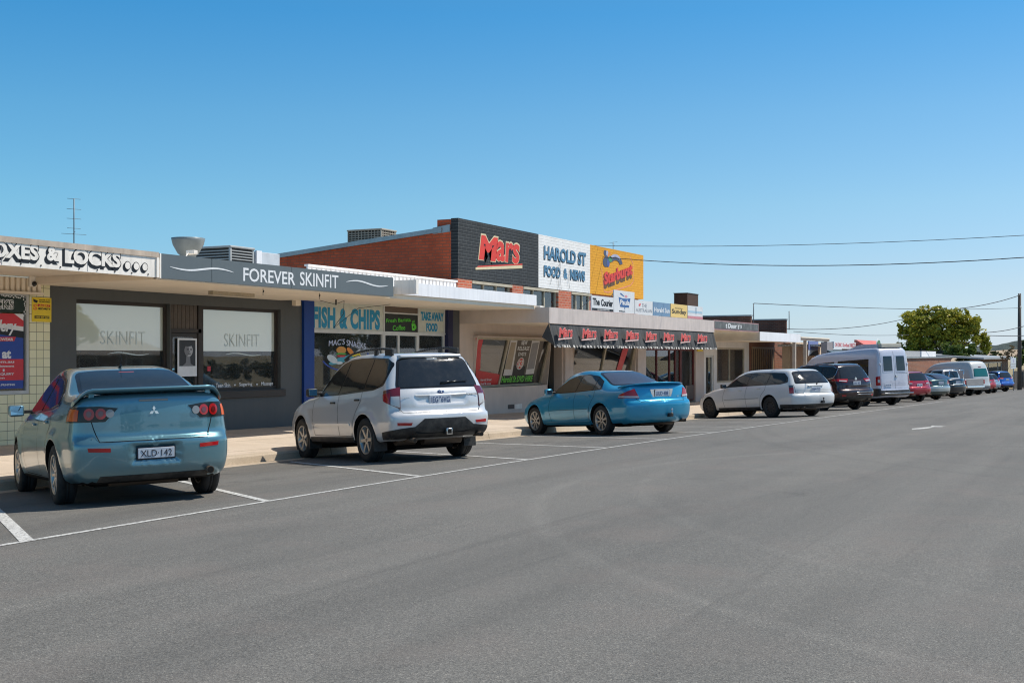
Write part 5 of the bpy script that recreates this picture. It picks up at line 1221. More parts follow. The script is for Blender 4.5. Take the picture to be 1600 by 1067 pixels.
b = MB(); b.box(rw_[0]-.02, rw_[1]+.12, YF-.05, YF+.009, rw_[2]-.16, rw_[2]-.01, BROWNF, .01); b.box(lw[0]-.02, lw[1]+.02, YF-.05, YF+.009, lw[2]-.16, lw[2]-.01, BROWNF, .01); b.build('window_sill', r)
zt = fZ(290, 515, YF)
b = MB(); b.box(dr[0], dr[1], YF+.10, YF+.17, zt-.06, zt+.02, BROWNF); b.box(dr[0], dr[0]+.09, YF+.10, YF+.17, -.15, dr[3], BROWNF); b.box(dr[1]-.09, dr[1], YF+.10, YF+.17, -.15, dr[3], BROWNF)
k = dr[0]+.1
while k < dr[1]-.12: b.box(k, k+.105, YF+.12, YF+.14+random.uniform(0, .01), zt+.02, dr[3], paint('weathered_timber', (.11, .09, .075), .7, .35, 4, .4, 30)); k += .115
b.build('door_frame', r)
d_ = win(r, dr[0]+.1, dr[1]-.1, -.12, zt-.07, YF+.12, BROWNF, .08, .05, name='door')
b = MB(); b.box(dr[0]+.16, dr[0]+.19, YF+.06, YF+.09, .85, 1.05, CHR); b.build('door_handle', d_)
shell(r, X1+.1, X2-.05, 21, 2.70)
fr, t, p = base('frosted_blind', .8, 0, (.62, .68, .60)); p.inputs['Specular IOR Level'].default_value = .8; p.inputs['Roughness'].default_value = .3; p.inputs['Coat Weight'].default_value = 1; p.inputs['Coat IOR'].default_value = 2.3; p.inputs['Coat Roughness'].default_value = .02
for i, (q, px, pyb) in enumerate(((lw, 124, 547.2), (rw_, 323, 548.5))):
    zb_ = fZ(px, pyb, YF); b = MB(); b.box(q[0]+.06, q[1]-.06, YF+.1405, YF+.1435, zb_, q[3]-.06, fr); b.build('frosted_film', r)
yt = YF+.138
L_FRO = flat('frosted_lettering', (.62, .72, .72), .5)
TXT('SKINFIT', fX(157, yt), fX(227, yt), fZ(190, 538, yt), fZ(190, 517.5, yt), yt, L_FRO, r, off=-.012, ext=.003); swoosh(r, fX(168, yt), fX(232, yt), fZ(200, 553, yt), yt, .035, L_FRO)
TXT('SKINFIT', fX(350.5, yt), fX(405, yt), fZ(378, 541.5, yt), fZ(378, 522, yt), yt, L_FRO, r, off=-.012, ext=.003); swoosh(r, fX(352, yt), fX(408, yt), fZ(380, 554, yt), yt, .035, L_FRO)
for s, a, e_ in (('•', 331, 333), ('Teen Skin', 337, 359.5), ('•', 365.5, 368), ('Sugaring', 373.5, 394), ('•', 400, 402.5), ('Massage', 408, 426.5)):
    hh = 3.6 if len(s) > 1 else 1.2; TXT(s, fX(a, yt), fX(e_, yt), fZ(380, 601+hh, yt), fZ(380, 601-hh, yt), yt, L_WHT, r, off=.01)
b = MB(); xx, zz = fX(326.5, yt), fZ(326, 576, yt); b.box(xx-.05, xx+.05, yt-.003, yt, zz-.05, zz+.05, L_RED2); b.build('sticker', r)
ps = thing('portrait_poster', (fX(292, YF+.1), YF+.1, 1), 'white-bordered black and white portrait poster on the grey shop door', 'poster')
x0, x1, z0, z1 = fX(277.5, YF+.1), fX(307.5, YF+.1), fZ(292, 588, YF+.1), fZ(292, 528.5, YF+.1)
b = MB(); b.box(x0, x1, YF+.098, YF+.108, z0, z1, L_WHT); b.build('paper', ps)
b = MB(); w2, h2 = x1-x0, z1-z0; yy = YF+.097; DK = flat('photo_black', (.03, .03, .033), .5); SK = flat('photo_grey', (.42, .42, .43), .5); SKD = flat('photo_mid_grey', (.20, .20, .21), .5)
b.box(x0+w2*.08, x1-w2*.08, yy-.002, yy+.0005, z0+h2*.27, z1-h2*.05, DK); cx, cz = (x0+x1)/2+w2*.06, z0+h2*.68
pl(b, [(cx-.32*w2, z0+h2*.275), (cx+.26*w2, z0+h2*.275), (cx+.10*w2, z0+h2*.34), (cx+.07*w2, cz-.10), (cx-.12*w2, cz-.10), (cx-.14*w2, z0+h2*.36)], yy-.0025, SKD, .001)
pl(b, ell(cx, cz, w2*.215, h2*.165, 24), yy-.003, SK, .001); pl(b, ell(cx-.09*w2, cz, w2*.11, h2*.15, 16), yy-.004, SKD, .001); pl(b, ell(cx-.03*w2, cz+h2*.150, w2*.21, h2*.045, 20), yy-.005, DK, .001)
for s in (-1, 1): pl(b, ell(cx+.035*w2+s*w2*.085, cz+h2*.02, w2*.05, h2*.010, 10), yy-.006, DK, .001); pl(b, ell(cx+.035*w2+s*w2*.085, cz+h2*.042, w2*.06, h2*.007, 10), yy-.006, DK, .001)
pl(b, [(cx+.03*w2, cz+.01), (cx+.07*w2, cz-h2*.05), (cx+.01*w2, cz-h2*.05)], yy-.006, SKD, .001); pl(b, ell(cx+.03*w2, cz-h2*.085, w2*.08, h2*.013, 12), yy-.006, DK, .001)
b.build('portrait', ps)
# fascia and canopy
xa, xb = fX(248.5, YC), fX(614, YC); zb = fZ(614, 434, YC); za = fZ(614, 463.4, YC)
b = MB(); b.box(xa+.03, xb, YC-.01, YC+.05, za, zb, SLATE); b.build('fascia', r)
b = MB(); b.box(xa-.0, xa+.029, YC-.02, YC+.06, za, zb, OFFW)
for k in (330, 455): xx = fX(k, YC); b.box(xx, xx+.006, YC-.013, YC-.0105, za, zb, BLKG)
b.build('fascia_trim', r)
b = MB(); b.box(xa, xb, YC+.06, YF+.005, za-.02, zb-.10, CREAM); b.box(xa, xb, YC+.051, YC+.12, za-.01, za+.02, OFFW); b.build('canopy', r)
yt = YC-.0105
TXT('FOREVER', fX(380, yt), fX(461, yt), fZ(420, 442.5, yt), fZ(420, 422, yt), yt, L_WHT, r, off=.012); TXT('SKINFIT', fX(468.5, yt), fX(528.5, yt), fZ(498, 448.5, yt), fZ(498, 427.5, yt), yt, L_WHT, r, off=.008)
swoosh(r, fX(265, yt), fX(365, yt), fZ(315, 421.5, yt), yt, .05, L_WHT, -1); swoosh(r, fX(541, yt), fX(606, yt), fZ(573, 443.5, yt), yt, .05, L_WHT, 1)
b = MB(); yy = 15.8; b.box(fX(333, yy), fX(398, yy), yy, yy+.12, za-.09, za-.021, paint('yellowed_lamp_plastic', (.42, .36, .26), .6, .3, 8)); b.build('soffit_lamp', r)
b = MB(); xx, zz = fX(462, YF-.2), fZ(462, 473, YF-.2); b.box(xx-.09, xx+.09, YF-.28, YF-.16, zz-.07, zz+.07, CREAM, .01); b.build('junction_box', r)
for k, px in enumerate((411, 499)):
    b = MB(); x = fX(px, YC+.3); b.cyl((x, YC+.3, za-.02), (x, YC+.3, za-.14), .006, .006, 6, BLKG); b.cyl((x, YC+.3, za-.09), (x+.02, YC+.3, za-.05), .012, .012, 6, BLKG); b.build('sign_hook', r)
b = MB()   # flat roof behind, parapet cap
b.box(2, X2, YF+.26, 27, 2.76, 2.86, TINR); b.build('roof', r)
# --- shop 3: fish and chip shop
X3 = fX(715.7, YF)
YC3 = YC+.38
r = thing('takeaway_shop', (26, YF, gz(26, YF)), 'takeaway shop with blue pillars, pale signboards over its windows and a white awning', 'shop building', 'row of single-storey shops')
zs = 2.72
h1 = (fX(488, YF), fX(697, YF), -.4, zs)
b = MB(); b.box(h1[1]+.32*0+fX(704, YF)-h1[1], X3, YF, YF+.25, -.5, 3.4, GREY) if 0 else b.box(fX(704.5, YF), X3-.001, YF-.05, YF+.25, -.5, zs, GREY); b.build('wall', r)
b = MB(); b.box(X2+.001, h1[0], YF-.06, YF+.25, -.5, zs, BLUE); b.build('pillar', r)
b = MB(); b.box(h1[1], fX(704.5, YF)-.001, YF-.07, YF+.25, -.5, zs, NAVY)
pl(b, [(fX(706, YF-.07), fZ(706, 503, YF)), (fX(706, YF-.07), fZ(706, 525, YF)), (fX(718, YF-.07)-.2, fZ(706, 490, YF))], YF-.07, flat('lilac_flag', (.35, .38, .62), .5)) if 0 else None
b.build('pillar', r)
xm1, xm2 = fX(601.5, YF), fX(655.5, YF); zt = fZ(600, 519.5, YF); zb3 = .35
FW = paint('white_frame', (.66, .66, .63), .45, .12, 3)
win(r, h1[0]+.01, xm1, zb3, zt, YF+.04, FW, .05, .09); win(r, xm2, h1[1]-.01, zb3, zt, YF+.04, FW, .05, .09)
d_ = win(r, xm1+.01, xm2-.01, -.2, zt, YF+.04, FW, .07, .07, mull=(fX(625.5, YF),), name='door')
b = MB(); b.box(h1[0]+.01, xm1, YF+.03, YF+.25, -.4, zb3, GREY); b.box(xm2, h1[1]-.01, YF+.03, YF+.25, -.4, zb3, GREY); b.build('stall_riser', r)
CB = flat('cream_signboard', (.62, .62, .52), .35); GB = paint('dark_chalk_board', (.025, .03, .028), .5)
b = MB(); y_ = YF+.04
b.box(h1[0]+.01, xm1, y_, y_+.06, zt+.03, zs, CB); b.box(xm2, h1[1]-.01, y_, y_+.06, zt+.03, zs, CB); b.box(xm1, xm2, y_+.002, y_+.06, zt+.03, fZ(630, 491, YF), GB); b.box(xm1, xm2, y_+.003, y_+.06, fZ(630, 489, YF), zs, paint('brown_transom', (.14, .10, .075), .5))
b.build('signboard', r)
b = MB()
for x in (xm1-.025, xm2-.025): b.box(x, x+.05, y_-.02, y_+.05, zt+.03, zs, FW)
b.box(h1[0]+.01, h1[1]-.01, y_-.03, y_+.05, zt-.01, zt+.03, FW); b.box(xm1, xm2, y_-.01, y_+.001, fZ(630, 491, YF), fZ(630, 489, YF), FW); b.box(h1[1]-.06, h1[1]-.01, y_-.015, y_+.05, zt+.03, zs, FW)
b.build('sign_frame', r)
yt = YF+.0395
TXT('FISH & CHIPS', fX(487, yt)+.03, fX(593.5, yt), fZ(540, 514, yt), fZ(540, 481.5, yt), yt, L_CYA, r, off=.05, ext=.006, spacing=1.08)
TXT('TAKE AWAY', fX(657.5, yt), fX(693, yt), fZ(675, 501.5, yt), fZ(675, 488, yt), yt, L_CYA, r, off=.05, ext=.006); TXT('FOOD', fX(666, yt), fX(683.5, yt), fZ(675, 518, yt), fZ(675, 505, yt), yt, L_CYA, r, off=.05, ext=.006)
TXT('Fresh Barista', fX(603.5, yt), fX(641.5, yt), fZ(622, 505, yt), fZ(622, 499, yt), yt, L_GRN, r, off=.01, rise=.06); TXT('Coffee', fX(613.5, yt), fX(633, yt), fZ(622, 517, yt), fZ(622, 509, yt), yt, L_GRN, r, off=.01, rise=.03)
b = MB(); cx, cz = fX(646, yt), fZ(646, 511, yt); pl(b, [(cx-.10, cz+.09), (cx+.09, cz+.09), (cx+.06, cz-.09), (cx-.07, cz-.09)], yt, L_GRN); pl(b, ell(cx+.10, cz, .045, .06, 14), yt, L_GRN); pl(b, ell(cx-.03, cz+.13, .025, .04, 10), yt, L_GRN); pl(b, ell(cx+.03, cz+.15, .02, .04, 10), yt, L_GRN); pl(b, ell(cx, cz, .03, .03, 10), yt-.003, GB); b.build('lettering', r)
# window decal: arc lettering over a cartoon dish of food
yt = YF+.078; LBL = flat('pale_blue_lettering', (.55, .62, .80), .5)
TXT("MAC'S", fX(513.5, yt), fX(538.5, yt), fZ(526, 541, yt), fZ(526, 532, yt), yt, LBL, r, off=.005, shear=.12, rise=.05, ext=.002); TXT('SNACKS', fX(541.5, yt), fX(571.5, yt), fZ(556, 540, yt), fZ(556, 531, yt), yt, LBL, r, off=.005, shear=.0, rise=-.09, ext=.002)
b = MB(); PX = lambda px, py: (fX(px, yt), fZ(px, py, yt)); mpm = (fX(560, yt)-fX(540, yt))/20
def E(px, py, rx, ry, m, rot=0, l=0): c_ = PX(px, py); pl(b, ell(c_[0], c_[1], rx*mpm, ry*.0147, 20, rot=rot), yt-l*.002, m, .0015)
TEAL = flat('decal_teal', (.05, .32, .42), .4); BUN = flat('decal_bun', (.62, .28, .04), .4); LET = flat('decal_green', (.06, .35, .04), .4); YLW = flat('decal_yellow', (.80, .62, .02), .4); DWH = flat('decal_white', (.60, .65, .66), .4)
rg = ell(*PX(540, 556), 37*mpm, .37, 40, radians(200), radians(372)); ri = ell(*PX(540, 556), 34.5*mpm, .34, 40, radians(200), radians(372))
pl(b, rg+ri[::-1], yt, L_BLU, .0015)
E(534, 562, 20, 5, TEAL, .18, 1); E(519, 561, 8, 6, DWH, -.3, 2); E(530, 567, 5, 2.4, DWH, 0, 3); E(533, 547, 7.5, 6, BUN, 0, 3); E(533, 553, 7.8, 2, LET, 0, 4); E(533, 556, 6.5, 2, L_RED2, 0, 4); E(547, 549, 6, 4.5, L_ORG, -.5, 5); E(556, 554, 7, 2.2, YLW, .2, 6); E(558, 549, 5, 1.6, DWH, .4, 7); E(563, 556, 6, 1, YLW, -.4, 7)
b.build('window_decal', r)
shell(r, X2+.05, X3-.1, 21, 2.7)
YC3 = 14.2
for _ in range(60):
    if fX(838.7, YC3) < X3: YC3 += .01
xa, xb = fX(623, YC3), X3-.002; zb = fZ(838.7, 461.3, YC3); za = fZ(838.7, 477.5, YC3)
b = MB(); b.box(xa, xb, YC3, YC3+.05, za, zb, WHT); b.build('fascia', r)
b = MB(); b.box(xa-.1, xa-.001, YC-.01, YC3+.06, za-.01, zb+.02, OFFW); b.build('fascia_trim', r)
b = MB(); b.box(xb-7.42*.0-(xb-fX(614, YC))+.001, xb, YC3+.06, YF+.0, zs, zb-.12, CREAM); b.build('canopy', r)
b = MB(); n = 60; pts = [Vector((xa+.1+(xb-xa-.2)*k/n, YC3+.25, za+.0-.07*abs(sin(k/n*pi*6)))) for k in range(n+1)]; b.tube(pts, .007, flat('cream_cable', (.60, .48, .33), .5), 5); b.build('string_cable', r)
b = MB(); c0 = Vector((fX(525, 16), 16, zs-.02)); 
for q in ((.0, -.0), (.5, -.22), (.9, -.05), (1.3, -.35), (1.9, -.02)): pass
b.tube([c0+Vector((x, y, z)) for x, y, z in ((-.2, .3, -.02), (.1, .1, -.10), (.6, .2, 0), (1.0, .5, -.28), (1.3, 1.0, -.6), (2.2, .9, -.1), (2.7, .3, 0))], .006, BLKG, 5); b.tube([c0+Vector((x, 0, z)) for x, z in ((0, 0), (.0, -.12))], .02, BLKG, 6); b.build('loose_wiring', r)
yy = YF+.0
zp = fZ(705, 440, YF); CORW = corrugated('white_corrugated_parapet', (.74, .75, .76), .19, 0, .5, 0, .9)
b = MB(); xq = fX(482, YF)
x = xq
while x < X3-.02:
    b.box(x, min(x+.12, X3-.02), YF+.02, YF+.06, 2.72, zp, WHT); b.box(min(x+.12, X3-.02), min(x+.19, X3-.02), YF+.05, YF+.09, 2.72, zp, WHT); x += .19
b.box(xq, X3-.02, YF+.0, YF+.12, zp, zp+.05, WHT); b.build('parapet', r)
b = MB(); b.box(X2, X3-.02, YF+.26, 27, 2.80, 2.92, TINR); b.build('roof', r)

# --- shop 4: newsagency with the painted brick tower and video shop window
X4 = fX(1005.3, YF)
r = thing('brick_tower_shop', (37, YF, gz(37, YF)), 'tall shop with black, white and yellow painted brick panels over its upper windows', 'shop building', 'row of single-storey shops')
xd1, xd2 = fX(841.4, YF), fX(922, YF); zT = (fZ(715.7, 343.2, YF)+fZ(1005.3, 398.8, YF))/2+.02; zP = (fZ(715.7, 435.9, YF)+fZ(1005.3, 467, YF))/2
b = MB(); b.box(X3, xd1, YF, YF+.23, zP, zT, BRKB); b.build('painted_panel', r, label='black painted brick panel'); b = MB(); b.box(xd1, xd2, YF, YF+.23, zP, zT, BRKW); b.build('painted_panel', r, label='white painted brick panel'); b = MB(); b.box(xd2, X4, YF, YF+.23, zP, zT, BRKY); b.build('painted_panel', r, label='yellow painted brick panel')
# raked side wall
zA = fZ(714, 361.5, YF+.24); yB = 32.0; sl = -.091
def rk(y): return zA+sl*(y-YF)
xs_ = X3
b = MB(); b.prism([(YF+.232, -.4), (YF+.232, rk(YF)), (yB, rk(yB)), (yB, -.4)], 'x', X3, X3+.23, BRICKS); b.build('side_wall', r)
b = MB(); b.box(X3+.02, X3+.23, YF+.232, YF+.7, rk(YF), zT-.02, BRICKS); b.build('parapet_return', r)
b = MB(); b.prism([(YF+.5, rk(YF+.5)), (YF+.5, rk(YF+.5)+.13), (yB, rk(yB)+.13), (yB, rk(yB))], 'x', X3-.10, X3+.25, GALV); b.prism([(YF+.24, rk(YF)-.05), (YF+.24, rk(YF)+.16), (YF+.8, rk(YF+.8)+.16), (YF+.8, rk(YF+.8)-.02)], 'x', X3-.06, X3-.002, GALV); b.build('barge_flashing', r)
b = MB(); b.prism([(YF+.7, rk(YF+.7)+.06), (YF+.7, rk(YF+.7)+.10), (yB, rk(yB)+.10), (yB, rk(yB)+.06)], 'x', X3+.251, X4, TINR); b.build('roof', r)
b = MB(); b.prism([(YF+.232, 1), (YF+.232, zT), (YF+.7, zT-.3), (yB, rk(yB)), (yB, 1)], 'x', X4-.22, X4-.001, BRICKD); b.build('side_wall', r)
# upper window band with brick piers
zc = 2.6
for a_, e_ in ((715.7, 738), (801, 818), (873, 893)):
    b = MB(); b.box(fX(a_, YF)+.001, fX(e_, YF), YF+.01, YF+.24, zc, zP-.001, BRICKR); b.build('brick_pier', r)
CRF = paint('cream_window_frame', (.50, .44, .33), .5, .2, 4)
for a_, e_ in ((738, 801), (818, 873), (893, 925)):
    x0, x1 = fX(a_, YF)+.01, fX(e_, YF)-.01
    o = win(r, x0, x1, zc+.1, zP-.01, YF+.10, CRF, .07, .10, mull=(x0+(x1-x0)*.34, x0+(x1-x0)*.66))
    b = MB(); b.prism([(YF+.0, zP-.10), (YF+.0, zP-.02), (YF+.10, zP-.02), (YF+.10, zP-.10)], 'x', x0, x1, CRF); b.build('window_head', r)
b = MB(); b.box(fX(925, YF), X4-.23, YF+.12, YF+.22, zc, zP, BRICKR); b.build('upper_wall', r)
b = MB(); b.box(X3+.24, X4-.24, YF+1.6, YF+1.7, 2.6, zP+.3, INT); b.build('upper_room', r)
# painted lettering on the tower
yt = YF-.002
def T4(s, p0, p1, y0, y1, m, **k):
    xm = (p0+p1)/2; return TXT(s, fX(p0, k.get('y', yt)), fX(p1, k.get('y', yt)), fZ(xm, y1, k.get('y', yt)), fZ(xm, y0, k.get('y', yt)), k.pop('y', yt), m, r, **k)
# red brand word with black shade and cream edge, letters lean right, rising baseline over a rule
def candyword(root, x0, x1, z0, z1, y, shear=.28, rise=0, off=.03, big=True):
    W_ = x1-x0; H_ = z1-z0; d = W_*.018
    w1 = W_*.40
    def put(dx, dz, m, yy, o, g=0):
        TXT('M', x0+dx-g, x0+w1+dx+g, z0+dz-g, z1+dz+g, yy, m, root, off=o+.035, shear=shear, ext=.0012)
        TXT('ars', x0+w1*1.02+dx-g, x1+dx+g, z0+rise*.5+dz-g, z0+H_*.80+rise+dz+g, yy, m, root, off=o, shear=shear*.5, ext=.0012)
    put(d*1.2, -d*2.2, L_BLK, y, off, d*.6)
    put(-d*.2, d*.3, L_CRM, y-.002, off+.012, d*.7)
    put(0, 0, L_RED, y-.004, off)
x0, x1 = fX(748, yt), fX(813, yt); z0, z1 = fZ(780, 410, yt), fZ(770, 370.5, yt)
candyword(r, x0, x1-.1, z0, z1, yt, .22, .06)
b = MB(); za_, zb_ = fZ(743, 420, yt), fZ(816, 417, yt)
pl(b, [(fX(743, yt), za_-.03), (fX(816, yt), zb_-.05), (fX(816, yt), zb_+.05), (fX(743, yt), za_+.04)], yt, L_CRM, .004); pl(b, [(fX(745, yt), za_+.05), (fX(816, yt), zb_+.06), (fX(816, yt), zb_+.10), (fX(747, yt), za_+.09)], yt, L_RED, .004); b.build('lettering', r)
def T5(s, p0, p1, ya, yb, off, sh, wd_=1):   # blue block letters with a dark drop shade
    xm = (p0+p1)/2; X0_, X1_ = fX(p0, yt), fX(p1, yt); Z0, Z1 = fZ(xm, yb, yt), fZ(xm, ya, yt)
    TXT(s, X0_-.035, X1_-.03, Z0-.035, Z1-.03, yt, L_BLK if sh else MARK, r, off=off+.012); TXT(s, X0_, X1_, Z0, Z1, yt-.004, L_NAV, r, off=off)
T5('HAROLD ST', 850, 915.5, 389.5, 410, .035, True); T5('FOOD  &  NEWS', 850, 914, 419, 435.5, .05, True)
# faint dangling cables over the white panel
b = MB()
for px, a_, e_ in ((866, 411, 447), (873, 409, 450), (877, 408, 452), (890, 415, 449)):
    b.tube([Vector((fX(876 if px != 890 else 891, yt-.03), yt-.03, fZ(876, a_, yt))), Vector((fX(px-2, yt-.03), yt-.03, fZ(876, (a_+e_)/2, yt))), Vector((fX(px-6 if px < 870 else px, yt-.03), yt-.03, fZ(876, e_, yt)))], .006, MARK, 5)
b.build('loose_cable', r)
# yellow panel: sweets and slanted red word with brown shade
SH_ = flat('brown_shade', (.13, .06, .02), .5)
x0, x1 = fX(944, yt), fX(988, yt); z0, z1 = fZ(966, 443.5, yt), fZ(966, 424, yt)
for dx, dz, m, dy, o in ((-.05, -.16, SH_, 0, .05), (-.07, -.03, flat('dark_red_shade', (.25, .01, .02), .5), .004, .06), (0, 0, L_RED, .008, .045)):
    TXT('Starburst', x0+dx, x1+dx, z0+dz-.12, z1+dz-.12, yt-dy, m, r, off=o, shear=-.02, rise=.55, ext=.003)
b = MB(); PQ = lambda px, py: (fX(px, yt), fZ(px, py, yt)); mp = (fX(970, yt)-fX(950, yt))/20
def E2(px, py, rx, ry, m, rot=0, l=0): c_ = PQ(px, py); pl(b, ell(*c_, rx*mp, ry*.0245, 20, rot=rot), yt-l*.003, m, .002)
SL = flat('sweet_slate', (.06, .07, .13), .4); SLL = flat('sweet_pale', (.42, .42, .55), .4); SG = flat('sweet_green', (.05, .25, .12), .4); SP_ = flat('sweet_salmon', (.85, .28, .16), .4)
E2(946, 396, 2.8, 4.6, SL, -.2, 1); E2(948.5, 396, 1.8, 4, SLL, -.2, 2); E2(951.5, 398, 2.6, 3.4, L_ORG, .5, 3)
E2(947, 409, 5, 8, SL, .15, 2); E2(950, 411, 2.2, 6, flat('sweet_blue', (.05, .09, .30), .4), .1, 3); E2(953, 405, 3, 4.6, SG, -.1, 4)
ar = ell(*PQ(962, 415), 11*mp, 16*.0245, 20, radians(15), radians(150)); ai = ell(*PQ(962, 415), 6.5*mp, 8*.0245, 20, radians(15), radians(150)); pl(b, ar+ai[::-1], yt-.009, SL, .002)
ar = ell(*PQ(961.5, 414), 11*mp, 16*.0245, 20, radians(45), radians(140)); ai = ell(*PQ(961.5, 414), 9.2*mp, 12*.0245, 20, radians(45), radians(140)); pl(b, ar+ai[::-1], yt-.012, SLL, .002)
def rib(pts, w, m):
    P = [PQ(*q) for q in pts]
    for a, c in zip(P[:-1], P[1:]):
        d = Vector((c[0]-a[0], c[1]-a[1])); n = Vector((-d.y, d.x)).normalized()*w/2; pl(b, [(a[0]+n.x, a[1]+n.y), (c[0]+n.x, c[1]+n.y), (c[0]-n.x, c[1]-n.y), (a[0]-n.x, a[1]-n.y)], yt, m, .002)
rib([(940, 420), (944, 455.5), (950, 457), (985, 446), (989.5, 440), (989, 412), (984, 401)], .035, SP_)
b.build('painted_sweets', r)
# ground floor
YC4 = 14.0
for _ in range(90):
    if fX(858.8, YC4) < X3: YC4 += .01
zs4 = fZ(858.8, 505.2, YC4); zt4 = fZ(858.8, 479.9, YC4)
w1 = (fX(740.5, YF), fX(855, YF), fZ(745, 606.5, YF), fZ(745, 527, YF)); w2 = (fX(893, YF), fX(990, YF), fZ(893, 612, YF), w1[3])
b = MB(); holes_wall(b, X3+.001, X4, -.9, zs4+.10, [w1, w2, (fX(855, YF)+.02, fX(878, YF), -.9, w1[3]-.05)], YF, .3, PINKR); b.build('wall', r)
b = MB(); b.box(fX(855, YF), fX(880, YF), YF+1.0, YF+1.1, -.9, 2.3, paint('taupe_door_recess', (.20, .16, .135), .7)); b.box(fX(859, YF+.9), fX(872, YF+.9), YF+.93, YF+.99, -.4, 1.9, paint('taupe_door', (.17, .14, .12), .6)); b.build('entry_recess', r)
b = MB(); b.box(fX(880, YF), fX(893, YF), YF-.08, YF-.001, -.6, zs4, PINKC); b.build('pier', r)
b = MB(); b.box(fX(994, YF), fX(1006.5, YF), YF-.08, YF-.001, -.6, zs4, PINKC); b.build('pier', r)
def leanwin(q, root, mulls, nm='window'):
    """shop window leaning out at the top"""
    x0, x1, z0, z1 = q; yb_, yt_ = YF+.28, YF-.10
    def yq(z): return yb_+(yt_-yb_)*(z-z0)/(z1-z0)
    b = MB(); W2 = .07
    def bar(xa, za, xb_, zb_2, w=W2):
        d = Vector((xb_-xa, yq(zb_2)-yq(za), zb_2-za)); n = d.normalized().cross(Vector((0, 1, 0))).normalized()*w/2
        A = Vector((xa, yq(za), za)); B = Vector((xb_, yq(zb_2), zb_2)); V_ = []
        for P_ in (A, B):
            for s, yy in ((-1, -.04), (1, -.04), (1, .04), (-1, .04)): V_.append(b.bm.verts.new(P_+n*s+Vector((0, yy, 0))))
        i = b.mi(CRF); fs = [b.bm.faces.new([V_[k] for k in f]) for f in ((0, 1, 2, 3), (4, 7, 6, 5), (0, 4, 5, 1), (1, 5, 6, 2), (2, 6, 7, 3), (3, 7, 4, 0))]
        for f in fs: f.material_index = i
        bmesh.ops.recalc_face_normals(b.bm, faces=fs)
    bar(x0, z1-.03, x1, z1-.03); bar(x0, z0+.03, x1, z0+.03); bar(x0+.03, z0, x0+.03, z1); bar(x1-.03, z0, x1-.03, z1)
    for m_ in mulls: bar(m_, z0, m_, z1, .10)
    o = b.build(nm, root); g = MB(); g.face([(x0, yq(z0)+.01, z0), (x1, yq(z0)+.01, z0), (x1, yq(z1)+.01, z1), (x0, yq(z1)+.01, z1)], GL); g.build('pane', o)
    b = MB(); b.prism([(yb_+.04, z0), (YF+.001, z0), (YF+.001, z0-.001), (yb_+.04, z0-.001)], 'x', x0, x1, PINKR)
    for xx in (x0-.03, x1+.001): b.prism([(YF-.001, z0), (yt_-.04, z1), (YF-.001, z1)], 'x', xx, xx+.03, PINKR)
    b.box(x0-.03, x1+.03, yt_-.06, YF-.001, z1, z1+.04, PINKR); b.build('window_reveal', root)
    return yq
xm_ = fX(790, YF)
yq = leanwin(w1, r, (xm_,)); yq2 = leanwin(w2, r, ((w2[0]+w2[1])/2,))
def onlean(b, poly, q, m, dy=-.012):   # posters stuck to the leaning glass; poly in (px, py)
    pts = []
    for px, py in poly:
        y = YF
        for _ in range(4): z = fZ(px, py, y); y = q(z)+dy
        pts.append(Vector((fX(px, y), y, fZ(px, py, y))))
    f = b.face(pts, m); return pts
b = MB()
onlean(b, [(743.5, 528), (756, 528), (751.5, 545), (750.5, 577), (743.5, 580)], yq, L_RED2); onlean(b, [(743.5, 578), (781, 585), (779, 604), (743.5, 606)], yq, L_RED2)
onlean(b, [(797, 528), (851, 529.5), (833, 603), (783, 604)], yq, paint('video_poster_brown', (.13, .11, .09), .5, .3, 5), -.010)
onlean(b, [(783, 587.5), (835, 584), (833, 603), (782, 604.5)], yq, L_BLK, -.014); onlean(b, [(797, 570), (821, 572), (818, 589), (795, 588)], yq, L_BLK, -.0135)
WP = flat('poster_white', (.66, .64, .62), .4); PG = flat('poster_grey', (.22, .22, .23), .4); PT = flat('poster_tan', (.42, .34, .24), .5)
onlean(b, [(798, 530.5), (809, 530), (800, 586), (786, 587)], yq, WP, -.016); onlean(b, [(799, 535), (806.5, 535), (798.5, 577), (788, 577)], yq, PT, -.018)
onlean(b, [(831.5, 531.5), (844, 530.5), (834, 584), (821, 585)], yq, WP, -.016); onlean(b, [(832, 536), (842, 535), (834.5, 576), (823.5, 577)], yq, PG, -.018)
c8 = [(813+5.5*cos(a)+.25*9.5*sin(a), 568-9.5*sin(a)) for a in [2*pi*k/16 for k in range(16)]]; onlean(b, c8, yq, WP, -.018); c8 = [(813+4.6*cos(a)+.25*8*sin(a), 568-8*sin(a)) for a in [2*pi*k/16 for k in range(16)]]; onlean(b, c8, yq, L_RED, -.020)
onlean(b, [(744.5, 592), (747.5, 591), (746, 601), (743.5, 601.5)], yq, L_BLK, -.015)
onlean(b, [(974, 542), (983, 542), (969, 585), (961, 585)], yq2, L_RED2, -.012)
b.build('window_poster', r)
def leantext(s, px0, px1, py0, py1, m, off=.02, dy=-.024):
    y = YF
    for _ in range(4): zc_ = fZ((px0+px1)/2, (py0+py1)/2, y); y = yq(zc_)+dy
    o = TXT(s, 0, fX(px1, y)-fX(px0, y), 0, fZ(px0, py0, y)-fZ(px0, py1, y), 0, m, r, off=off, ext=.002)
    o.location = (fX(px0, y), y+ (fZ(px0, py0, y)-fZ(px0, py1, y))*.5*.25, fZ((px0+px1)/2, py1, y)); o.rotation_euler = (radians(13), 0, 0); o['wl'] = 1
leantext('NEW', 815, 824, 532, 539, L_WHT, .02); leantext('RELEASE', 809, 827, 541, 547.5, L_WHT, .02); leantext("DVD'S", 810, 822, 550, 556, L_WHT, .02)
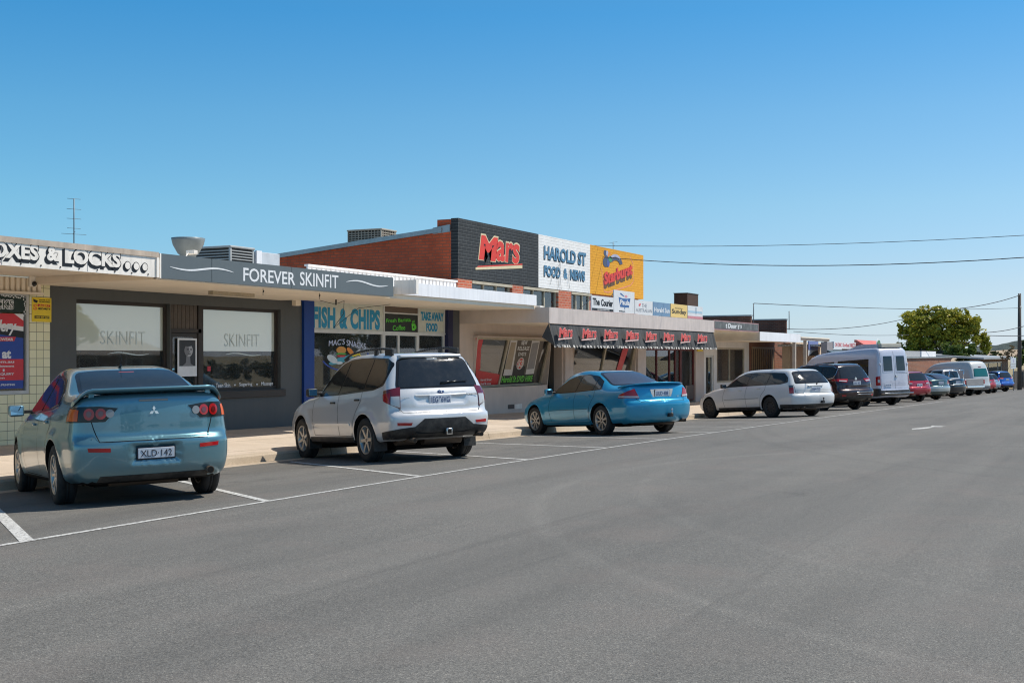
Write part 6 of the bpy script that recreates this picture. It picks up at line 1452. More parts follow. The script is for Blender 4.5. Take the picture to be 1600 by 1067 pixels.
leantext('$3', 809, 817, 562, 575, WP, .03, -.028); leantext('Harold St DVD HIRE', 784, 832, 586.5, 597, L_GRN, .03)
leantext('Harold Street', 751, 768, 591, 595, L_WHT, .01); leantext('food & news', 751, 767, 597, 601, L_WHT, .01)
shell(r, X3+.25, X4-.25, 21.5, 2.5)
b = MB(); b.box(X3+.02, X4-.0, YC4, YC4+.06, zs4, zt4, PINKC)
x = X3+.3
b.build('fascia', r)
b = MB(); b.box(X3, X3+.018, YC4, YF, zs4+.02, zt4-.005, PINKR); b.box(X3+.019, X4, YC4+.061, YF-.001, zs4+.05, zs4+.16, CREAM); b.box(X3+.019, X4, YC4+.061, YF-.001, zt4-.06, zt4-.01, GALV); b.build('canopy', r)
b = MB()
for k in range(15):
    x = X3+.05; y = YC4+.3+k*.19; c_ = BRICKR if k in (3, 4, 9, 10) else OFFW; b.box(x, x+.22, y, y+.17, zt4-.008, zt4+.035+random.uniform(0, .015), c_, .01)
b.build('coping_bricks', r)
# fabric awning drop with folds and a scalloped edge
aw, t, p = base('charcoal_awning_fabric', .9, 0, (.05, .052, .055)); g_ = geoco(t)
t.links.new(ramp(t, noise(t, mapping(t, g_, (9, 1, .6)), 1.5, 5, .6), [(.3, (.030, .032, .034)), (.7, (.085, .088, .09))]), p.inputs['Base Color'])
ax0, ax1 = X3+.05, X4-.02; az1 = zs4-.005; az0 = fZ(1000, 543, YC4); N = 500
bm = bmesh.new(); rows = []
def ay(x, t_): return YC4+.02-.16*t_+t_*(.028*sin(x*6.1)+.018*sin(x*13.7+1)+.012*sin(x*27))+.01
for k in range(N+1):
    x = ax0+(ax1-ax0)*k/N; sc_ = .045*abs(sin(x*pi/.20)); rows.append([bm.verts.new((x, ay(x, t_), az1+(az0-az1)*t_-(sc_ if t_ == 1 else 0))) for t_ in (0, .15, .35, .6, .85, .93, 1)])
for a, c_ in zip(rows[:-1], rows[1:]):
    for j in range(6):
        f = bm.faces.new((a[j], a[j+1], c_[j+1], c_[j])); f.smooth = True
me = bpy.data.meshes.new('awning'); bm.to_mesh(me); bm.free(); me.materials.append(aw); o = bpy.data.objects.new('awning', me); COL.objects.link(o); o.parent = r
b = MB(); zz = az0+.05; x = ax0
while x < ax1-.1:
    y = ay(x, 1)-.006; b.face([(x, y, az0+.035), (x+.09, ay(x+.09, 1)-.006, az0+.035), (x+.14, ay(x+.14, 1)-.006, az0-.035), (x+.05, ay(x+.05, 1)-.006, az0-.035)], OFFW); x += .20
b.build('valance_stripes', r)
b = MB(); b.prism([(YC4+.05, az1), (YC4-.15, az0), (YC4+.25, az0+.25)], 'x', ax0-.01, ax0, aw); b.build('awning_end', r)
LP_ = flat('faded_red_lettering', (.66, .10, .09), .6); LPW = flat('faded_pink_rule', (.80, .55, .50), .6)
for k, (c_, wd_) in enumerate(((882, 21), (919, 22), (953, 21.5), (986.5, 20), (1016, 17), (1043.5, 16.5), (1070, 15), (1096, 15))):
    y = YC4-.13; x0, x1 = fX(c_-wd_/2, y), fX(c_+wd_/2, y); zc_ = (az0+az1)/2+.03
    for dx, m_, dy in ((.0, LPW, -.005), (.0, LP_, .0)):
        g_ = .012 if m_ is LPW else 0
        TXT('M', x0-g_, x0+(x1-x0)*.42+g_, zc_-.10-g_, zc_+.17+g_, y-.03-(.006 if m_ is LP_ else 0), m_, r, off=.055, shear=.2, ext=.002); TXT('ars', x0+(x1-x0)*.43-g_, x1+g_, zc_-.08-g_, zc_+.12+g_, y-.03-(.006 if m_ is LP_ else 0), m_, r, off=.03, shear=.1, ext=.002)
    b = MB(); pl(b, [(x0-.04, zc_-.17), (x1-.02, zc_-.12), (x1-.02, zc_-.09), (x0-.04, zc_-.13)], y-.03, LPW, .003); b.build('lettering', r)
# newspaper signs standing on the canopy edge
def nsign(p0, p1, t0, t1, bot0, m, label, name='newspaper_sign'):
    y = YC4+.02; x0, x1 = fX(p0, y)+.01, fX(p1, y)-.01; z1 = fZ((p0+p1)/2, (t0+t1)/2, y); z0 = zt4+.01
    o = thing(name, ((x0+x1)/2, y, z0), label, 'sign', 'signs standing along the awning edge')
    b = MB(); b.box(x0, x1, y, y+.03, z0, z1, m); b.build('board', o); b = MB()
    for xx in (x0+.1, x1-.14): b.box(xx, xx+.04, y+.031, y+.07, z0, z1-.05, GALV)
    b.cyl((x0+.12, y+.07, z1-.1), (x0+.12, y+.5, z0), .012, .012, 6, GALV); b.build('stay', o)
    return o, x0, x1, z0, z1, y
SGW = paint('sign_white', (.74, .75, .76), .45, .05, 2, .03, 60, .4, .1)
o, x0, x1, z0, z1, y = nsign(924, 959, 461.5, 465, 0, SGW, 'white board with black gothic lettering, first sign beside the yellow panel'); W_, H_ = x1-x0, z1-z0
TXT('The', x0+W_*.05, x0+W_*.36, z0+H_*.36, z0+H_*.84, y, L_BLK, o, off=.04); TXT('Courier', x0+W_*.42, x1-W_*.04, z0+H_*.34, z0+H_*.82, y, L_BLK, o, off=.04)
b = MB(); b.box(x0+.03, x1-.03, y-.004, y, z0+H_*.02, z0+H_*.17, L_BLK); b.build('lettering', o); TXT('ALWAYS BETTER', x0+W_*.25, x1-W_*.2, z0+H_*.06, z0+H_*.13, y-.0045, L_WHT, o, off=.02)
o, x0, x1, z0, z1, y = nsign(959, 991.5, 452.5, 457, 0, SGW, 'taller white board with a blue milk emblem', 'milk_sign'); W_, H_ = x1-x0, z1-z0
b = MB(); pl(b, [(x0+W_*.22, z0+H_*.70), (x0+W_*.40, z0+H_*.66), (x0+W_*.62, z0+H_*.66), (x0+W_*.80, z0+H_*.70), (x0+W_*.72, z0+H_*.26), (x0+W_*.30, z0+H_*.26)], y, flat('milk_blue', (.03, .12, .34), .4)); pl(b, [(x0+W_*.5, z0+H_*.25), (x0+W_*.54, z0+H_*.25), (x0+W_*.53, z0+H_*.17), (x0+W_*.50, z0+H_*.17)], y, flat('milk_blue', (.03, .12, .34), .4)); pl(b, [(x0+W_*.33, z0+H_*.90), (x0+W_*.5, z0+H_*.76), (x0+W_*.46, z0+H_*.74), (x0+W_*.28, z0+H_*.85)], y, flat('milk_blue', (.03, .12, .34), .4)); pl(b, ell(x0+W_*.58, z0+H_*.76, W_*.07, H_*.06), y, flat('milk_pink', (.7, .3, .35), .4)); b.build('emblem', o)
TXT('Pauls', x0+W_*.29, x0+W_*.74, z0+H_*.36, z0+H_*.60, y-.004, L_WHT, o, off=.03); TXT('MILK', x0+W_*.25, x0+W_*.55, z0+H_*.04, z0+H_*.10, y, L_BLK, o, off=.03)
o, x0, x1, z0, z1, y = nsign(992, 1020, 468, 472, 0, SGW, 'white board with thin grey capitals and a small red star'); W_, H_ = x1-x0, z1-z0; LG = flat('grey_lettering', (.28, .30, .34), .5)
TXT('THE', x0+W_*.38, x0+W_*.66, z0+H_*.52, z0+H_*.78, y, LG, o); TXT('AUSTRALIAN', x0+W_*.05, x1-W_*.05, z0+H_*.18, z0+H_*.42, y, LG, o); b = MB(); pl(b, ell(x0+W_*.26, z0+H_*.68, W_*.07, H_*.11, 5, rot=.3), y, flat('star_red', (.75, .12, .12), .4)); b.build('emblem', o)
SB = paint('sign_blue', (.17, .29, .44), .45, .06, 2, .03, 60, .4, .1)
o, x0, x1, z0, z1, y = nsign(1020.5, 1047.5, 471.5, 474.5, 0, SB, 'pale blue board with white lettering'); W_, H_ = x1-x0, z1-z0
TXT('Herald Sun', x0+W_*.05, x1-W_*.05, z0+H_*.26, z0+H_*.62, y, L_WHT, o, off=.02)
SY = paint('sign_yellow', (.82, .58, .20), .45, .06, 2, .03, 60, .4, .1)
o, x0, x1, z0, z1, y = nsign(1048, 1074, 474, 477.5, 0, SY, 'yellow board with black lettering'); W_, H_ = x1-x0, z1-z0
TXT('Sunday', x0+W_*.06, x1-W_*.06, z0+H_*.18, z0+H_*.62, y, L_BLK, o, off=.02); TXT('Herald Sun', x0+W_*.25, x1-W_*.3, z0+H_*.66, z0+H_*.74, y, L_BLK, o)
o, x0, x1, z0, z1, y = nsign(1074.5, 1098, 477, 480, 0, SGW, 'pale board with a faded pink strip along its foot, last of the awning signs'); W_, H_ = x1-x0, z1-z0
b = MB(); b.box(x0, x1, y-.004, y, z0, z0+H_*.20, flat('faded_pink', (.62, .25, .28), .5)); b.box(x0+.05, x1-.05, y-.003, y, z0+H_*.45, z0+H_*.62, flat('faded_sky', (.40, .58, .70), .5)); b.box(x0+W_*.52, x0+W_*.56, y-.006, y-.003, z0+H_*.4, z0+H_*.9, L_NAV); b.build('printed_bands', o)

# --- roof things
def louvrebox(name, px0, px1, py0, py1, y, d, label, m=None, grid=False):
    x0, x1 = fX(px0, y), fX(px1, y); z0, z1 = fZ((px0+px1)/2, py1, y), fZ((px0+px1)/2, py0, y); m = m or GALV
    o = thing(name, ((x0+x1)/2, y, z0), label, 'air conditioner'); b = MB(); b.box(x0+.03, x1-.03, y+.03, y+d-.03, z0, z1-.05, BROWNF)
    b.box(x0-.02, x1+.02, y-.02, y+d+.02, z1-.05, z1, m, .015); b.build('core', o); b = MB()
    for xx in (x0, x1-.05):
        for yy in (y, y+d-.05): b.box(xx, xx+.05, yy, yy+.05, z0-.3, z1-.051, m)
    n = max(4, int((z1-z0)/.075))
    for k in range(n):
        z = z0+(z1-z0-.06)*k/n; b.box(x0+.05, x1-.05, y+.004, y+.03, z, z+.022, m); b.box(x0+.004, x0+.03, y+.05, y+d-.05, z, z+.022, m)
    if grid:
        k = x0+.12
        while k < x1: b.box(k, k+.018, y, y+.02, z0, z1-.05, m); k += .12
        k = y+.12
        while k < y+d: b.box(x0, x0+.02, k, k+.018, z0, z1-.05, m); k += .12
    b.build('louvres', o); return o
ACC = paint('beige_cooler', (.46, .40, .32), .6, .15, 4)
louvrebox('roof_cooler', 360, 397, 385.5, 411, 19.0, 1.3, 'grey louvred cooler on the flat roof beside the funnel vent', paint('pale_grey_cooler', (.44, .45, .44), .5, .1), False)
louvrebox('roof_cooler', 596, 619, 358.5, 379, 20.5, 1.25, 'beige slatted cooler on the raked roof behind the black panel', ACC, True)
x0, x1 = fX(399, 19.2), fX(437, 19.2); o = thing('duct_box', ((x0+x1)/2, 19.2, 3), 'plain galvanised duct box beside the grey roof cooler', 'duct'); b = MB(); z1 = fZ(418, 395, 19.2)
b.box(x0, x1, 19.2, 20.2, 2.8, z1, paint('white_galvanised', (.62, .65, .68), .5, .15, 3, .1, 40, .4, .2), .01); b.box(x0-.01, x0+(x1-x0)*.2, 19.15, 19.2, 2.8, z1+.02, WHT); b.build('duct', o)
yv = 17.0; xv = fX(294, yv); z1 = fZ(294, 372.5, yv); z0 = fZ(294, 400, yv); o = thing('funnel_vent', (xv, yv, z0), 'grey funnel-shaped roof vent above the slate fascia', 'vent'); rv = (fX(315.5, yv)-fX(272.5, yv))/2*.84
b = MB(); GV = paint('grey_vent_paint', (.20, .23, .24), .4, .2, 3, .1, 40, .4, .1); b.lathe([(rv*.45, z0-.3-z0), (rv*.45, .0), (rv*.62, .05), (rv*.9, .22), (rv*.96, .30), (rv, z1-z0), (rv*.96, z1-z0), (rv*.9, .30), (rv*.3, .1)], 28, GV, 'z', (xv, yv, z0)); b.build('cowl', o)
o = thing('roof_camera', (fX(298, YC+.5), YC+.5, 3.2), 'small white camera on the edge of the slate fascia', 'camera'); xx, zz = fX(299, YC+.5), fZ(299, 394.5, YC+.5)
b = MB(); b.box(xx-.05, xx+.05, YC+.40, YC+.58, zz-.035, zz+.035, OFFW, .01); b.build('housing', o); b = MB(); b.tube([Vector((xx-.16, YC+.5, zz-.12)), Vector((xx-.10, YC+.5, zz-.03)), Vector((xx-.02, YC+.5, zz))], .012, OFFW, 6); b.build('bracket', o)
ANT = flat('dull_aluminium', (.14, .15, .16), .5, .4)
def antenna(px, y, pyb, pyt, label, arms, name='television_antenna', r_=.012):
    x = fX(px, y); z0, z1 = fZ(px, pyb, y)-.4, fZ(px, pyt, y); o = thing(name, (x, y, z0), label, 'antenna'); b = MB(); b.cyl((x, y, z0), (x, y, z1), r_, r_, 6, ANT); b.build('mast', o)
    b = MB()
    for py, l, a in arms:
        z = fZ(px, py, y); b.cyl((x-l*cos(a), y-l*sin(a), z-(.05 if l > .5 else 0)), (x+l*cos(a), y+l*sin(a), z+(.05 if l > .5 else 0)), .0045, .0045, 5, ANT)
    if arms: b.build('crossbars', o)
    else: b.bm.free()
antenna(115.5, 20, 376, 311, 'tall thin television mast with crossbars over the tiled shop', [(311, .14, -.45), (327, .15, -.45), (342, .15, -.45), (357, .14, -.45), (364, .34, .9), (366, .26, -.45)])
antenna(958, 18.5, 392, 378, 'small television antenna on top of the yellow panel', [(379, .35, .9), (381, .3, .2), (384, .12, .9)])
o = thing('brown_roof_box', (fX(1085, 17), 17, 3), 'dark brown metal box standing above the last awning sign', 'box'); b = MB(); b.box(fX(1074, 17), fX(1091, 17), 17, 17.6, 2.7, fZ(1085, 460, 17), paint('dark_brown_metal', (.07, .035, .022), .6, .3, 5, .2, 40, .3, .3), .01); b.build('panel', o); b = MB(); b.box(fX(1074, 17)-.02, fX(1091, 17)+.02, 16.98, 17.62, fZ(1085, 460, 17)+.001, fZ(1085, 460, 17)+.03, BROWNF); b.build('rim', o)
# --- further shops
def simple_fin(px0, px1, X, z, nm, label):
    pass
X5 = fX(1100, YF); X6 = X5+7.1; X7 = X6+7.1; X8 = X7+8
r = thing('red_door_shop', (48, YF, gz(48, YF)), 'shop with dark red glazed doors next to the brick tower', 'shop building', 'row of single-storey shops')
zz1 = fZ(1050, 546, YF)+.05
b = MB(); holes_wall(b, X4+.001, X5-.001, -1.2, 2.5, [(fX(1008, YF), fX(1087, YF), -1.2, zz1)], YF+.001, .3, PINKR); b.build('wall', r)
DR = paint('dark_red_frame', (.12, .015, .014), .45)
win(r, fX(1008, YF)+.02, fX(1066, YF), -.3, zz1, YF+.06, DR, .09, .09, mull=[fX(q, YF) for q in (1029, 1049, 1058)], gm=GLC); win(r, fX(1066, YF)+.01, fX(1087, YF)-.02, -.5, zz1, YF+.06, DR, .10, .09, gm=GLC, name='door')
b = MB(); b.box(fX(1072, YF), fX(1085, YF), YF+.03, YF+.055, -.45, fZ(1075, 602, YF), paint('taupe_panel', (.13, .10, .085), .6)); b.build('door_panel', r)
b = MB(); b.box(fX(1090, YF-.1), fX(1098, YF-.1), YF-.12, YF-.08, fZ(1094, 549, YF), fZ(1094, 543, YF), L_YEL); b.build('lamp', r)
shell(r, X4+.1, X5-.1, 21, 2.45)
b = MB()
for k in range(26): b.box(fX(1010, YF+.8)+k*.27, fX(1010, YF+.8)+k*.27+random.uniform(.08, .24), YF+.7, YF+.75, random.uniform(.0, .8), random.uniform(.5, 1.7), random.choice((WP, PG, PT, L_YEL, L_BLU, LP_)))
b.build('window_stock', r)
xa, xb = X4+.005, fX(1186, YC4); za, zb = fZ(1115, 515, YC4), fZ(1115, 499.7, YC4)
b = MB(); b.box(xa, xb, YC4+.02, YC4+.08, za, zb, paint('faded_pink_sign', (.42, .25, .25), .6, .25, 4)); b.build('fascia', r)
b = MB(); b.box(xa+.08, xb-.08, YC4+.008, YC4+.0195, za+.06, zb-.04, paint('weathered_grey_sign', (.17, .18, .18), .7, .5, 5, .1, 60, .3, .3)); b.build('sign_panel', r)
TXT('t Door', fX(1134, YC4), fX(1151, YC4), za+.09, zb-.09, YC4+.0075, L_WHT, r, off=.03, shear=.1); TXT('y s', fX(1153, YC4), fX(1159, YC4), za+.07, zb-.12, YC4+.0075, L_WHT, r, off=.02)
b = MB(); b.box(xa, xb, YC4+.09, YF, za+.02, zb-.12, CREAM); b.build('canopy', r)
b = MB(); b.box(X4, X5, YF+.31, 26, 2.52, 2.62, TINR); b.build('roof', r)
r = thing('white_shop', (54, YF, gz(54, YF)), 'white rendered shopfront with a wide two-pane window', 'shop building', 'row of single-storey shops')
WR = paint('white_render', (.84, .80, .75), .7, .08, 2, .2, 80, .3, .08)
q = (fX(1120, YF), fX(1163, YF), fZ(1140, 597, YF), fZ(1140, 543.5, YF)); dq = (fX(1103, YF), fX(1116, YF), -1.3, fZ(1110, 555, YF))
b = MB(); holes_wall(b, X5, X6, -1.3, 2.35, [q, dq], YF+.002, .3, WR); b.build('wall', r)
win(r, *q, YF-.0, CRF, .08, .09, mull=(fX(1140.5, YF),)); win(r, dq[0], dq[1], -.6, dq[3], YF+.06, FW, .10, .09, name='door')
b = MB(); 
for k in range(14): b.box(fX(1142, YF+.2), fX(1142, YF+.2)+random.uniform(.9, 1.7), YF+.19, YF+.2, q[3]-.25-k*.07, q[3]-.25-k*.07+.03, L_WHT)
b.build('price_list', r)
shell(r, X5+.1, X6-.1, 21, 2.3)
xa, xb = fX(1187.5, YC4), fX(1251, YC4); za, zb = fZ(1188, 532.5, YC4), fZ(1188, 518.2, YC4)
b = MB(); b.box(xa, xb, YC4, YC4+.06, za, zb, WHT); b.build('fascia', r); b = MB(); b.box(xa, xb, YC4+.061, YF, za+.01, zb-.03, CREAM); b.build('canopy', r)
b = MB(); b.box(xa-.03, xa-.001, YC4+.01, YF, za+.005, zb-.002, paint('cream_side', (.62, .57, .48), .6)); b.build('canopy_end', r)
b = MB(); b.box(xa+.1, xa+1.6, YC4+1.2, YC4+1.3, zb, zb+.36, paint('peach_board', (.62, .50, .42), .6)); b.build('roof_board', r)
b = MB(); yy = 16.6; b.box(fX(1114.5, yy), fX(1124.5, yy), yy, yy+.12, fZ(1119, 533, yy), fZ(1119, 524, yy), L_RED2); pl(b, [(fX(1115.5, yy), fZ(1119, 530, yy)), (fX(1121, yy), fZ(1119, 529, yy)), (fX(1123, yy), fZ(1119, 526.5, yy)), (fX(1117, yy), fZ(1119, 531.5, yy))], yy-.001, L_WHT); b.build('hanging_sign', r)
b = MB(); b.box(X5, X6, YF+.31, 26, 2.36, 2.44, TINR); b.build('roof', r)
def fin(X, pyt, nm, label, px):
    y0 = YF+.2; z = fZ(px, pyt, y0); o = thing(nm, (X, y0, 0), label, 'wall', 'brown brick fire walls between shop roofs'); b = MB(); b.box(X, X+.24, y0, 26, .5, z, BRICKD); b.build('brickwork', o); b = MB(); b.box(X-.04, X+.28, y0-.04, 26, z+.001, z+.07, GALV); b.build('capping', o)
xf1, xf2 = fX(1173, YF+.2), fX(1228, YF+.2)
fin(xf1, 494, 'fire_wall', 'brown brick fire wall rising right behind the faded pink sign', 1173); fin(xf2, 500, 'fire_wall', 'brown brick fire wall rising behind the plain white awning', 1228)
antenna(1177.5, 18.5, 501, 474, 'service mast with a hooked foot behind the nearer fire wall', [(475, .1, .9)], 'service_mast', .025); antenna(1233, 18.5, 505, 486, 'short bent service mast behind the farther fire wall', [(487, .08, .9)], 'service_mast', .025)
r = thing('brown_brick_shop', (62, YF, gz(62, YF)), 'brown brick shopfront with cream slatted doors under the plain white awning', 'shop building', 'row of single-storey shops')
BRX = brick('brown_brick_front', (.34, .12, .06), (.26, .09, .045), (.2, .15, .11), 'xz')
q = (fX(1174, YF), fX(1210, YF), -1.2, fZ(1185, 542, YF))
b = MB(); holes_wall(b, X6+.001, xf2+.2, -1.5, 2.3, [q], YF+.003, .3, BRX); b.build('wall', r)
TAN = paint('tan_slats', (.36, .25, .15), .6, .2, 6)
b = MB(); x = q[0]+.05
while x < q[1]: b.box(x, x+.14, YF-.03, YF-.0, -.8, q[3]-.05, TAN); x += .36
b.box(q[0], q[1], YF-.04, YF+.04, q[3]-.1, q[3], TAN); b.box(q[0], q[1], YF-.035, YF+.03, .55, .68, TAN); b.box(q[0], q[1], YF+.05, YF+.1, -1, q[3], INT); b.build('door', r)
b = MB(); b.box(X6, xf2, YF+.31, 26, 2.31, 2.39, TINR); b.build('roof', r)
r = thing('verandah_shop', (70, YF, gz(70, YF)), 'cream shop with a posted verandah and a hanging blue and white sign', 'shop building', 'row of single-storey shops')
X8 = fX(1302, YF); PEACH = paint('peach_wall', (.74, .58, .42), .7, .1)
b = MB(); holes_wall(b, xf2+.25, X8, -1.8, 2.2, [(xf2+1.2, xf2+3.4, -.2, 1.5), (xf2+4.2, xf2+6.6, -.2, 1.5)], YF+.003, .3, PEACH); b.build('wall', r)
win(r, xf2+1.2, xf2+3.4, -.2, 1.5, YF-.03, CRF, .08, .09, mull=(xf2+2.3,)); win(r, xf2+4.2, xf2+6.6, -.2, 1.5, YF-.03, CRF, .08, .09, mull=(xf2+5.4,)); shell(r, xf2+.3, X8, 21, 2.1)
xa, xb = fX(1251.5, YC4), fX(1296, YC4); zb = fZ(1270, 527, YC4); za = fZ(1270, 532.5, YC4)
b = MB(); b.box(xa, xb, YC4-.02, YF, zb-.06, zb, CREAM); b.box(xa, xb, YC4, YC4+.08, za, zb-.061, paint('weathered_beam', (.26, .21, .18), .7, .3, 5)); b.build('verandah_roof', r)
PST = paint('post_paint', (.52, .45, .38), .6, .15)
for px in (1242, 1259, 1277, 1291):
    x = fX(px, YC4+.05); b = MB(); b.box(x-.09, x+.09, YC4+.01, YC4+.15, gz(x, YC4)-.05, (za if px > 1250 else 2.2)-.001, PST); b.build('post', r)
o = thing('hanging_sign', (fX(1262, YC4+.2), YC4+.2, 1.5), 'hanging blue and white sign with a dark curved base under the verandah', 'sign'); y = YC4+.0
x0, x1 = fX(1262, y), fX(1277, y); z1, z0 = fZ(1270, 533, y), fZ(1270, 556, y); b = MB(); b.box(x0, x1, y-.05, y-.01, z0+(z1-z0)*.4, z1, flat('sign_violet_blue', (.16, .20, .42), .5)); pl(b, [(x0, z0+(z1-z0)*.399), (x0, z0)]+[(x0+(x1-x0)*k/8, z0+(z1-z0)*.4*sin(k/8*pi/2)) for k in range(1, 9)], y-.01, L_WHT, .03)
pl(b, [(x0, z0)]+[(x0+(x1-x0)*k/8, z0+(z1-z0)*.38*sin(k/8*pi/2)) for k in range(1, 9)]+[(x1, z0)], y-.015, L_BLK, .04); b.build('board', o)
# red-lettered white board and the red-roofed bakery beyond
r = thing('white_board_shop', (78, 15.5, gz(78, YF)), 'grey-walled shop with a long white board of faded red lettering', 'shop building', 'row of single-storey shops')
y = 13.4; x0, xm, x1 = fX(1294, y), fX(1303, y), fX(1345, y); zt_ = fZ(1320, 534.3, y); zb_ = fZ(1320, 545, y)
b = MB(); b.box(x0, xm, y+.05, y+.35, -1.6, zt_-.03, paint('pinkish_grey_wall', (.33, .30, .30), .7)); b.box(xm, x1, y+2.2, y+2.6, -1.6, zt_-.1, PEACH); b.build('wall', r)
b = MB(); b.box(xm, x1, y, y+.12, zb_, zt_, L_WHT); b.build('sign_panel', r)
FR = flat('faded_scarlet', (.62, .16, .17), .6)
for s, a, e_ in (('ON DISC', .03, .27), ('Sofas', .30, .54), ('DIRECT', .56, .76), ('FURN', .79, .97)):
    TXT(s, xm+(x1-xm)*a, xm+(x1-xm)*e_, zb_+.1, zt_-.06, y-.001, FR, r, off=.03)
b = MB(); b.prism([(y+.1, zb_-.05), (y-.9, zb_-.55), (y-.9, zb_-.60), (y+.1, zb_-.12)], 'x', x0, x0+6, paint('teal_awning', (.06, .10, .13), .6)); b.build('awning', r)
b = MB(); b.box(x0, x1, y+.4, y+2.5, zt_-.25, zt_-.15, TINR); b.build('roof', r)
r = thing('red_roof_shop', (92, 14, -1.2), 'shop with a salmon red roof and a dark red board of yellow lettering', 'shop building', 'row of single-storey shops')
y = 12.9; x0, x1, x2 = fX(1345.5, y), fX(1383, y), fX(1396, y); zt_ = fZ(1365, 531.5, y); zm_ = fZ(1365, 538.5, y); zb_ = fZ(1365, 547, y)
SR = paint('salmon_roof', (.62, .16, .13), .6, .12, 2); DRB = flat('dark_red_board', (.28, .012, .012), .5)
b = MB(); b.prism([(y+.101, zm_), (y+.5, zt_), (y+.6, zt_), (y+.6, zm_)], 'x', x0+1.2, x1-.1, SR); b.build('roof', r); b = MB(); b.box(x0, x1, y, y+.1, zb_, zm_, DRB); b.build('sign_panel', r)
TXT('Hot Bakehouse', x0+.6, x1-2.2, zb_+.12, zm_-.08, y-.001, flat('sign_gold', (.65, .55, .04), .5), r, off=.03, shear=.1)
b = MB(); pl(b, ell(x1-2.2, (zt_+zm_)/2-.1, .42, .24), y-.04, flat('emblem_green', (.08, .22, .10), .5), .03); pl(b, ell(x1-2.2, (zt_+zm_)/2-.1, .55, .32), y-.001, L_WHT, .03); b.build('emblem', r)
b = MB(); b.box(x1+.01, x2, y+.1, y+.2, zb_, zm_-.0, flat('orange_red_board', (.66, .13, .05), .5)); b.build('sign_panel', r); b = MB(); b.box(x0, x2, y+.61, y+1.0, -2.2, zb_+.1, PEACH); b.build('wall', r)
# buildings past the vans
r = thing('orange_brick_building', (104, 15, -1.4), 'orange brick building with a white box on its flat roof', 'building')
y = 13.6; x0, x1 = fX(1400, y), fX(1486, y); zt_ = fZ(1450, 559.5, y); ob = brick('orange_brick_far', (.34, .13, .06), (.28, .10, .05), (.3, .2, .15), 'xz')
b = MB(); b.box(x0, x1, y, 22, -2.6, zt_, ob); b.build('wall', r); b = MB(); b.box(x0-.1, x1+.1, y-.1, 22.1, zt_+.001, zt_+.09, GALV); b.build('roof', r)
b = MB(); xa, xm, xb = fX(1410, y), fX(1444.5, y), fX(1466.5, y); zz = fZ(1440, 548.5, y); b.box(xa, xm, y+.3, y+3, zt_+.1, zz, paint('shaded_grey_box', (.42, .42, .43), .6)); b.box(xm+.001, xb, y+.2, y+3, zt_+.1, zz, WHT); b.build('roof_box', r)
r = thing('low_brick_house', (128, 15, -1.7), 'low brick house with a grey skillion roof beyond the royal blue car', 'house')
y = 14.0; x0, x1 = fX(1520, y), fX(1575, y); zt_ = fZ(1550, 560, y); hb = brick('house_brick', (.30, .15, .09), (.25, .12, .08), (.26, .2, .15), 'xz')
q = (fX(1537, y), fX(1566, y), fZ(1550, 582, y), fZ(1550, 565.5, y))
b = MB(); holes_wall(b, x0, x1, -3, zt_-.1, [q], y, .3, hb); b.build('wall', r); win(r, *q, y+.05, ALUF, .12, .1, mull=(q[0]+(q[1]-q[0])*.28, q[0]+(q[1]-q[0])*.78)); b = MB(); b.box(q[0], q[1], y+1.5, y+1.6, -2, zt_, INT); b.build('interior', r)
b = MB(); b.prism([(y-1.2, zt_-.05), (y-1.2, zt_+.12), (24, zt_+.75), (24, zt_+.55)], 'x', x0-2, x1+2.5, paint('grey_skillion_roof', (.34, .36, .38), .5)); b.build('roof', r)
# fence, pole, street sign
o = thing('timber_fence', (125, 11, -1.7), 'dark timber paling fence beside the pole', 'fence'); y = 10.9; x0, x1 = fX(1583, y), fX(1640, y); b = MB(); zf = fZ(1592, 579, y); x = x0; FB = paint('dark_paling', (.07, .055, .045), .8, .35, 5); FB2 = paint('grey_paling', (.13, .115, .10), .8, .35, 5)
while x < x1: b.box(x, x+.36, y, y+.03, -2.6, zf+random.uniform(-.03, .03), random.choice((FB, FB, FB2))); x += .39
b.build('palings', o); b = MB(); b.box(x0, x1, y+.031, y+.1, -.6, -.5, FB); b.build('rail', o)
yp = 9.35; xp = fX(1593, yp); zt_ = fZ(1592, 458, yp); zb_ = street(xp)-.3
o = thing('timber_power_pole', (xp, yp, zb_), 'tall weathered timber power pole at the right edge of the picture', 'utility pole'); b = MB(); WD = paint('weathered_pole', (.10, .085, .075), .85, .3, 3, .5, 30); b.cyl((xp, yp, zb_), (xp, yp, zt_), .20, .13, 14, WD); b.build('pole', o)
b = MB(); b.box(xp-.5, xp+.5, yp-.06, yp+.06, zt_-.32, zt_-.18, WD); b.box(xp-.4, xp+.4, yp-.05, yp+.05, zt_-1.4, zt_-1.3, WD)
for dx in (-.4, .4): b.cyl((xp+dx, yp, zt_-.18), (xp+dx, yp, zt_+.0), .04, .03, 8, OFFW); b.cyl((xp+dx*.8, yp-.1, zt_-1.3), (xp+dx*.8, yp-.1, zt_-1.15), .05, .04, 8, OFFW)
b.build('crossarm', o)
ys_ = 9.3; xs_ = fX(1583.5, ys_); o = thing('parking_sign', (xs_, ys_, street(xs_)), 'small pale parking sign on a thin post left of the timber pole', 'sign'); b = MB(); b.cyl((xs_, ys_, street(xs_)-.2), (xs_, ys_, fZ(1583, 558, ys_)), .035, .035, 8, GALV); b.build('post', o)
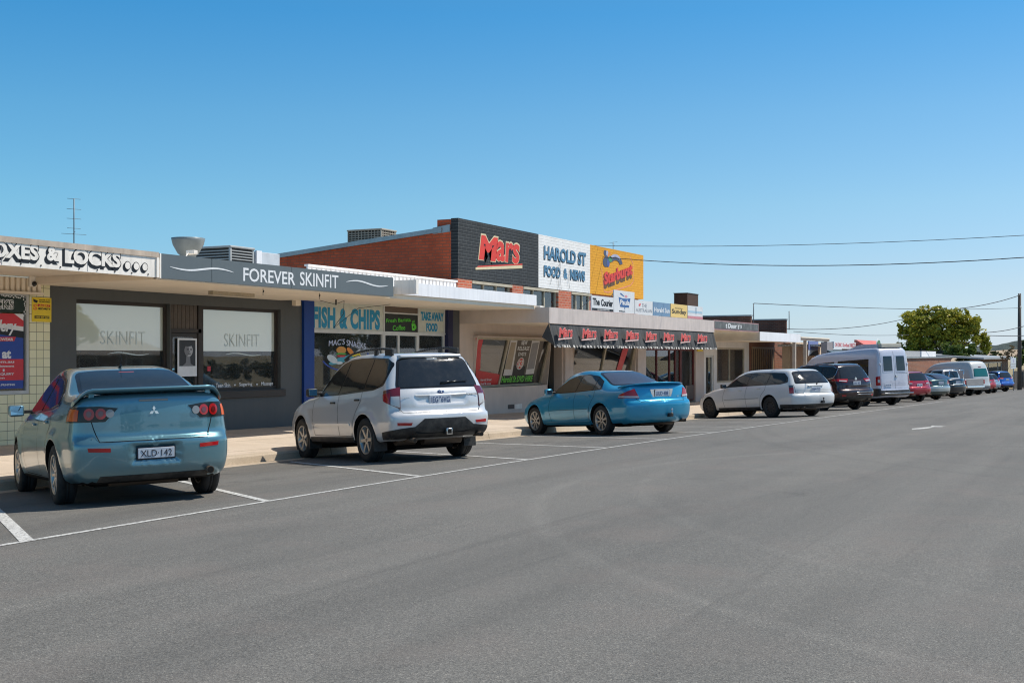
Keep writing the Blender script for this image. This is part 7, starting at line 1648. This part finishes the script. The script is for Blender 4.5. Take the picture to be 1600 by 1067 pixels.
b = MB(); bx = fX(1579, ys_-.05), fX(1587.5, ys_-.05); sz = fZ(1583, 576, ys_), fZ(1583, 559, ys_); b.box(bx[0], bx[1], ys_-.06, ys_-.04, sz[0], sz[1], flat('sign_pale', (.50, .55, .60), .5), .01); pl(b, ell((bx[0]+bx[1])/2, sz[1]-.25, .18, .16), ys_-.061, flat('sign_purple', (.25, .18, .45), .5)); b.box(bx[0]+.1, bx[1]-.1, ys_-.063, ys_-.0605, sz[0]+.15, sz[0]+.22, MARK); b.box(bx[0]+.1, bx[1]-.1, ys_-.063, ys_-.0605, sz[0]+.35, sz[0]+.42, MARK); b.build('board', o)
# overhead wires
def wire(a, c_, sag, label, r_=.012):
    o = thing('overhead_wire', tuple(a), label, 'cable', 'overhead wires'); b = MB(); n = 28; A, B = Vector(a), Vector(c_); b.tube([A.lerp(B, k/n)-Vector((0, 0, sag*4*(k/n)*(1-k/n))) for k in range(n+1)], r_, WIR, 5); b.build('cable', o)
WIR = flat('wire_black', (.03, .03, .035), .6)
def at(px, py, D):      # a point D metres in front of the camera
    u = (px-800)/F; return Vector((D*(CP+u*SP), D*(SP-u*CP), CH+(HZ-py)/F*D))
wire(at(712, 375, 48), at(1640, 365.5, 34), .30, 'thin upper wire crossing the clear sky', .009); wire(at(842, 391, 46), at(1640, 399.5, 34), .42, 'thicker lower wire crossing in front of the yellow panel and the sky', .014)
pt = Vector((xp, yp, zt_))
wire(at(1178, 474, 60), pt+Vector((0, 0, -1.3)), .2, 'level wire from the hooked service mast to the pole', .018); wire(at(1228, 514, 66), at(1410, 499, 85), .25, 'sagging wire from the farther fire wall towards the tree', .02); wire(at(1500, 482, 98), pt+Vector((-.4, 0, -.2)), .15, 'thick wire rising from the tree to the pole top', .032)
wire(at(1240, 518, 66), at(1420, 523, 90), .12, 'faint low wire over the red-lettered board', .015)
wire(at(1535, 520, 100), at(1640, 495, 110), .3, 'service wire crossing behind the pole', .03); wire(at(1540, 524, 100), at(1640, 522, 110), .1, 'lowest level wire behind the pole', .03)
# wheel stop in the gutter
# ------------------------------------------------------------------ trees, hills
def leafmat(name, cols, tr=.25):
    m = bpy.data.materials.new(name); m.use_nodes = True; t = m.node_tree; p = t.nodes['Principled BSDF']; g = geoco(t)
    oi = nn(t, 'ShaderNodeNewGeometry'); rnd = oi.outputs['Random Per Island']
    c = ramp(t, rnd, [(0, cols[0]), (.5, cols[1]), (1, cols[2])]); n = ramp(t, noise(t, g, .7, 3, .6), [(.35, (.72, .80, .8)), (.7, (1.2, 1.12, .9))]); t.links.new(mix(t, 1, c, n, 'MULTIPLY'), p.inputs['Base Color'])
    p.inputs['Roughness'].default_value = .55; tl = nn(t, 'ShaderNodeBsdfTranslucent'); t.links.new(c, tl.inputs[0]); ms = nn(t, 'ShaderNodeMixShader'); ms.inputs[0].default_value = tr
    o = t.nodes['Material Output']; t.links.new(p.outputs[0], ms.inputs[1]); t.links.new(tl.outputs[0], ms.inputs[2]); t.links.new(ms.outputs[0], o.inputs[0]); return m
BARK = paint('bark', (.16, .13, .105), .9, .35, 4, .5, 20)
def tree(name, loc, blobs, label, mat, leaf=.16, dens=520, limbs=True, cat='tree', trunk_r=.28, trunk_h=2.6, group=None):
    """blobs: (dx, dy, z, rx, ry, rz) leaf masses around the base point"""
    o = thing(name, loc, label, cat, group); L = Vector(loc); rng = random.Random(zlib.crc32(label.encode()) % 9973); verts, faces = [], []
    for (dx, dy, z, rx, ry, rz) in blobs:
        n = int(dens*rx*rz*3.2); subs = [Vector((rng.gauss(0, .55), rng.gauss(0, .55), rng.gauss(0, .5))) for _ in range(max(7, int(rx*rz*9)))]
        for k in range(n):
            s = rng.choice(subs); d = Vector((rng.gauss(0, 1), rng.gauss(0, 1), rng.gauss(0, 1))).normalized()*(rng.uniform(.4, 1)**.5*.42+(rng.uniform(0, .5) if rng.random() < .12 else 0))
            q = s+d
            if q.length > 1.25: q *= 1.25/q.length
            P = L+Vector((dx+q.x*rx, dy+q.y*ry, z+q.z*rz)); a = Vector((rng.gauss(0, 1), rng.gauss(0, 1), rng.gauss(0, .6))).normalized(); c_ = a.cross(Vector((rng.gauss(0, 1), rng.gauss(0, 1), rng.gauss(0, 1)))).normalized()
            l, w_ = leaf*rng.uniform(.7, 1.4), leaf*rng.uniform(.35, .7); i = len(verts)
            verts += [P-a*l, P+c_*w_, P+a*l, P-c_*w_]; faces.append((i, i+1, i+2, i+3))
    me = bpy.data.meshes.new('crown'); me.from_pydata([tuple(v) for v in verts], [], faces); me.materials.append(mat); c = bpy.data.objects.new('crown', me); COL.objects.link(c); c.parent = o
    b = MB(); T = L+Vector((0, 0, trunk_h)); b.cyl(L-Vector((0, 0, .3)), T, trunk_r, trunk_r*.72, 10, BARK)
    if limbs:
        for (dx, dy, z, rx, ry, rz) in blobs:
            e = L+Vector((dx, dy, z-rz*.2)); m_ = T.lerp(e, .5)+Vector((rng.uniform(-.3, .3), rng.uniform(-.3, .3), .15)); b.cyl(T-Vector((0, 0, .15)), m_, trunk_r*.28, trunk_r*.18, 7, BARK); b.cyl(m_, e, trunk_r*.18, trunk_r*.09, 6, BARK)
            for _ in range(3): b.cyl(e, e+Vector((rng.uniform(-.7, .7)*rx, rng.uniform(-.5, .5)*ry, rng.uniform(.1, .7)*rz)), trunk_r*.12, trunk_r*.04, 5, BARK)
    b.build('trunk', o); return o
GUM = leafmat('gum_leaves', [(.16, .19, .025), (.36, .36, .04), (.60, .50, .06)]); DKG = leafmat('dark_leaves', [(.018, .035, .012), (.04, .065, .018), (.07, .10, .025)]); BRT = leafmat('bright_leaves', [(.05, .09, .015), (.10, .15, .02), (.17, .21, .04)])
tp = at(1478, 600, 135); sc1 = 135/F      # metres per picture pixel there
def blobsat(L, D):
    s = D/F; out = []
    for px, py, rx, rz in L: out.append(((px-1478)*s*SP, -(px-1478)*s*CP, (600-py)*s, rx*s*1.25, rx*s*1.25, rz*s*1.3))
    return out
tree('gum_tree', tuple(tp), blobsat([(1430, 503, 17, 11), (1452, 494, 20, 11), (1480, 492, 20, 10), (1503, 500, 18, 12), (1516, 516, 14, 10), (1426, 523, 14, 12), (1440, 535, 16, 12), (1466, 515, 18, 10), (1495, 516, 14, 9), (1530, 524, 9, 12), (1536, 538, 7, 10), (1420, 542, 12, 10), (1452, 550, 14, 10), (1478, 528, 18, 10), (1508, 530, 14, 9), (1446, 512, 16, 10)], 135), 'wide olive-green gum tree spreading above the rounded van', GUM, .20, 260, trunk_r=.45, trunk_h=3.2)
tp2 = at(1500, 603, 122)
def bl2(c, L, D): s = D/F; return [((px-c)*s*SP, -(px-c)*s*CP, (603-py)*s, rx*s, rx*s, rz*s) for px, py, rx, rz in L]
tree('bushy_tree', tuple(tp2), bl2(1500, [(1488, 545, 14, 12), (1505, 543, 14, 12), (1514, 553, 9, 9), (1480, 556, 12, 9), (1498, 557, 14, 10)], 122), 'dense rounded green tree in front of the gum tree', BRT, .20, 300, trunk_r=.3, trunk_h=1.5, limbs=False)
for i, (px, D, L, nm, mt, lab) in enumerate(((1536, 190, [(1530, 556, 12, 6), (1544, 556, 9, 5), (1520, 550, 8, 9)], 'shrub', DKG, 'dark shrubs behind the skillion roof'), (1556, 200, [(1556, 553, 9, 4)], 'shrub', DKG, 'small round dark shrub below the dry paddock'), (1598, 118, [(1592, 565, 7, 9), (1602, 560, 8, 12), (1612, 566, 9, 10)], 'garden_shrub', BRT, 'leafy garden shrub above the timber fence'), (1606, 128, [(1602, 540, 7, 8), (1612, 546, 8, 10)], 'dark_tree', DKG, 'dark tree top right behind the pole'))):
    q = at(px, 600, D); s = D/F; tree(nm, tuple(q), [((a-px)*s*SP, -(a-px)*s*CP, (600-py)*s, rx*s, rx*s, rz*s) for a, py, rx, rz in L], lab, mt, .22, 170, limbs=False, cat='shrub' if 'shrub' in nm else 'tree', trunk_r=.12, trunk_h=1.2)
q = at(1570, 600, 122); tree('bare_creeper', tuple(q), [(.6, -1.2, 2.8, 1.0, 1.0, .7), (.2, -.2, 3.2, .7, .7, .6)], 'sparse brownish bush between the house and the pole', leafmat('brown_leaves', [(.14, .09, .05), (.22, .15, .08), (.10, .10, .04)]), .15, 90, trunk_r=.08, trunk_h=1.0, cat='shrub')
# hills: a dry paddock rise and a wooded ridge
def hill(name, D, prof, m, zb=-8, rough=0, depth=200):
    bm = bmesh.new(); n = 120; R = [[], [], []]; a0, a1 = prof[0][0], prof[-1][0]
    for k in range(n+1):
        px = a0+(a1-a0)*k/n; py = np.interp(px, [p[0] for p in prof], [p[1] for p in prof])-rough*abs(sin(px*1.7)+sin(px*.71+2)+.6*sin(px*3.9))*.5
        for j, (dd, f) in enumerate(((0, 0), (depth*.5, 1), (depth, .55))):
            P = at(px, py, D+depth*.5); Q = at(px, py, D+dd); R[j].append(bm.verts.new((Q.x, Q.y, zb+(P.z-zb)*f)))
    for j in range(2):
        for k in range(n): bm.faces.new((R[j][k], R[j][k+1], R[j+1][k+1], R[j+1][k])).smooth = True
    bmesh.ops.recalc_face_normals(bm, faces=bm.faces[:])
    me = bpy.data.meshes.new(name); bm.to_mesh(me); bm.free(); me.materials.append(m); o = bpy.data.objects.new(name, me); COL.objects.link(o); tag(o, kind='structure'); return o
WOOD, t, p = base('wooded_ridge', .95); g_ = geoco(t); t.links.new(ramp(t, noise(t, g_, .05, 8, .75), [(.35, (.035, .055, .055)), (.6, (.065, .085, .075)), (.75, (.10, .12, .10))]), p.inputs['Base Color']); t.links.new(bump(t, noise(t, g_, .06, 6, .7), 1, 8), p.inputs['Normal'])  # muted grey-green: distance haze is mixed into the forest colour
PAD, t, p = base('dry_paddock', .95); t.links.new(ramp(t, noise(t, geoco(t), .03, 6, .6), [(.35, (.36, .27, .18)), (.7, (.46, .36, .25))]), p.inputs['Base Color'])
hill('wooded_hill', 1500, [(1200, 553), (1440, 552), (1520, 545), (1545, 541), (1570, 538), (1584, 534), (1600, 531), (1660, 527), (1800, 533)], WOOD, rough=1.6)
hill('dry_paddock_hill', 900, [(1400, 556), (1520, 553), (1540, 549), (1560, 547.5), (1600, 545.5), (1700, 544)], PAD)
# ------------------------------------------------------------------ the other side of the street (seen in the shop windows and car paint)
def house(X, Y, w_, d, hgt, wm, rm, label):
    o = thing('roadside_house', (X, Y, street(X)), label, 'house', 'houses across the street'); z = street(X)-.3; b = MB(); b.box(X, X+w_, Y-d, Y, z, z+hgt, wm); b.build('wall', o)
    b = MB(); R_ = 1.3; b.prism([(Y+.5, z+hgt-.05), (Y-d/2, z+hgt+R_), (Y-d-.5, z+hgt-.05), (Y-d-.5, z+hgt-.15), (Y+.5, z+hgt-.15)], 'x', X-.5, X+w_+.5, rm); b.build('roof', o)
    for k in range(3):
        x = X+w_*(.12+.3*k); b = MB(); b.box(x, x+1.6, Y, Y+.05, z+1, z+2.2, FW); b.box(x+.08, x+1.52, Y+.05, Y+.055, z+1.08, z+2.12, GLASS_D); b.build('window', o)
house(2, -27, 13, 8, 2.3, PEACH, corrugated('tan_iron_roof', (.42, .36, .27), .15, 0, .6), 'peach house with a tan iron roof across the street'); house(24, -28, 16, 8, 2.4, WR, corrugated('grey_iron_roof', (.40, .38, .34), .15, 0, .6), 'white house with a grey iron roof across the street'); house(52, -27, 14, 8, 2.4, hb, corrugated('brown_iron_roof', (.32, .26, .2), .15, 0, .6), 'brick house with a brown iron roof across the street')
for i, (x, y, h_) in enumerate(((-2, -14, 5), (18.5, -14.5, 4.6), (20.5, -17, 6), (44, -15, 5.5), (70, -16, 6))):
    tree('street_tree', (x, y, -.3), [(0, 0, h_*.62, 2.0, 2.0, h_*.26), (1.2, .5, h_*.5, 1.3, 1.3, h_*.2), (-1.1, -.3, h_*.52, 1.3, 1.3, h_*.2)], ['round tree left of the peach house across the street', 'small tree right of the peach house across the street', 'taller tree behind the small one across the street', 'tree between the white and brick houses across the street', 'tree past the brick house across the street'][i], GUM if i % 2 else BRT, .17, 160, group='trees across the street')
for i, (x, n_, lab) in enumerate(((-4, 12, 'long clipped hedge in front of the peach house across the street'), (23, 12, 'long clipped hedge in front of the white house across the street'), (50, 9, 'long clipped hedge in front of the brick house across the street'))):
    tree('hedge', (x, -13.5, -.2), [(k*1.5, 0, .75, .95, .6, .62) for k in range(n_)], lab, DKG, .13, 260, limbs=False, cat='hedge', trunk_r=.05, trunk_h=.5, group='hedges across the street')
b = MB(); b.box(fX(793.5, YF), fX(803, YF), YF-.012, YF-.002, fZ(798, 638.5, YF), fZ(798, 632, YF), paint('dark_vent', (.10, .08, .07), .7)); b.build('wall_vent', bpy.data.objects['brick_tower_shop']); b = MB(); b.box(fX(804.5, YF), fX(815, YF), YF-.014, YF-.002, fZ(810, 638.5, YF), fZ(810, 631, YF), OFFW); b.build('wall_vent', bpy.data.objects['brick_tower_shop'])
tag(sheet('verge', [-40, -20, 0, 20, 40, 60, 80, 110], [-40, -25, -12, -9.1], lambda x, y: street(x)+.06, DRY), kind='structure')

for rt in WROOTS:
    for ch in rt.children: ch.matrix_parent_inverse = Matrix.Translation(-Vector(rt.location))
